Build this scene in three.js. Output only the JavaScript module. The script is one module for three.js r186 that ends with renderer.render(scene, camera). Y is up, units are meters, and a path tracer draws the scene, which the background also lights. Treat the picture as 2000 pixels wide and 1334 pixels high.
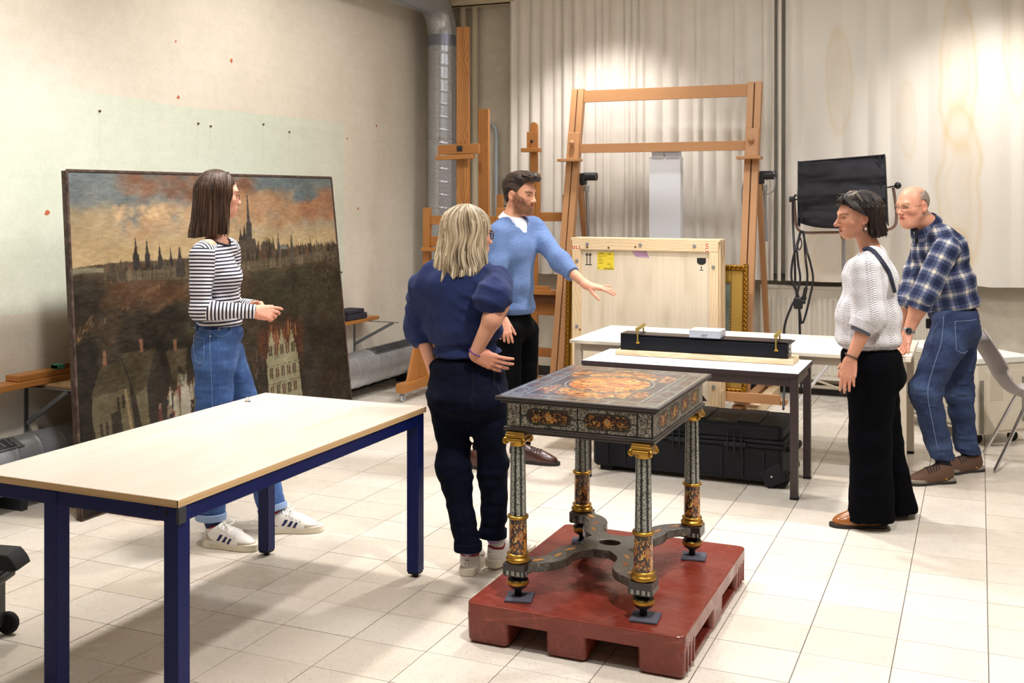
import * as THREE from 'three';
import { RoundedBoxGeometry } from 'three/addons/geometries/RoundedBoxGeometry.js';
import { mergeGeometries } from 'three/addons/utils/BufferGeometryUtils.js';
import { RectAreaLightUniformsLib } from 'three/addons/lights/RectAreaLightUniformsLib.js';
RectAreaLightUniformsLib.init();

// ---------------------------------------------------------------- camera, light, exposure
// World: metres, y up, x along the curtain wall (to the right), z towards the camera.
const W = 2000, HGT = 1334, FOCAL = 2111.5, HORIZON = 384.5, YAW = THREE.MathUtils.degToRad(23.408), EYE = 1.65;
const scene = new THREE.Scene();
scene.background = new THREE.Color(0x000000);
const camera = new THREE.PerspectiveCamera(2 * Math.atan(HGT / 2 / FOCAL) * 180 / Math.PI, W / HGT, 0.1, 60);
camera.position.set(0, EYE, 0);
camera.rotation.set(0, YAW, 0);
camera.setViewOffset(W, HGT, 0, HGT / 2 - HORIZON, W, HGT);
camera.updateProjectionMatrix();
const renderer = new THREE.WebGLRenderer({ antialias: true });
renderer.toneMapping = THREE.LinearToneMapping;
renderer.toneMappingExposure = 1.03;
renderer.shadowMap.enabled = true;
renderer.shadowMap.type = THREE.PCFSoftShadowMap;

const CEIL = 3.75, WALL_L = -4.9, WALL_B = -9.3, WALL_R = 3.4, WALL_F = 2.2;
// ceiling spotlights: [x, z, aim x, aim y, aim z, intensity, half angle deg, penumbra]
const SPOTS = [
  [-3.15, -4.4, -3.2, 0, -4.5, 24, 64, 0.9],
  [-1.75, -6.6, -1.9, 0, -6.0, 26, 64, 0.9],
  [-0.6, -3.0, -0.75, 0, -3.05, 30, 58, 0.9],
  [0.9, -5.4, 0.4, 0, -5.8, 26, 62, 0.9],
  [-3.0, -8.2, -3.0, 0.4, -9.0, 11, 50, 0.5],
  [0.15, -8.1, 0.15, 0.5, -9.0, 11.5, 54, 0.6],
  [-3.0, -3.3, -4.9, 1.0, -4.0, 18, 56, 0.85],
  [-3.0, -6.0, -4.9, 1.5, -6.6, 12, 58, 0.8],
];
// fluorescent ceiling fittings: [x, z, length along x, width, intensity]
const PANELS = [[-1.6, -2.0, 1.5, 0.3, 14], [-1.6, -5.0, 1.5, 0.3, 22], [1.4, -3.6, 1.5, 0.3, 16], [-1.2, -7.1, 1.5, 0.3, 20]];
const LAMP_COLOR = new THREE.Color().setRGB(1.0, 0.945, 0.9);

// ---------------------------------------------------------------- helpers
let rngState = 1234567;
const rnd = () => { rngState = (rngState + 0x6d2b79f5) | 0; let t = Math.imul(rngState ^ (rngState >>> 15), 1 | rngState); t = (t + Math.imul(t ^ (t >>> 7), 61 | t)) ^ t; return ((t ^ (t >>> 14)) >>> 0) / 4294967296; };
const seed = (s) => { rngState = s | 0; };
const rr = (a, b) => a + (b - a) * rnd();
const V = (x, y, z) => new THREE.Vector3(x, y, z);
const clamp = (x, a = 0, b = 1) => Math.min(b, Math.max(a, x));
const sstep = (a, b, x) => { const t = clamp((x - a) / (b - a)); return t * t * (3 - 2 * t); };
const mix = (a, b, t) => a + (b - a) * t;
const hash3 = (x, y, z) => { let h = Math.imul(x, 374761393) ^ Math.imul(y, 668265263) ^ Math.imul(z, 2147483647 ^ 0x5bd1e995); h = Math.imul(h ^ (h >>> 13), 1274126177); return ((h ^ (h >>> 16)) >>> 0) / 4294967296; };
function noise(x, y, z = 0) {
  const xi = Math.floor(x), yi = Math.floor(y), zi = Math.floor(z), s = (t) => t * t * (3 - 2 * t), u = s(x - xi), v = s(y - yi), w = s(z - zi);
  const l = (k) => mix(mix(hash3(xi, yi, zi + k), hash3(xi + 1, yi, zi + k), u), mix(hash3(xi, yi + 1, zi + k), hash3(xi + 1, yi + 1, zi + k), u), v);
  return mix(l(0), l(1), w) * 2 - 1;
}
const fbm = (x, y, z = 0, o = 4) => { let a = 0.5, s = 0; for (let i = 0; i < o; i++) { s += a * noise(x, y, z + i * 7.3); x *= 2.03; y *= 2.03; z *= 2.03; a *= 0.5; } return s; };
const names = {};
const numbered = (n) => { const k = (names[n] = (names[n] ?? -1) + 1); return k ? n + '_' + String(k).padStart(3, '0') : n; };
function tag(o, label, category, group) { o.userData.label = label; if (category) o.userData.category = category; if (group) o.userData.group = group; return o; }
function thing(name, label, category, [x, y, z] = [0, 0, 0], turn = 0, group) {
  const o = new THREE.Group(); o.name = numbered(name); o.position.set(x, y, z); o.rotation.y = turn; scene.add(o);
  return tag(o, label, category, group);
}
function mesh(name, geos, material, parent) {
  let g = geos;
  if (Array.isArray(geos)) {
    if (geos.length === 1) g = geos[0];
    else {
      const uvAll = geos.every((q) => q.attributes.uv), colAll = geos.every((q) => q.attributes.color);
      g = mergeGeometries(geos.map((q) => { const c = q.index ? q.toNonIndexed() : q.clone(); for (const k of Object.keys(c.attributes)) if (!(k === 'position' || k === 'normal' || (k === 'uv' && uvAll) || (k === 'color' && colAll))) c.deleteAttribute(k); return c; }));
    }
  }
  const m = new THREE.Mesh(g, material); m.name = name; m.castShadow = m.receiveShadow = true;
  if (parent) parent.add(m);
  return m;
}
const part = (parent, name, geos, material, label) => { const m = mesh(name, geos, material, parent); if (label) m.userData.label = label; return m; };
const solo = (name, label, category, geos, material, group) => { const m = mesh(numbered(name), geos, material, scene); return tag(m, label, category, group); };
const structure = (name, geos, material) => { const m = mesh(name, geos, material, scene); m.userData.kind = 'structure'; return m; };
// box-projected uv in metres; grain: axis along which u runs
function boxUV(g, grain, ou = 0, ov = 0) {
  if (g.index) g = g.toNonIndexed();
  g.computeBoundingBox(); const b = g.boundingBox, s = [b.max.x - b.min.x, b.max.y - b.min.y, b.max.z - b.min.z];
  if (grain === undefined) grain = s.indexOf(Math.max(...s));
  const p = g.attributes.position, n = p.count, uv = new Float32Array(n * 2), a = V(), c = V(), d = V();
  for (let i = 0; i < n; i += 3) {
    a.fromBufferAttribute(p, i); c.fromBufferAttribute(p, i + 1).sub(a); d.fromBufferAttribute(p, i + 2).sub(a); c.cross(d);
    const w = [Math.abs(c.x), Math.abs(c.y), Math.abs(c.z)], k = w.indexOf(Math.max(...w));
    let u, v; const rest = [0, 1, 2].filter((q) => q !== k);
    if (k === grain) { u = rest[0]; v = rest[1]; } else { u = grain; v = rest.find((q) => q !== grain); }
    for (let j = 0; j < 3; j++) { uv[(i + j) * 2] = p.getComponent(i + j, u) + ou; uv[(i + j) * 2 + 1] = p.getComponent(i + j, v) + ov; }
  }
  g.setAttribute('uv', new THREE.BufferAttribute(uv, 2));
  return g;
}
// a box with softened edges, centred at x, y, z
function bx(w, h, d, x = 0, y = 0, z = 0, o = {}) {
  const r = Math.min(o.r ?? 0.003, w / 2.2, h / 2.2, d / 2.2);
  let g = r > 0 ? new RoundedBoxGeometry(w, h, d, o.seg ?? 1, r) : new THREE.BoxGeometry(w, h, d);
  g = boxUV(g, o.grain, o.ou ?? rnd() * 5, o.ov ?? rnd() * 5);
  if (o.rx) g.rotateX(o.rx); if (o.ry) g.rotateY(o.ry); if (o.rz) g.rotateZ(o.rz);
  return g.translate(x, y, z);
}
// a straight bar of section w x d from point a to b
function bar(a, b, w, d, o = {}) {
  const L = a.distanceTo(b), g = bx(w, L, d, 0, 0, 0, { grain: 1, r: 0.002, ...o });
  const y = b.clone().sub(a).normalize(), side = o.side ?? V(1, 0, 0), z = V().crossVectors(side, y).normalize(), x = V().crossVectors(y, z);
  g.applyMatrix4(new THREE.Matrix4().makeBasis(x, y, z).setPosition(a.clone().add(b).multiplyScalar(0.5)));
  return g;
}
const tube = (pts, r, seg = 48, rad = 8, closed = false) => new THREE.TubeGeometry(new THREE.CatmullRomCurve3(pts, closed, 'catmullrom', 0.5), seg, r, rad, closed);
const cyl = (r0, r1, h, x, y, z, seg = 24, o = {}) => { const g = new THREE.CylinderGeometry(r0, r1, h, seg, o.hs ?? 1, o.open ?? false); if (o.rx) g.rotateX(o.rx); if (o.rz) g.rotateZ(o.rz); return g.translate(x, y, z); };
const rod = (a, b, r, seg = 12) => { const g = new THREE.CylinderGeometry(r, r, a.distanceTo(b), seg); g.applyQuaternion(new THREE.Quaternion().setFromUnitVectors(V(0, 1, 0), b.clone().sub(a).normalize())); return g.translate((a.x + b.x) / 2, (a.y + b.y) / 2, (a.z + b.z) / 2); };
const lathe = (pts, seg = 32) => new THREE.LatheGeometry(pts.map(([r, y]) => new THREE.Vector2(r, y)), seg);
const ball = (r, x, y, z, sx = 1, sy = 1, sz = 1, seg = 20) => new THREE.SphereGeometry(r, seg, Math.round(seg * 0.7)).scale(sx, sy, sz).translate(x, y, z);
function roundedShape(w, h, r) {
  const s = new THREE.Shape(), x = -w / 2, y = -h / 2;
  s.moveTo(x + r, y); s.lineTo(x + w - r, y); s.absarc(x + w - r, y + r, r, -Math.PI / 2, 0); s.lineTo(x + w, y + h - r); s.absarc(x + w - r, y + h - r, r, 0, Math.PI / 2);
  s.lineTo(x + r, y + h); s.absarc(x + r, y + h - r, r, Math.PI / 2, Math.PI); s.lineTo(x, y + r); s.absarc(x + r, y + r, r, Math.PI, Math.PI * 1.5);
  return s;
}
// --- textures
function canvasTex(w, h, draw, { srgb = true, repeat = true } = {}) {
  const c = document.createElement('canvas'); c.width = w; c.height = h; const x = c.getContext('2d'); draw(x, w, h);
  const t = new THREE.CanvasTexture(c); if (srgb) t.colorSpace = THREE.SRGBColorSpace;
  if (repeat) t.wrapS = t.wrapT = THREE.RepeatWrapping;
  return t;
}
// f(u, v) -> [r, g, b] 0..255 sRGB (or a grey number); u, v in 0..1
function dataTex(w, h, f, { srgb = true, repeat = true } = {}) {
  const d = new Uint8Array(w * h * 4);
  for (let y = 0; y < h; y++) for (let x = 0; x < w; x++) {
    const c = f(x / w, y / h), i = (y * w + x) * 4;
    if (typeof c === 'number') d[i] = d[i + 1] = d[i + 2] = clamp(c, 0, 255); else { d[i] = clamp(c[0], 0, 255); d[i + 1] = clamp(c[1], 0, 255); d[i + 2] = clamp(c[2], 0, 255); }
    d[i + 3] = 255;
  }
  const t = new THREE.DataTexture(d, w, h, THREE.RGBAFormat); t.magFilter = THREE.LinearFilter; t.minFilter = THREE.LinearMipmapLinearFilter; t.generateMipmaps = true;
  if (srgb) t.colorSpace = THREE.SRGBColorSpace; if (repeat) t.wrapS = t.wrapT = THREE.RepeatWrapping; t.needsUpdate = true;
  return t;
}
const rep = (t, u, v = u) => { const c = t.clone(); c.repeat.set(u, v); c.needsUpdate = true; return c; };
const mat = (color, roughness = 0.6, o = {}) => new THREE.MeshPhysicalMaterial({ color: new THREE.Color(color), roughness, ...o });
// noise that tiles over a unit square
const tnoise = (u, v, f, k = 0) => { const a = u * Math.PI * 2, b = v * Math.PI * 2, R = f / 6.283; return noise(Math.cos(a) * R + 9.1 + k, Math.sin(a) * R + Math.cos(b) * R * 1.1 + 4.2, Math.sin(b) * R + 3.3 + k); };
// straight-grained wood, grain along u; size in metres of one repeat
function woodTex(base, dark, { w = 512, h = 256, rings = 18, contrast = 0.5, seedK = 0, cathedral = 0.0 } = {}) {
  const A = new THREE.Color(base), B = new THREE.Color(dark), a = [A.r, A.g, A.b].map((q) => Math.pow(q, 1 / 2.2) * 255), b = [B.r, B.g, B.b].map((q) => Math.pow(q, 1 / 2.2) * 255);
  return dataTex(w, h, (u, v) => {
    const wob = tnoise(u, v, 2.5, seedK) * 0.12 + tnoise(u, v, 7, seedK + 5) * 0.02;
    const cath = cathedral ? cathedral * Math.pow(Math.abs(((u * 2) % 1) - 0.5) * 2, 2) * (1 - Math.abs(v - 0.5) * 1.2) : 0;
    const g = Math.sin((v + wob * 0.35 + cath) * Math.PI * 2 * rings / 2), fine = noise(u * 24 + seedK, v * 150) * 0.28 + noise(u * 90, v * 320) * 0.14;
    const t = clamp((Math.pow(0.5 + 0.5 * g, 3) * 0.75 + fine + tnoise(u, v, 3, 11) * 0.35 + 0.12) * contrast);
    return [mix(a[0], b[0], t), mix(a[1], b[1], t), mix(a[2], b[2], t)];
  });
}
// a point seen at pixel (px, py) of the frame at distance D along the view axis
const CF = V(-Math.sin(YAW), 0, -Math.cos(YAW)), CR = V(Math.cos(YAW), 0, -Math.sin(YAW));
const at = (px, py, D) => CF.clone().multiplyScalar(D).addScaledVector(CR, (px - 1000) / FOCAL * D).add(V(0, EYE + (HORIZON - py) / FOCAL * D, 0));
// shared materials
const metalGrey = mat(0xb9bcc0, 0.32, { metalness: 0.9 }), chrome = mat(0xd8d8dc, 0.12, { metalness: 1 }), blackPlastic = mat(0x17171a, 0.5), rubber = mat(0x141414, 0.85), darkSteel = mat(0x33343a, 0.5, { metalness: 0.4 });
// ---------------------------------------------------------------- the room
{
  const T = 0.2;
  // grey-cream plaster with old repainted patch and stains on the left wall; u runs along -z
  const L = WALL_F - WALL_B, u0 = -9.5, u1 = -3.5;
  const wallTex = dataTex(1536, 1024, (u, v) => {
    const z = mix(u0, u1, u), y = v * CEIL; // this texture covers z -9.5 .. -3.5
    let c = [226, 218, 203];
    const n = fbm(z * 1.3, y * 1.3, 3.1, 4) * 14 + fbm(z * 18, y * 18, 8, 3) * 5 + noise(z * 130, y * 130, 1) * 4;
    const topEdge = 2.264 + noise(z * 3, 7) * 0.012, inPatch = z > -7.76 + noise(y * 4, 2) * 0.01 && y < topEdge && y > 0.9 + (z + 7.7) * 0.03;
    const beneath = z > -7.76 && y <= 0.9 + (z + 7.7) * 0.03;
    if (inPatch) { const s = 0.75 + 0.25 * noise(z * 0.9, y * 1.1, 5); c = [mix(c[0], 211, s), mix(c[1], 221, s), mix(c[2], 204, s)]; }
    else if (beneath) c = [216, 208, 192];
    const brush = noise(z * 2.5, y * 42, 3) * 1.5;
    // drips below old screw holes
    for (const [hz, hy] of [[-5.02, 2.16], [-5.92, 2.14], [-6.05, 2.13], [-6.65, 2.18], [-6.98, 2.14]]) if (y < hy && hy - y < 0.55) { const d = Math.abs(z - hz + noise(y * 9, hz) * 0.006); if (d < 0.016) { const k = (1 - d / 0.016) * (1 - (hy - y) / 0.55) * 7; c = [c[0] - k * 0.7, c[1] - k, c[2] - k * 1.7]; } }
    return [c[0] + n + brush, c[1] + n + brush, c[2] + n * 1.15 + brush];
  }, { repeat: false });
  const plasterBump = dataTex(512, 512, (u, v) => 128 + tnoise(u, v, 40, 2) * 40 + tnoise(u, v, 95, 7) * 50 + (rnd() - 0.5) * 30, { srgb: false });
  const backTex = dataTex(512, 512, (u, v) => { const n = tnoise(u, v, 5) * 8 + tnoise(u, v, 30, 4) * 6 + (rnd() - 0.5) * 12; return [212 + n, 203 + n, 187 + n]; });
  const leftMat = mat(0xffffff, 0.75, { map: wallTex, bumpMap: rep(plasterBump, 3.75, 2.4), bumpScale: 0.0012 });
  const g = new THREE.BoxGeometry(T, CEIL, 6, 1, 1, 1).translate(WALL_L - T / 2, CEIL / 2, (u0 + u1) / 2);
  { const p = g.attributes.position, uv = g.attributes.uv; for (let i = 0; i < p.count; i++) uv.setXY(i, (p.getZ(i) - u0) / 6, p.getY(i) / CEIL); }
  structure('wall_left', g, leftMat);
  const plainMat = mat(0xffffff, 0.8, { map: rep(backTex, 0.6), bumpMap: rep(plasterBump, 1.6), bumpScale: 0.0012 });
  structure('wall_left_near', bx(T, CEIL, WALL_F + 3.5, WALL_L - T / 2, CEIL / 2, (WALL_F - 3.5) / 2, { r: 0 }), plainMat);
  structure('wall_back', bx(WALL_R - WALL_L + 2 * T, CEIL, T, (WALL_R + WALL_L) / 2, CEIL / 2, WALL_B - T / 2, { r: 0 }), plainMat);
  structure('wall_right', bx(T, CEIL, L, WALL_R + T / 2, CEIL / 2, (WALL_F + WALL_B) / 2, { r: 0 }), plainMat);
  structure('wall_front', bx(WALL_R - WALL_L + 2 * T, CEIL, T, (WALL_R + WALL_L) / 2, CEIL / 2, WALL_F + T / 2, { r: 0 }), plainMat);
  structure('ceiling', bx(WALL_R - WALL_L + 2 * T, T, L + 2 * T, (WALL_R + WALL_L) / 2, CEIL + T / 2, (WALL_F + WALL_B) / 2, { r: 0 }), mat(0xe6e1d6, 0.85));
  structure('trim_1', bx(WALL_R - WALL_L, 0.09, 0.012, (WALL_R + WALL_L) / 2, 0.045, WALL_B + 0.006), mat(0x2a2522, 0.6));
  structure('trim_2', bx(0.012, 0.09, L, WALL_L + 0.006, 0.045, (WALL_F + WALL_B) / 2), mat(0x2a2522, 0.6));

  // floor: recessed joints with every tile laid on it
  const joint = mat(0x5b5148, 0.9);
  const floor = structure('floor', bx(WALL_R - WALL_L + 2 * T, 0.1, L + 2 * T, (WALL_R + WALL_L) / 2, -0.0525, (WALL_F + WALL_B) / 2, { r: 0 }), joint);
  seed(77);
  const terrazzo = (base) => canvasTex(1024, 1024, (x, w, h) => {
    x.fillStyle = `rgb(${base})`; x.fillRect(0, 0, w, h);
    for (let i = 0; i < 15000; i++) { const s = rr(0.8, 3.6), k = rnd(), c = k < 0.45 ? [150, 136, 116] : k < 0.8 ? [232, 224, 210] : k < 0.94 ? [176, 160, 138] : [108, 94, 78]; x.fillStyle = `rgba(${c},${rr(0.08, 0.3)})`; x.beginPath(); x.ellipse(rnd() * w, rnd() * h, s, s * rr(0.5, 1), rnd() * 3, 0, 7); x.fill(); }
    for (let i = 0; i < 12; i++) { x.strokeStyle = `rgba(90,78,66,${rr(0.04, 0.16)})`; x.lineWidth = rr(1, 3); x.beginPath(); const a = rnd() * w, b = rnd() * h; x.moveTo(a, b); x.quadraticCurveTo(a + rr(-90, 90), b + rr(-90, 90), a + rr(-160, 160), b + rr(-160, 160)); x.stroke(); }
    for (let i = 0; i < 10; i++) { const a = rnd() * w, b = rnd() * h, r = rr(40, 130), gr = x.createRadialGradient(a, b, 0, a, b, r); gr.addColorStop(0, `rgba(120,104,86,${rr(0.03, 0.08)})`); gr.addColorStop(1, 'rgba(120,104,86,0)'); x.fillStyle = gr; x.fillRect(0, 0, w, h); }
  });
  const tMaps = [terrazzo([212, 205, 194]), terrazzo([210, 202, 190])];
  const smudge = dataTex(512, 512, (u, v) => { const n = tnoise(u, v, 6) * 40 + tnoise(u, v, 22, 5) * 22; return [0, 118 + n, 0]; }, { srgb: false });
  const tMats = [];
  for (const [m, c] of [[0, 0xffffff], [0, 0xfaf8f5], [1, 0xffffff], [1, 0xfaf8f5]]) tMats.push(mat(c, 0.62, { map: rep(tMaps[m], 0.9), roughnessMap: rep(smudge, 0.8), specularIntensity: 0.6 }));
  const TX = 0.3119269, TZ = 0.265481, X0 = -0.908, Z0 = -4.537, tg = [];
  for (let k = 0; k < 6; k++) {
    const b = new THREE.BoxGeometry(TX - 0.0036, 0.008, TZ - 0.0026); const p = b.attributes.position;
    tg.push(boxUV(b, 0, rnd() * 3, rnd() * 3).translate(0, -0.004, 0));
  }
  const spots = [];
  for (let i = Math.ceil((WALL_L - X0) / TX) - 1; X0 + i * TX < 1.2; i++) for (let j = Math.floor((WALL_B - Z0) / TZ); Z0 + j * TZ < -0.6; j++) {
    const x = X0 + (i + 0.5) * TX, z = Z0 + (j + 0.5) * TZ; if (x < WALL_L + 0.02 || z < WALL_B + 0.02) continue;
    const D = -(x * Math.sin(YAW) + z * Math.cos(YAW)), l = x * Math.cos(YAW) - z * Math.sin(YAW);
    const px = 1000 + FOCAL * l / Math.max(D, 0.5), py = HORIZON + FOCAL * EYE / Math.max(D, 0.5), inView = D > 1.5 && px > -70 && px < 2070 && py < 1400;
    spots.push({ x, z, D, inView });
  }
  spots.sort((a, b) => (b.inView - a.inView) || a.D - b.D);
  const rest = [];
  spots.forEach((s, n) => {
    const gi = Math.floor(rnd() * 6), mi = Math.floor(rnd() * 4), dy = rr(-0.0004, 0.0004);
    if (n < 295 && s.inView) { const m = mesh('tile', tg[gi], tMats[mi], floor); m.position.set(s.x, dy, s.z); m.castShadow = false; }
    else rest.push(tg[gi].clone().translate(s.x, dy, s.z));
  });
  const more = mesh('tile', rest, tMats[0], floor); more.userData.kind = 'stuff';

  // chips of plaster and screw plugs left in the wall
  const chipMat = mat(0xb9623c, 0.9), plugMat = mat(0x5a3a2a, 0.7);
  for (const [z, y, s] of [[-6.28, 2.62, 0.02], [-5.72, 2.31, 0.02], [-4.62, 1.56, 0.022], [-7.82, 2.14, 0.014], [-7.99, 1.55, 0.014], [-8.3, 2.28, 0.016], [-5.7, 2.68, 0.012], [-8.8, 2.12, 0.01]]) {
    const sh = new THREE.Shape(); for (let i = 0; i < 9; i++) { const a = i / 9 * Math.PI * 2, r = s * rr(0.35, 1); i ? sh.lineTo(Math.cos(a) * r, Math.sin(a) * r) : sh.moveTo(Math.cos(a) * r, Math.sin(a) * r); }
    const c = mesh('plaster_chip', new THREE.ExtrudeGeometry(sh, { depth: 0.002, bevelEnabled: false }).rotateY(Math.PI / 2).translate(WALL_L - 0.0005, y, z), chipMat, scene.getObjectByName('wall_left'));
  }
  for (const [z, y] of [[-5.02, 2.17], [-5.92, 2.15], [-6.05, 2.14], [-6.65, 2.19], [-6.98, 2.15], [-7.72, 1.02]]) mesh('wall_plug', cyl(0.007, 0.007, 0.014, WALL_L + 0.003, y, z, 10, { rz: Math.PI / 2 }), plugMat, scene.getObjectByName('wall_left'));

  // window recess behind the curtains: sill, and a valance beam above
  structure('window_1', bx(5.2, 0.03, 0.11, -1.0, 0.985, WALL_B + 0.055), mat(0x4a4038, 0.7));
  structure('trim_3', [bx(0.96, 0.4, 0.12, WALL_L + 0.5, 3.64, WALL_B + 0.2), bx(0.96, 0.05, 0.18, WALL_L + 0.5, 3.465, WALL_B + 0.11)], mat(0xc2b49b, 0.75));

  // ceiling spotlights: housing, glowing lens and the light just below it
  const lensMat = new THREE.MeshStandardMaterial({ color: 0x000000, emissive: LAMP_COLOR, emissiveIntensity: 6 }), canMat = mat(0x2b2b2d, 0.5);
  SPOTS.forEach(([x, z, ax, ay, az, I, ang, pen], i) => {
    const y = 3.5, dir = V(ax - x, ay - y, az - z).normalize();
    const q = new THREE.Quaternion().setFromUnitVectors(V(0, -1, 0), dir), t = thing('ceiling_spotlight', ['round black ceiling spotlight above the blue framed table', 'round black ceiling spotlight above the long beige table', 'round black ceiling spotlight above the floor near the red pallet', 'round black ceiling spotlight right of the people at the beige table', 'round black ceiling spotlight washing the left curtain', 'round black ceiling spotlight washing the stained right curtain', 'round black ceiling spotlight washing the near end of the left wall', 'round black ceiling spotlight washing the far end of the left wall'][i], 'spotlight', [x, y, z]);
    part(t, 'bracket', cyl(0.012, 0.012, CEIL - y - 0.02, 0, (CEIL - y + 0.02) / 2, 0, 12), canMat);
    part(t, 'housing', lathe([[0.001, 0.13], [0.05, 0.13], [0.066, 0.1], [0.07, 0.0], [0.064, 0.0], [0.062, 0.03], [0.001, 0.03]], 28).applyQuaternion(q), canMat);
    part(t, 'lens', new THREE.CylinderGeometry(0.06, 0.06, 0.004, 24).translate(0, 0.012, 0).applyQuaternion(q), lensMat);
    const l = new THREE.SpotLight(LAMP_COLOR, I, 0, THREE.MathUtils.degToRad(ang), pen, 2);
    l.position.copy(dir).multiplyScalar(0.03); l.target.position.set(ax - x, ay - y, az - z); t.add(l, l.target);
    l.castShadow = true; l.shadow.radius = 5; l.shadow.mapSize.set(2048, 2048); l.shadow.bias = -0.0005;
  });
  const glow = new THREE.MeshStandardMaterial({ color: 0x000000, emissive: new THREE.Color().setRGB(0.97, 0.98, 1.0), emissiveIntensity: 3 }), shellM = mat(0xe4e4e0, 0.5);
  PANELS.forEach(([x, z, l, w, I], i) => {
    const t = thing('ceiling_light', ['white fluorescent ceiling light above the near edge of the floor', 'white fluorescent ceiling light above the middle of the room', 'white fluorescent ceiling light at the right side of the room', 'white fluorescent ceiling light closest to the curtains'][i], 'ceiling light', [x, CEIL - 0.05, z]);
    part(t, 'housing', bx(l + 0.06, 0.06, w + 0.06, 0, 0.018, 0, { r: 0.006 }), shellM); part(t, 'diffuser', bx(l, 0.01, w, 0, -0.015, 0, { r: 0.002 }), glow);
    const q = new THREE.RectAreaLight(new THREE.Color().setRGB(0.97, 0.98, 1.0), I, l, w); q.position.set(0, -0.025, 0); q.rotation.x = -Math.PI / 2; t.add(q);
  });
}
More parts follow.
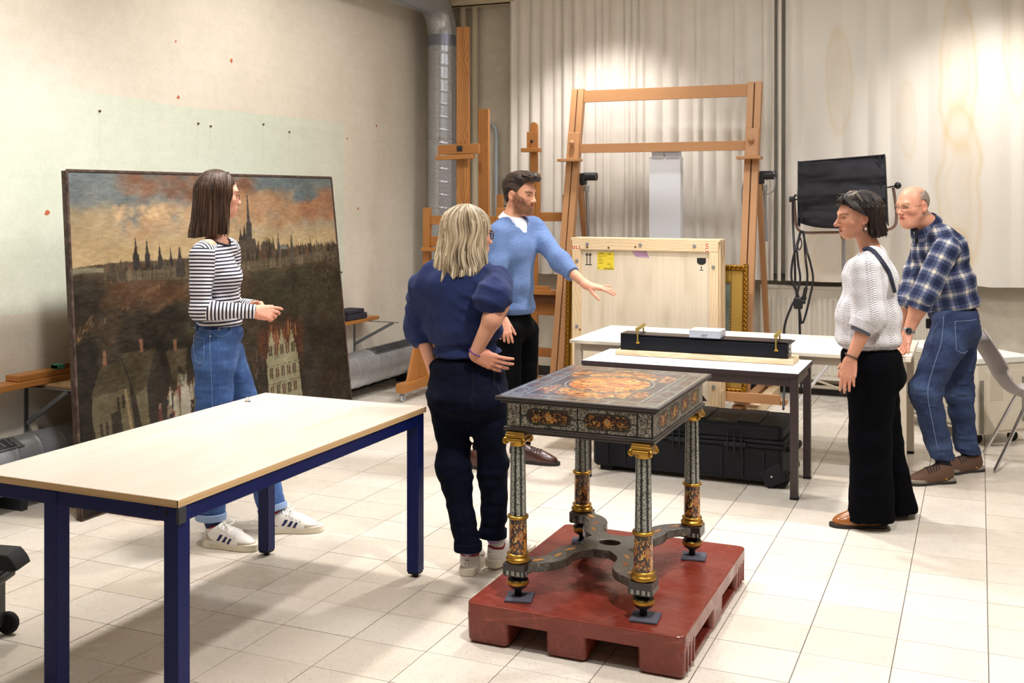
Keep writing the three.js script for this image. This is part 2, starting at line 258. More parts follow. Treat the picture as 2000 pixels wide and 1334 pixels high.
// ---------------------------------------------------------------- large painting leaning along the left wall
{
  const Wd = 2.63, Ht = 1.79, lean = Math.atan2(0.12, Ht);
  const tex = canvasTex(2048, 1400, (x, w, h) => {
    seed(4242);
    const X = (u) => u * w, Y = (v) => v * h;
    const blob = (u, v, r, c, a, sq = 0.6) => { const g = x.createRadialGradient(0, 0, 0, 0, 0, r * w); g.addColorStop(0, `rgba(${c},${a})`); g.addColorStop(0.6, `rgba(${c},${a * 0.6})`); g.addColorStop(1, `rgba(${c},0)`); x.save(); x.translate(X(u), Y(v)); x.rotate(rr(-0.4, 0.4)); x.scale(1, sq); x.fillStyle = g; x.fillRect(-r * w, -r * w, 2 * r * w, 2 * r * w); x.restore(); };
    const poly = (c, ...p) => { x.fillStyle = c; x.beginPath(); p.forEach(([a, b], i) => i ? x.lineTo(X(a), Y(b)) : x.moveTo(X(a), Y(b))); x.closePath(); x.fill(); };
    // sky
    let g = x.createLinearGradient(0, 0, 0, Y(0.34)); g.addColorStop(0, '#66706f'); g.addColorStop(0.35, '#8b8170'); g.addColorStop(0.7, '#b2935f'); g.addColorStop(1, '#b79a62'); x.fillStyle = g; x.fillRect(0, 0, w, Y(0.4));
    for (let i = 0; i < 160; i++) { const u = rr(0, 0.6); blob(u, rr(0.0, 0.15), rr(0.02, 0.07), rnd() < 0.5 ? '92,106,110' : '112,116,110', 0.3); }
    for (let i = 0; i < 90; i++) blob(rr(0.16, 0.62), rr(-0.01, 0.06) + 0.02, rr(0.02, 0.05), rnd() < 0.6 ? '128,72,42' : '150,92,58', 0.38, 0.45);
    for (let i = 0; i < 60; i++) blob(rr(0.62, 0.86), rr(0.0, 0.08), rr(0.02, 0.05), '88,102,104', 0.4);
    for (let i = 0; i < 170; i++) { const u = rr(0.13, 0.52); blob(u, rr(0.1, 0.19) + Math.abs(u - 0.3) * 0.1, rr(0.012, 0.04), rnd() < 0.5 ? '184,132,82' : '196,156,100', 0.32); }
    for (let i = 0; i < 190; i++) { const u = rr(0.54, 0.8), v = rr(0.06, 0.18); blob(u, v, rr(0.012, 0.042), rnd() < 0.45 ? '176,120,72' : rnd() < 0.5 ? '202,158,98' : '150,104,66', 0.34); }
    for (let i = 0; i < 120; i++) blob(rr(0.8, 1), rr(0.05, 0.16), rr(0.015, 0.04), rnd() < 0.6 ? '160,92,52' : '176,116,72', 0.36);
    for (let i = 0; i < 30; i++) blob(rr(0.78, 0.88), rr(0.05, 0.085), rr(0.015, 0.03), '84,104,112', 0.4);
    for (let i = 0; i < 60; i++) blob(rr(0.0, 0.12), rr(0.12, 0.22), rr(0.03, 0.05), '168,140,92', 0.3);
    for (let i = 0; i < 80; i++) { const u = rr(0, 1); blob(u, rr(0.2, 0.28), rr(0.02, 0.06), '186,150,92', 0.3, 0.3); }
    for (let i = 0; i < 46; i++) { const u = rr(0.14, 0.3), v = 0.115 + rr(-0.01, 0.03); blob(u, v, rr(0.006, 0.014), '214,170,112', 0.45); }
    // dark ground
    g = x.createLinearGradient(0, Y(0.27), 0, h); g.addColorStop(0, '#55432a'); g.addColorStop(0.22, '#3d2f1d'); g.addColorStop(0.55, '#2a2015'); g.addColorStop(1, '#1d1610');
    x.fillStyle = g; x.beginPath(); x.moveTo(0, Y(0.285)); x.lineTo(X(0.12), Y(0.275)); x.lineTo(X(0.5), Y(0.28)); x.lineTo(X(1), Y(0.3)); x.lineTo(w, h); x.lineTo(0, h); x.fill();
    poly('#7d7458', [0, 0.282], [0.12, 0.288], [0.1, 0.3], [0, 0.3]);
    for (let i = 0; i < 260; i++) blob(rr(0, 1), rr(0.36, 0.95), rr(0.02, 0.09), ['58,48,26', '30,22,14', '70,44,22', '40,40,22', '24,18,12'][Math.floor(rnd() * 5)], 0.34);
    for (let i = 0; i < 80; i++) blob(rr(0.1, 0.36), rr(0.32, 0.42), rr(0.02, 0.05), '92,54,28', 0.3, 0.4);
    for (let i = 0; i < 120; i++) blob(rr(0.6, 1), rr(0.36, 0.5), rr(0.02, 0.06), '50,46,26', 0.36);
    for (let i = 0; i < 40; i++) blob(rr(0.28, 0.46), rr(0.42, 0.6), rr(0.02, 0.05), '62,58,30', 0.4);
    // town wall and roofs, low houses
    for (let i = 0; i < 520; i++) { const u = rr(0.1, 1), b = 0.285 + (u > 0.5 ? 0.0 : 0.02), hh = rr(0.008, 0.034) * (u > 0.5 && u < 0.68 ? 1.9 : 1), ww = rr(0.004, 0.014); const c = ['#3d3224', '#4b3b29', '#5d3b24', '#33291e', '#574833'][Math.floor(rnd() * 5)]; poly(c, [u, b + 0.03], [u, b - hh * 0.4], [u + ww / 2, b - hh], [u + ww, b - hh * 0.4], [u + ww, b + 0.03]); }
    poly('#5b4c33', [0.1, 0.3], [0.36, 0.312], [0.5, 0.31], [1, 0.29], [1, 0.318], [0.55, 0.345], [0.34, 0.348], [0.1, 0.325]);
    for (let i = 0; i < 120; i++) { const u = rr(0.1, 1); poly(`rgba(${rnd() < 0.5 ? '120,100,66' : '48,38,26'},0.35)`, [u, 0.3], [u + 0.006, 0.3], [u + 0.006, 0.335], [u, 0.335]); }
    // towers: [u, top, base, half width]
    const tower = (u, t, b, hw, c = '#2f2a25') => { const m = mix(t, b, 0.48); poly(c, [u - hw * 0.12, t + 0.01], [u, t], [u + hw * 0.12, t + 0.01], [u + hw * 0.5, m], [u + hw, m + 0.01], [u + hw, b], [u - hw, b], [u - hw, m + 0.01], [u - hw * 0.5, m]); };
    tower(0.194, 0.198, 0.3, 0.009); tower(0.228, 0.203, 0.3, 0.007); tower(0.266, 0.224, 0.3, 0.007); tower(0.3, 0.232, 0.3, 0.005); tower(0.329, 0.234, 0.335, 0.015, '#3a3026');
    tower(0.547, 0.182, 0.25, 0.008, '#3a2f26'); tower(0.562, 0.17, 0.25, 0.01, '#3a2f26'); tower(0.58, 0.063, 0.27, 0.011, '#3d352f'); poly('#45382b', [0.535, 0.232], [0.6, 0.225], [0.61, 0.27], [0.535, 0.27]); poly('#45382b', [0.63, 0.24], [0.65, 0.24], [0.652, 0.27], [0.628, 0.27]);
    tower(0.696, 0.2, 0.285, 0.005, '#3c352f'); tower(0.753, 0.213, 0.32, 0.013, '#4c4436'); poly('#6a6759', [0.705, 0.255], [0.73, 0.255], [0.738, 0.272], [0.702, 0.272]); tower(0.838, 0.225, 0.29, 0.004); tower(0.868, 0.23, 0.31, 0.006, '#5a4c36'); tower(0.905, 0.24, 0.31, 0.006, '#5a4c36'); tower(0.12, 0.27, 0.33, 0.013, '#463926'); tower(0.15, 0.262, 0.33, 0.008, '#463926');
    // road, fires, little flags
    poly('rgba(104,70,40,0.5)', [0.36, 0.35], [0.39, 0.35], [0.16, 0.5], [0.1, 0.52]);
    for (let i = 0; i < 70; i++) { const k = rnd(), u = k < 0.6 ? rr(0.01, 0.06) : rr(0.05, 0.3), v = k < 0.6 ? 0.52 - u * 1.2 + rr(-0.015, 0.015) : 0.5 - u * 0.52 + rr(-0.008, 0.008); x.strokeStyle = `rgba(${rnd() < 0.5 ? '196,146,70' : '150,84,38'},${rr(0.15, 0.5)})`; x.lineWidth = rr(2, 5); x.beginPath(); x.moveTo(X(u), Y(v)); x.quadraticCurveTo(X(u + 0.003), Y(v - 0.01), X(u + rr(0.002, 0.01)), Y(v - rr(0.008, 0.024))); x.stroke(); }
    for (let i = 0; i < 60; i++) { const u = rr(0.78, 1), v = rr(0.32, 0.46); x.fillStyle = `rgba(170,150,110,${rr(0.15, 0.6)})`; x.fillRect(X(u), Y(v), rr(2, 5), rr(8, 26)); }
    // trees as dark masses
    for (let i = 0; i < 420; i++) { const k = rnd(), u = k < 0.4 ? rr(0, 0.07) : k < 0.75 ? rr(0.14, 0.34) : rr(0.36, 0.48); blob(u, k < 0.4 ? rr(0.5, 0.95) : rr(0.44, 0.62), rr(0.008, 0.03), rnd() < 0.5 ? '22,17,11' : '34,27,16', 0.6, 0.9); }
    // houses on the left
    const house = (wall, roof, ch) => { poly('#5e5234', ...wall); poly('#43361f', ...roof); if (ch) poly('#7c4a2e', [ch[0] - 0.005, ch[1]], [ch[0] + 0.005, ch[1]], [ch[0] + 0.005, ch[2]], [ch[0] - 0.005, ch[2]]); };
    house([[0.055, 0.655], [0.155, 0.655], [0.175, 0.9], [0.075, 0.9], [0.05, 0.72]], [[0.08, 0.572], [0.138, 0.57], [0.158, 0.655], [0.05, 0.66]], [0.092, 0.53, 0.575]);
    poly('#5f5436', [0.165, 0.68], [0.205, 0.655], [0.22, 0.9], [0.185, 0.9]); poly('#2a2118', [0.138, 0.57], [0.17, 0.66], [0.2, 0.9], [0.17, 0.9], [0.158, 0.655]);
    house([[0.182, 0.66], [0.206, 0.652], [0.212, 0.9], [0.19, 0.9]], [[0.137, 0.548], [0.239, 0.55], [0.206, 0.66], [0.17, 0.685]], [0.196, 0.515, 0.555]); poly('#2a2118', [0.239, 0.55], [0.262, 0.64], [0.262, 0.9], [0.213, 0.9], [0.206, 0.66]);
    house([[0.3, 0.64], [0.33, 0.655], [0.33, 0.78], [0.296, 0.78]], [[0.268, 0.566], [0.338, 0.566], [0.328, 0.65], [0.308, 0.62], [0.296, 0.672], [0.284, 0.655]], [0.298, 0.535, 0.57]);
    poly('#2b2016', [0.1, 0.72], [0.128, 0.715], [0.14, 0.9], [0.112, 0.9]); poly('#8a7048', [0.14, 0.66], [0.147, 0.655], [0.17, 0.88], [0.163, 0.88]);
    for (const [u, v] of [[0.07, 0.74], [0.085, 0.738], [0.118, 0.675], [0.133, 0.672]]) poly('#33281a', [u, v], [u + 0.007, v], [u + 0.008, v + 0.04], [u + 0.001, v + 0.04]);
    for (let i = 0; i < 40; i++) { const u = rr(0.05, 0.16); x.fillStyle = 'rgba(44,34,22,0.14)'; x.fillRect(X(u), Y(rr(0.58, 0.86)), rr(3, 40), rr(2, 6)); }
    // figures in front of the houses
    for (let i = 0; i < 60; i++) { const u = rr(0.23, 0.36), v = rr(0.68, 0.86), c = ['#8d8168', '#5c2a20', '#2b2c30', '#7a6a4c', '#6f3a26', '#a09476'][Math.floor(rnd() * 6)], s = rr(0.006, 0.011); poly(c, [u, v], [u + s, v], [u + s * 1.3, v + 0.05], [u - s * 0.3, v + 0.05]); x.fillStyle = '#7d5b40'; x.beginPath(); x.arc(X(u + s / 2), Y(v - 0.006), 7, 0, 7); x.fill(); }
    poly('#9b937c', [0.31, 0.69], [0.335, 0.69], [0.34, 0.75], [0.332, 0.82], [0.322, 0.77], [0.314, 0.82], [0.306, 0.75]);
    for (let i = 0; i < 14; i++) { x.strokeStyle = 'rgba(130,130,120,0.6)'; x.lineWidth = 4; x.beginPath(); x.moveTo(X(0.32), Y(0.69)); x.lineTo(X(0.32 + rr(-0.02, 0.02)), Y(0.69 - rr(0.02, 0.05))); x.stroke(); }
    // burning stepped-gable house
    for (let i = 0; i < 160; i++) blob(rr(0.6, 0.78), rr(0.55, 0.66), rr(0.008, 0.026), rnd() < 0.5 ? '110,52,26' : '64,34,20', 0.4, 1.3);
    for (let i = 0; i < 40; i++) { const u = rr(0.63, 0.75); x.strokeStyle = `rgba(206,128,56,${rr(0.2, 0.6)})`; x.lineWidth = rr(3, 9); x.beginPath(); const v = rr(0.58, 0.66); x.moveTo(X(u), Y(v)); x.quadraticCurveTo(X(u + rr(-0.01, 0.01)), Y(v - 0.03), X(u + rr(-0.006, 0.012)), Y(v - rr(0.03, 0.06))); x.stroke(); }
    const body = '#8a835e';
    poly(body, [0.621, 0.66], [0.752, 0.66], [0.77, 0.93], [0.626, 0.93]);
    for (const [c, t] of [[0.645, 0.57], [0.688, 0.565], [0.73, 0.575]]) for (let k = 0; k < 6; k++) { const y = mix(t, 0.66, k / 5), hw = mix(0.003, 0.023, k / 5); x.fillStyle = body; x.fillRect(X(c - hw), Y(y), X(hw * 2), Y(0.1) * 0.22); }
    for (const y of [0.69, 0.755, 0.82]) { x.fillStyle = '#6f6848'; x.fillRect(X(0.622), Y(y), X(0.138), 8); }
    for (const y of [0.62, 0.7, 0.765, 0.83]) for (let k = 0; k < 5; k++) { const u = 0.632 + k * 0.024; x.fillStyle = (k + Math.round(y * 100)) % 2 ? '#59341f' : '#42301d'; x.fillRect(X(u), Y(y), X(0.013), Y(0.036)); x.fillStyle = '#a49c77'; x.fillRect(X(u + 0.006), Y(y), 4, Y(0.036)); x.fillRect(X(u), Y(y - 0.012), X(0.003), Y(0.01)); }
    for (let i = 0; i < 160; i++) { x.fillStyle = `rgba(${rnd() < 0.5 ? '60,54,34' : '160,150,112'},0.16)`; x.fillRect(X(rr(0.623, 0.76)), Y(rr(0.63, 0.92)), rr(8, 40), 3); }
    poly('#2a241a', [0.78, 0.62], [0.82, 0.62], [0.86, 0.95], [0.79, 0.95]);
    for (let i = 0; i < 90; i++) { const u = rr(0.45, 0.62), v = rr(0.58, 0.86), c = ['#5b2f22', '#4a4a4c', '#3c3124', '#716246'][Math.floor(rnd() * 4)]; x.fillStyle = c; x.globalAlpha = 0.6; x.fillRect(X(u), Y(v), rr(6, 14), rr(20, 46)); x.globalAlpha = 1; }
    for (let i = 0; i < 50; i++) { const u = rr(0.84, 1), v = rr(0.62, 0.9); x.fillStyle = `rgba(120,86,56,${rr(0.1, 0.35)})`; x.fillRect(X(u), Y(v), rr(4, 10), rr(14, 60)); }
    // brushy edges, canvas weave, dust and age
    const im = x.getImageData(0, 0, w, h), d = im.data, src = d.slice();
    for (let yy = 0; yy < h; yy++) for (let xx = 0; xx < w; xx++) { const i = (yy * w + xx) * 4; for (let c = 0; c < 3; c++) d[i + c] = 0; for (let k = 0; k < 3; k++) { const sx = Math.round(clamp(xx + noise(xx / 9, yy / 9, k * 3 + 1) * 3.5 + noise(xx / 40, yy / 40, k) * 3, 0, w - 1)), sy = Math.round(clamp(yy + noise(xx / 9, yy / 9, k * 3 + 20) * 3.5 + noise(xx / 40, yy / 40, k + 9) * 3, 0, h - 1)), q = (sy * w + sx) * 4; for (let c = 0; c < 3; c++) d[i + c] += src[q + c] / 3; } }
    for (let yy = 0; yy < h; yy++) for (let xx = 0; xx < w; xx++) { const i = (yy * w + xx) * 4, n = noise(xx / 3.1, yy / 2.2) * 9 + noise(xx / 26, yy / 9, 4) * 9 + noise(xx / 90, yy / 70, 9) * 8; const l = d[i] * 0.35 + d[i + 1] * 0.5 + d[i + 2] * 0.15; for (let c = 0; c < 3; c++) d[i + c] = clamp(mix(l, d[i + c], 0.72) * 0.86 + n, 0, 255); }
    x.putImageData(im, 0, 0);
  }, { repeat: false });
  const t = thing('painting', 'large dark edged painting of a burning town leaning along the left wall', 'painting', [-4.19, 0, -4.14]);
  const inner = new THREE.Matrix4().makeRotationZ(lean);
  // polygon in the painting's plane: s runs away from the camera along the wall, y up
  const P = [[0.032, 0.0], [0.045, Ht], [2.512, Ht + 0.003], [2.622, 0.0]];
  const sh = (q) => { const s = new THREE.Shape(); q.forEach(([a, b], i) => i ? s.lineTo(a, b) : s.moveTo(a, b)); s.closePath(); return s; };
  const place = (g, out) => g.rotateY(Math.PI / 2).translate(out, 0, 0).applyMatrix4(inner);
  const front = new THREE.ShapeGeometry(sh(P), 1); { const p = front.attributes.position, uv = front.attributes.uv; for (let i = 0; i < p.count; i++) uv.setXY(i, p.getX(i) / Wd, p.getY(i) / Ht); }
  const wornTex = dataTex(512, 256, (u, v) => { const n = tnoise(u, v, 18) * 22 + tnoise(u, v, 60, 3) * 18, sc = tnoise(u, v, 40, 8) > 0.8 ? 30 : 0; return [64 + n + sc, 46 + n + sc, 38 + n + sc]; });
  const darkWood = mat(0xffffff, 0.6, { map: rep(wornTex, 1.2) });
  part(t, 'canvas', place(front, 0.0045), mat(0xffffff, 0.42, { map: tex, specularIntensity: 0.5 }));
  part(t, 'panel', boxUV(place(new THREE.ExtrudeGeometry(sh(P), { depth: 0.034, bevelEnabled: false }), -0.031)), darkWood);
  const strip = (a, b, wd) => { const A = V(0, a[1], -a[0]), B = V(0, b[1], -b[0]); return bar(A, B, 0.012, wd, { side: V(1, 0, 0) }).translate(0.004, 0, 0).applyMatrix4(inner); };
  for (const [a, b] of [[P[0], P[1]], [P[1], P[2]], [P[2], P[3]], [P[3], P[0]]]) part(t, 'frame_strip', strip(a, b, 0.014), darkWood);
}
const pineTex = woodTex(0xbc8346, 0x7d4719, { rings: 16, contrast: 0.7, cathedral: 0.35, seedK: 3 });
const honeyTex = woodTex(0xb47a3c, 0x8a5220, { rings: 26, contrast: 0.5, seedK: 7 });
const beechTex = woodTex(0xc09064, 0xa87648, { rings: 40, contrast: 0.5, seedK: 12 });
const rawPineTex = woodTex(0xe6d0ae, 0xd0aa7a, { rings: 20, contrast: 0.5, cathedral: 0.25, seedK: 21 });
const plyTex = woodTex(0xcbaa83, 0x9c7649, { rings: 8, contrast: 0.55, seedK: 31, cathedral: 0.4 });
const pine = mat(0xffffff, 0.5, { map: rep(pineTex, 0.8, 6) }), honey = mat(0xffffff, 0.45, { map: rep(honeyTex, 0.8, 5) }), beech = mat(0xffffff, 0.48, { map: rep(beechTex, 0.9, 5) }), rawPine = mat(0xffffff, 0.62, { map: rep(rawPineTex, 0.7, 4) }), ply = mat(0xffffff, 0.65, { map: rep(plyTex, 1.2, 2.5) });
// wooden battens on the floor by the foot of the painting
seed(5);
solo('wooden_batten', 'orange wooden batten on the floor sticking out in front of the painting', 'batten', bx(0.335, 0.05, 0.07, -4.005, 0.026, -4.37), honey);
solo('wooden_batten', 'orange wooden batten end on the floor behind the lower corner of the painting', 'batten', bx(0.25, 0.05, 0.07, -4.385, 0.026, -4.37), honey);

// ---------------------------------------------------------------- wall shelves with boards
function bracket(t, z, depth, y, dropp) {
  const st = mat(0x83868b, 0.45, { metalness: 0.7 });
  part(t, 'bracket', [bx(0.006, dropp, 0.03, 0.003, -dropp / 2, z), bx(depth, 0.006, 0.03, depth / 2, -0.003, z), bar(V(0.01, -dropp * 0.72, z), V(depth * 0.88, -0.008, z), 0.02, 0.024, { side: V(0, 0, 1) })], st);
}
{
  seed(9);
  const t = thing('wall_shelf', 'plywood wall shelf on a grey steel bracket left of the painting', 'shelf', [WALL_L, 0.594, -4.45]);
  part(t, 'board', bx(0.4, 0.018, 1.5, 0.2, 0.009, -0.78), ply);
  bracket(t, -0.02, 0.36, 0, 0.29); bracket(t, -1.3, 0.36, 0, 0.29);
  const B = (l, w, h, x, y, z, label, ry = 0) => solo('wooden_plank', label, 'plank', bx(w, h, l, x, y, z, { ry }), honey);
  B(2.3, 0.12, 0.034, WALL_L + 0.085, 0.63, -4.95, 'long orange wooden plank lying lowest against the wall on the left shelf', 0.015);
  B(1.5, 0.1, 0.032, WALL_L + 0.1, 0.6645, -5.05, 'orange wooden plank stacked on top of the long plank on the left shelf', -0.02);
  const g = solo('wooden_plank', 'short brown board with a green painted end on the left shelf planks', 'plank', bx(0.055, 0.024, 0.6, WALL_L + 0.12, 0.693, -4.86), mat(0x9c7a58, 0.7, { map: rep(plyTex, 1.2, 2.5) }));
  part(g, 'painted_end', bx(0.056, 0.025, 0.05, WALL_L + 0.12, 0.693, -4.585), mat(0x3f8f74, 0.6));
  const s2 = thing('wall_shelf', 'narrow wooden wall shelf on grey steel brackets right of the painting', 'shelf', [WALL_L, 0.6, -7.93]);
  part(s2, 'board', bx(0.17, 0.03, 1.5, 0.085, 0.016, 0.62), honey);
  bracket(s2, 0, 0.43, 0, 0.28); bracket(s2, 1.1, 0.43, 0, 0.28);
  const foam = mat(0x2d2b38, 0.95);
  solo('foam_block', 'black foam block lying on the narrow shelf right of the painting', 'foam block', [bx(0.16, 0.05, 0.3, WALL_L + 0.09, 0.657, -7.72, { r: 0.012 })], foam);
  solo('foam_block', 'thin black foam block on top of the other foam block on the shelf', 'foam block', [bx(0.15, 0.035, 0.26, WALL_L + 0.09, 0.7005, -7.7, { r: 0.012 })], foam);
}

// ---------------------------------------------------------------- ventilation ducts and pipes
{
  const galv = dataTex(512, 256, (u, v) => { const n = tnoise(u, v, 40) * 12 + tnoise(u, v, 90, 5) * 14; return [186 + n * 0.6, 190 + n * 0.6, 197 + n * 0.6]; });
  const duct = mat(0xffffff, 0.3, { metalness: 0.7, map: rep(galv, 2) });
  // profile with a standing seam repeating as a helix: radius bump
  function spiralDuct(R, len, pitch, seg = 48) {
    const rows = Math.round(len / 0.006), pos = [], uv = [], idx = [];
    for (let i = 0; i <= rows; i++) for (let j = 0; j <= seg; j++) { const y = i / rows * len, a = j / seg * Math.PI * 2, ph = ((y / pitch - j / seg) % 1 + 1) % 1, s = ph < 0.09 ? Math.sin(ph / 0.09 * Math.PI) * 0.0045 : 0, r = R + s; pos.push(Math.cos(a) * r, y, Math.sin(a) * r); uv.push(j / seg * R * 6, y); }
    for (let i = 0; i < rows; i++) for (let j = 0; j < seg; j++) { const a = i * (seg + 1) + j, b = a + seg + 1; idx.push(a, b, a + 1, b, b + 1, a + 1); }
    const g = new THREE.BufferGeometry(); g.setAttribute('position', new THREE.Float32BufferAttribute(pos, 3)); g.setAttribute('uv', new THREE.Float32BufferAttribute(uv, 2)); g.setIndex(idx); g.computeVertexNormals();
    return g;
  }
  const f = thing('floor_duct', 'long grey spiral ventilation duct lying along the foot of the left wall', 'duct', [-4.71, 0.23, -3.0]);
  part(f, 'duct_pipe', spiralDuct(0.145, 6.05, 0.16).rotateX(-Math.PI / 2), duct);
  const gm = mat(0x77797c, 0.4, { metalness: 0.8 }), dark = mat(0x222326, 0.7);
  for (const [z, l] of [[-5.2, 0.8], [-0.9, 0.6]]) {
    part(f, 'grille_frame', [bx(0.1, 0.012, l, 0.055, 0.128, z, { rz: -0.42 })], gm);
    const gl = part(f, 'grille', [bx(0.07, 0.004, l - 0.08, 0.058, 0.135, z, { rz: -0.42 })], dark);
    for (let i = 0; i < Math.round(l / 0.05); i++) part(gl, 'slat', bx(0.068, 0.006, 0.012, 0.0595, 0.139, z - l / 2 + 0.07 + i * 0.046, { rz: -0.42, r: 0.001 }), gm);
  }
  for (const z of [-1.2, -3.6, -5.5]) part(f, 'support', bx(0.2, 0.085, 0.04, 0, -0.188, z), darkSteel);
  const v = thing('vertical_duct', 'tall shiny spiral ventilation duct rising in the corner behind the easels', 'duct', [-4.605, 0.2, -9.0]);
  part(v, 'duct_pipe', spiralDuct(0.135, 2.86, 0.12, 40), duct);
  part(v, 'collar', cyl(0.146, 0.146, 0.1, 0, 2.9, 0, 40), mat(0x8c90a0, 0.35, { metalness: 0.85 }));
  const el = []; for (let i = 0; i <= 10; i++) { const a = i / 10 * Math.PI / 2; el.push(V(0, 2.95 + Math.sin(a) * 0.3, 0.3 - Math.cos(a) * 0.3)); } el.push(V(0, 3.25, 0.7), V(0, 3.25, 3.0));
  part(v, 'elbow', tube(el, 0.135, 70, 36), duct);
  part(v, 'hose_clamp', [new THREE.TorusGeometry(0.14, 0.004, 8, 40).rotateX(Math.PI / 2 - 0.1).translate(0, 1.98, 0), bx(0.03, 0.02, 0.02, 0.03, 1.98, 0.14)], chrome);
  const cream = mat(0xbfb39b, 0.55);
  solo('heating_pipe', 'left one of two cream heating pipes rising beside the vertical duct', 'pipe', rod(V(-4.5, 0.05, -9.22), V(-4.5, CEIL, -9.22), 0.034, 20), cream);
  solo('heating_pipe', 'right one of two cream heating pipes rising beside the vertical duct', 'pipe', rod(V(-4.375, 0.05, -9.22), V(-4.375, CEIL, -9.22), 0.034, 20), cream);
  solo('conduit_pipe', 'thin grey cable conduit with a bend beside the tall easel mast', 'pipe', tube([V(-4.325, 2.33, -9.26), V(-4.27, 2.33, -9.26), V(-4.2, 2.32, -9.26), V(-4.17, 2.24, -9.26), V(-4.17, 2.1, -9.26), V(-4.17, 1.5, -9.26), V(-4.17, 1.0, -9.26)], 0.016, 60, 10), mat(0xaab0ba, 0.45));
  const eb = thing('socket_box', 'white wall socket box between the easel masts', 'socket box', [-4.09, 1.5, -9.27]);
  part(eb, 'cover', bx(0.12, 0.12, 0.05, 0, 0, 0, { r: 0.012 }), mat(0xd9d5cc, 0.5)); part(eb, 'socket', [bx(0.05, 0.035, 0.01, 0, 0.02, 0.027), bx(0.12, 0.008, 0.02, 0, 0.064, 0.02)], blackPlastic);
}

// ---------------------------------------------------------------- curtains
{
  seed(31);
  const weave = dataTex(256, 256, (u, v) => 120 + Math.sin(u * 256 * 1.57) * 26 + Math.sin(v * 256 * 1.57) * 26 + (rnd() - 0.5) * 50, { srgb: false });
  function curtain(name, label, x0, x1, yTop, yBot, z, o) {
    const folds = []; let x = x0; seed(o.seed);
    while (x < x1 + 0.3) { const w = rr(o.wmin, o.wmax); folds.push([x, w, rr(0.5, 1) * o.amp]); x += w; }
    const nx = Math.round((x1 - x0) / 0.0065), ny = 36, g = new THREE.PlaneGeometry(1, 1, nx, ny), p = g.attributes.position, uv = g.attributes.uv;
    for (let i = 0; i < p.count; i++) {
      const u = p.getX(i) + 0.5, vv = p.getY(i) + 0.5, xx = mix(x0, x1, u), k = 1 - vv;
      const f = folds.find((q) => xx < q[0] + q[1]) ?? folds[folds.length - 1], ph = clamp((xx - f[0]) / f[1]);
      const wob = noise(xx * 2.2, vv * 1.6, o.seed) * 0.014, d = f[2] * (0.62 + 0.38 * k) * Math.pow(Math.sin(ph * Math.PI), o.sharp) * (1 + noise(f[0] * 9, vv * 2) * 0.25);
      const big = noise(xx * 1.1, 3.3, o.seed) * o.amp * 0.5;
      p.setXYZ(i, xx + noise(xx * 3, vv * 2.2, 8) * 0.006 * k, mix(yBot, yTop, vv) + (vv < 0.02 ? noise(xx * 14, 1) * 0.004 : 0), z + d + big + wob * k);
      uv.setXY(i, xx - x0, mix(yBot, yTop, vv) - yBot);
    }
    g.computeVertexNormals();
    const t = thing(name, label, 'curtain', [0, 0, 0]);
    part(t, 'cloth', g, o.mat);
    part(t, 'curtain_rail', bx(x1 - x0, 0.03, 0.03, (x0 + x1) / 2, yTop + 0.015, z + 0.02), mat(0xb8b4ac, 0.4));
    return t;
  }
  const clothMat = (map) => mat(0xffffff, 0.92, { map, bumpMap: rep(weave, 10), bumpScale: 0.0006, side: THREE.DoubleSide, sheen: 0.15 });
  const plain = dataTex(512, 512, (u, v) => { const n = tnoise(u, v, 8) * 4 + (rnd() - 0.5) * 6; return [224 + n, 218 + n, 209 + n]; });
  const WX = 1.75, HY = 2.65;
  const stained = dataTex(1024, 1024, (u, v) => {
    const x = u * 2.7, y = v * 2.7, n = tnoise(u, v, 6) * 3; let c = [230 + n, 224 + n, 214 + n];
    for (const [cx, cy, w, h, k] of [[1.32, 1.62, 0.13, 0.62, 1], [1.33, 0.75, 0.15, 0.65, 1.1], [1.3, 0.22, 0.1, 0.22, 0.8], [0.43, 1.62, 0.1, 0.42, 0.8], [0.95, 1.3, 0.07, 0.3, 0.6], [0.33, 0.2, 0.2, 0.28, 1.3], [1.72, 1.9, 0.08, 0.5, 0.8], [1.05, 0.35, 0.12, 0.3, 0.6]]) {
      const a = (x - cx) / w + noise(y * 5, cx) * 0.22, b = (y - cy) / h + noise(x * 6, cy) * 0.18, d = Math.sqrt(a * a + b * b), ring = Math.exp(-Math.pow((d - 1) * 9, 2)) * 11 + (d < 1 ? 5 + noise(x * 8, y * 5, 3) * 3 : 0) + Math.exp(-Math.pow((d - 0.55) * 10, 2)) * 5;
      c = [c[0] - ring * 0.3 * k, c[1] - ring * 0.75 * k, c[2] - ring * 1.5 * k];
    }
    return c;
  });
  const left = clothMat(rep(plain, 1)), right = clothMat(rep(stained, 1 / 2.7));
  curtain('curtain', 'heavily folded cream curtain hanging behind the big easel', -3.97, -1.565, 3.6, 0.955, -9.13, { wmin: 0.06, wmax: 0.17, amp: 0.07, sharp: 0.8, seed: 101, mat: left });
  curtain('curtain', 'narrow cream curtain strip hanging between the two wide curtains', -1.545, -1.508, 3.6, 0.955, -9.13, { wmin: 0.03, wmax: 0.05, amp: 0.03, sharp: 0.8, seed: 104, mat: left });
  curtain('curtain', 'wide cream curtain with brown water stains behind the softlight', -1.48, 1.9, 3.6, 0.955, -9.14, { wmin: 0.12, wmax: 0.34, amp: 0.05, sharp: 1.3, seed: 209, mat: right });
}
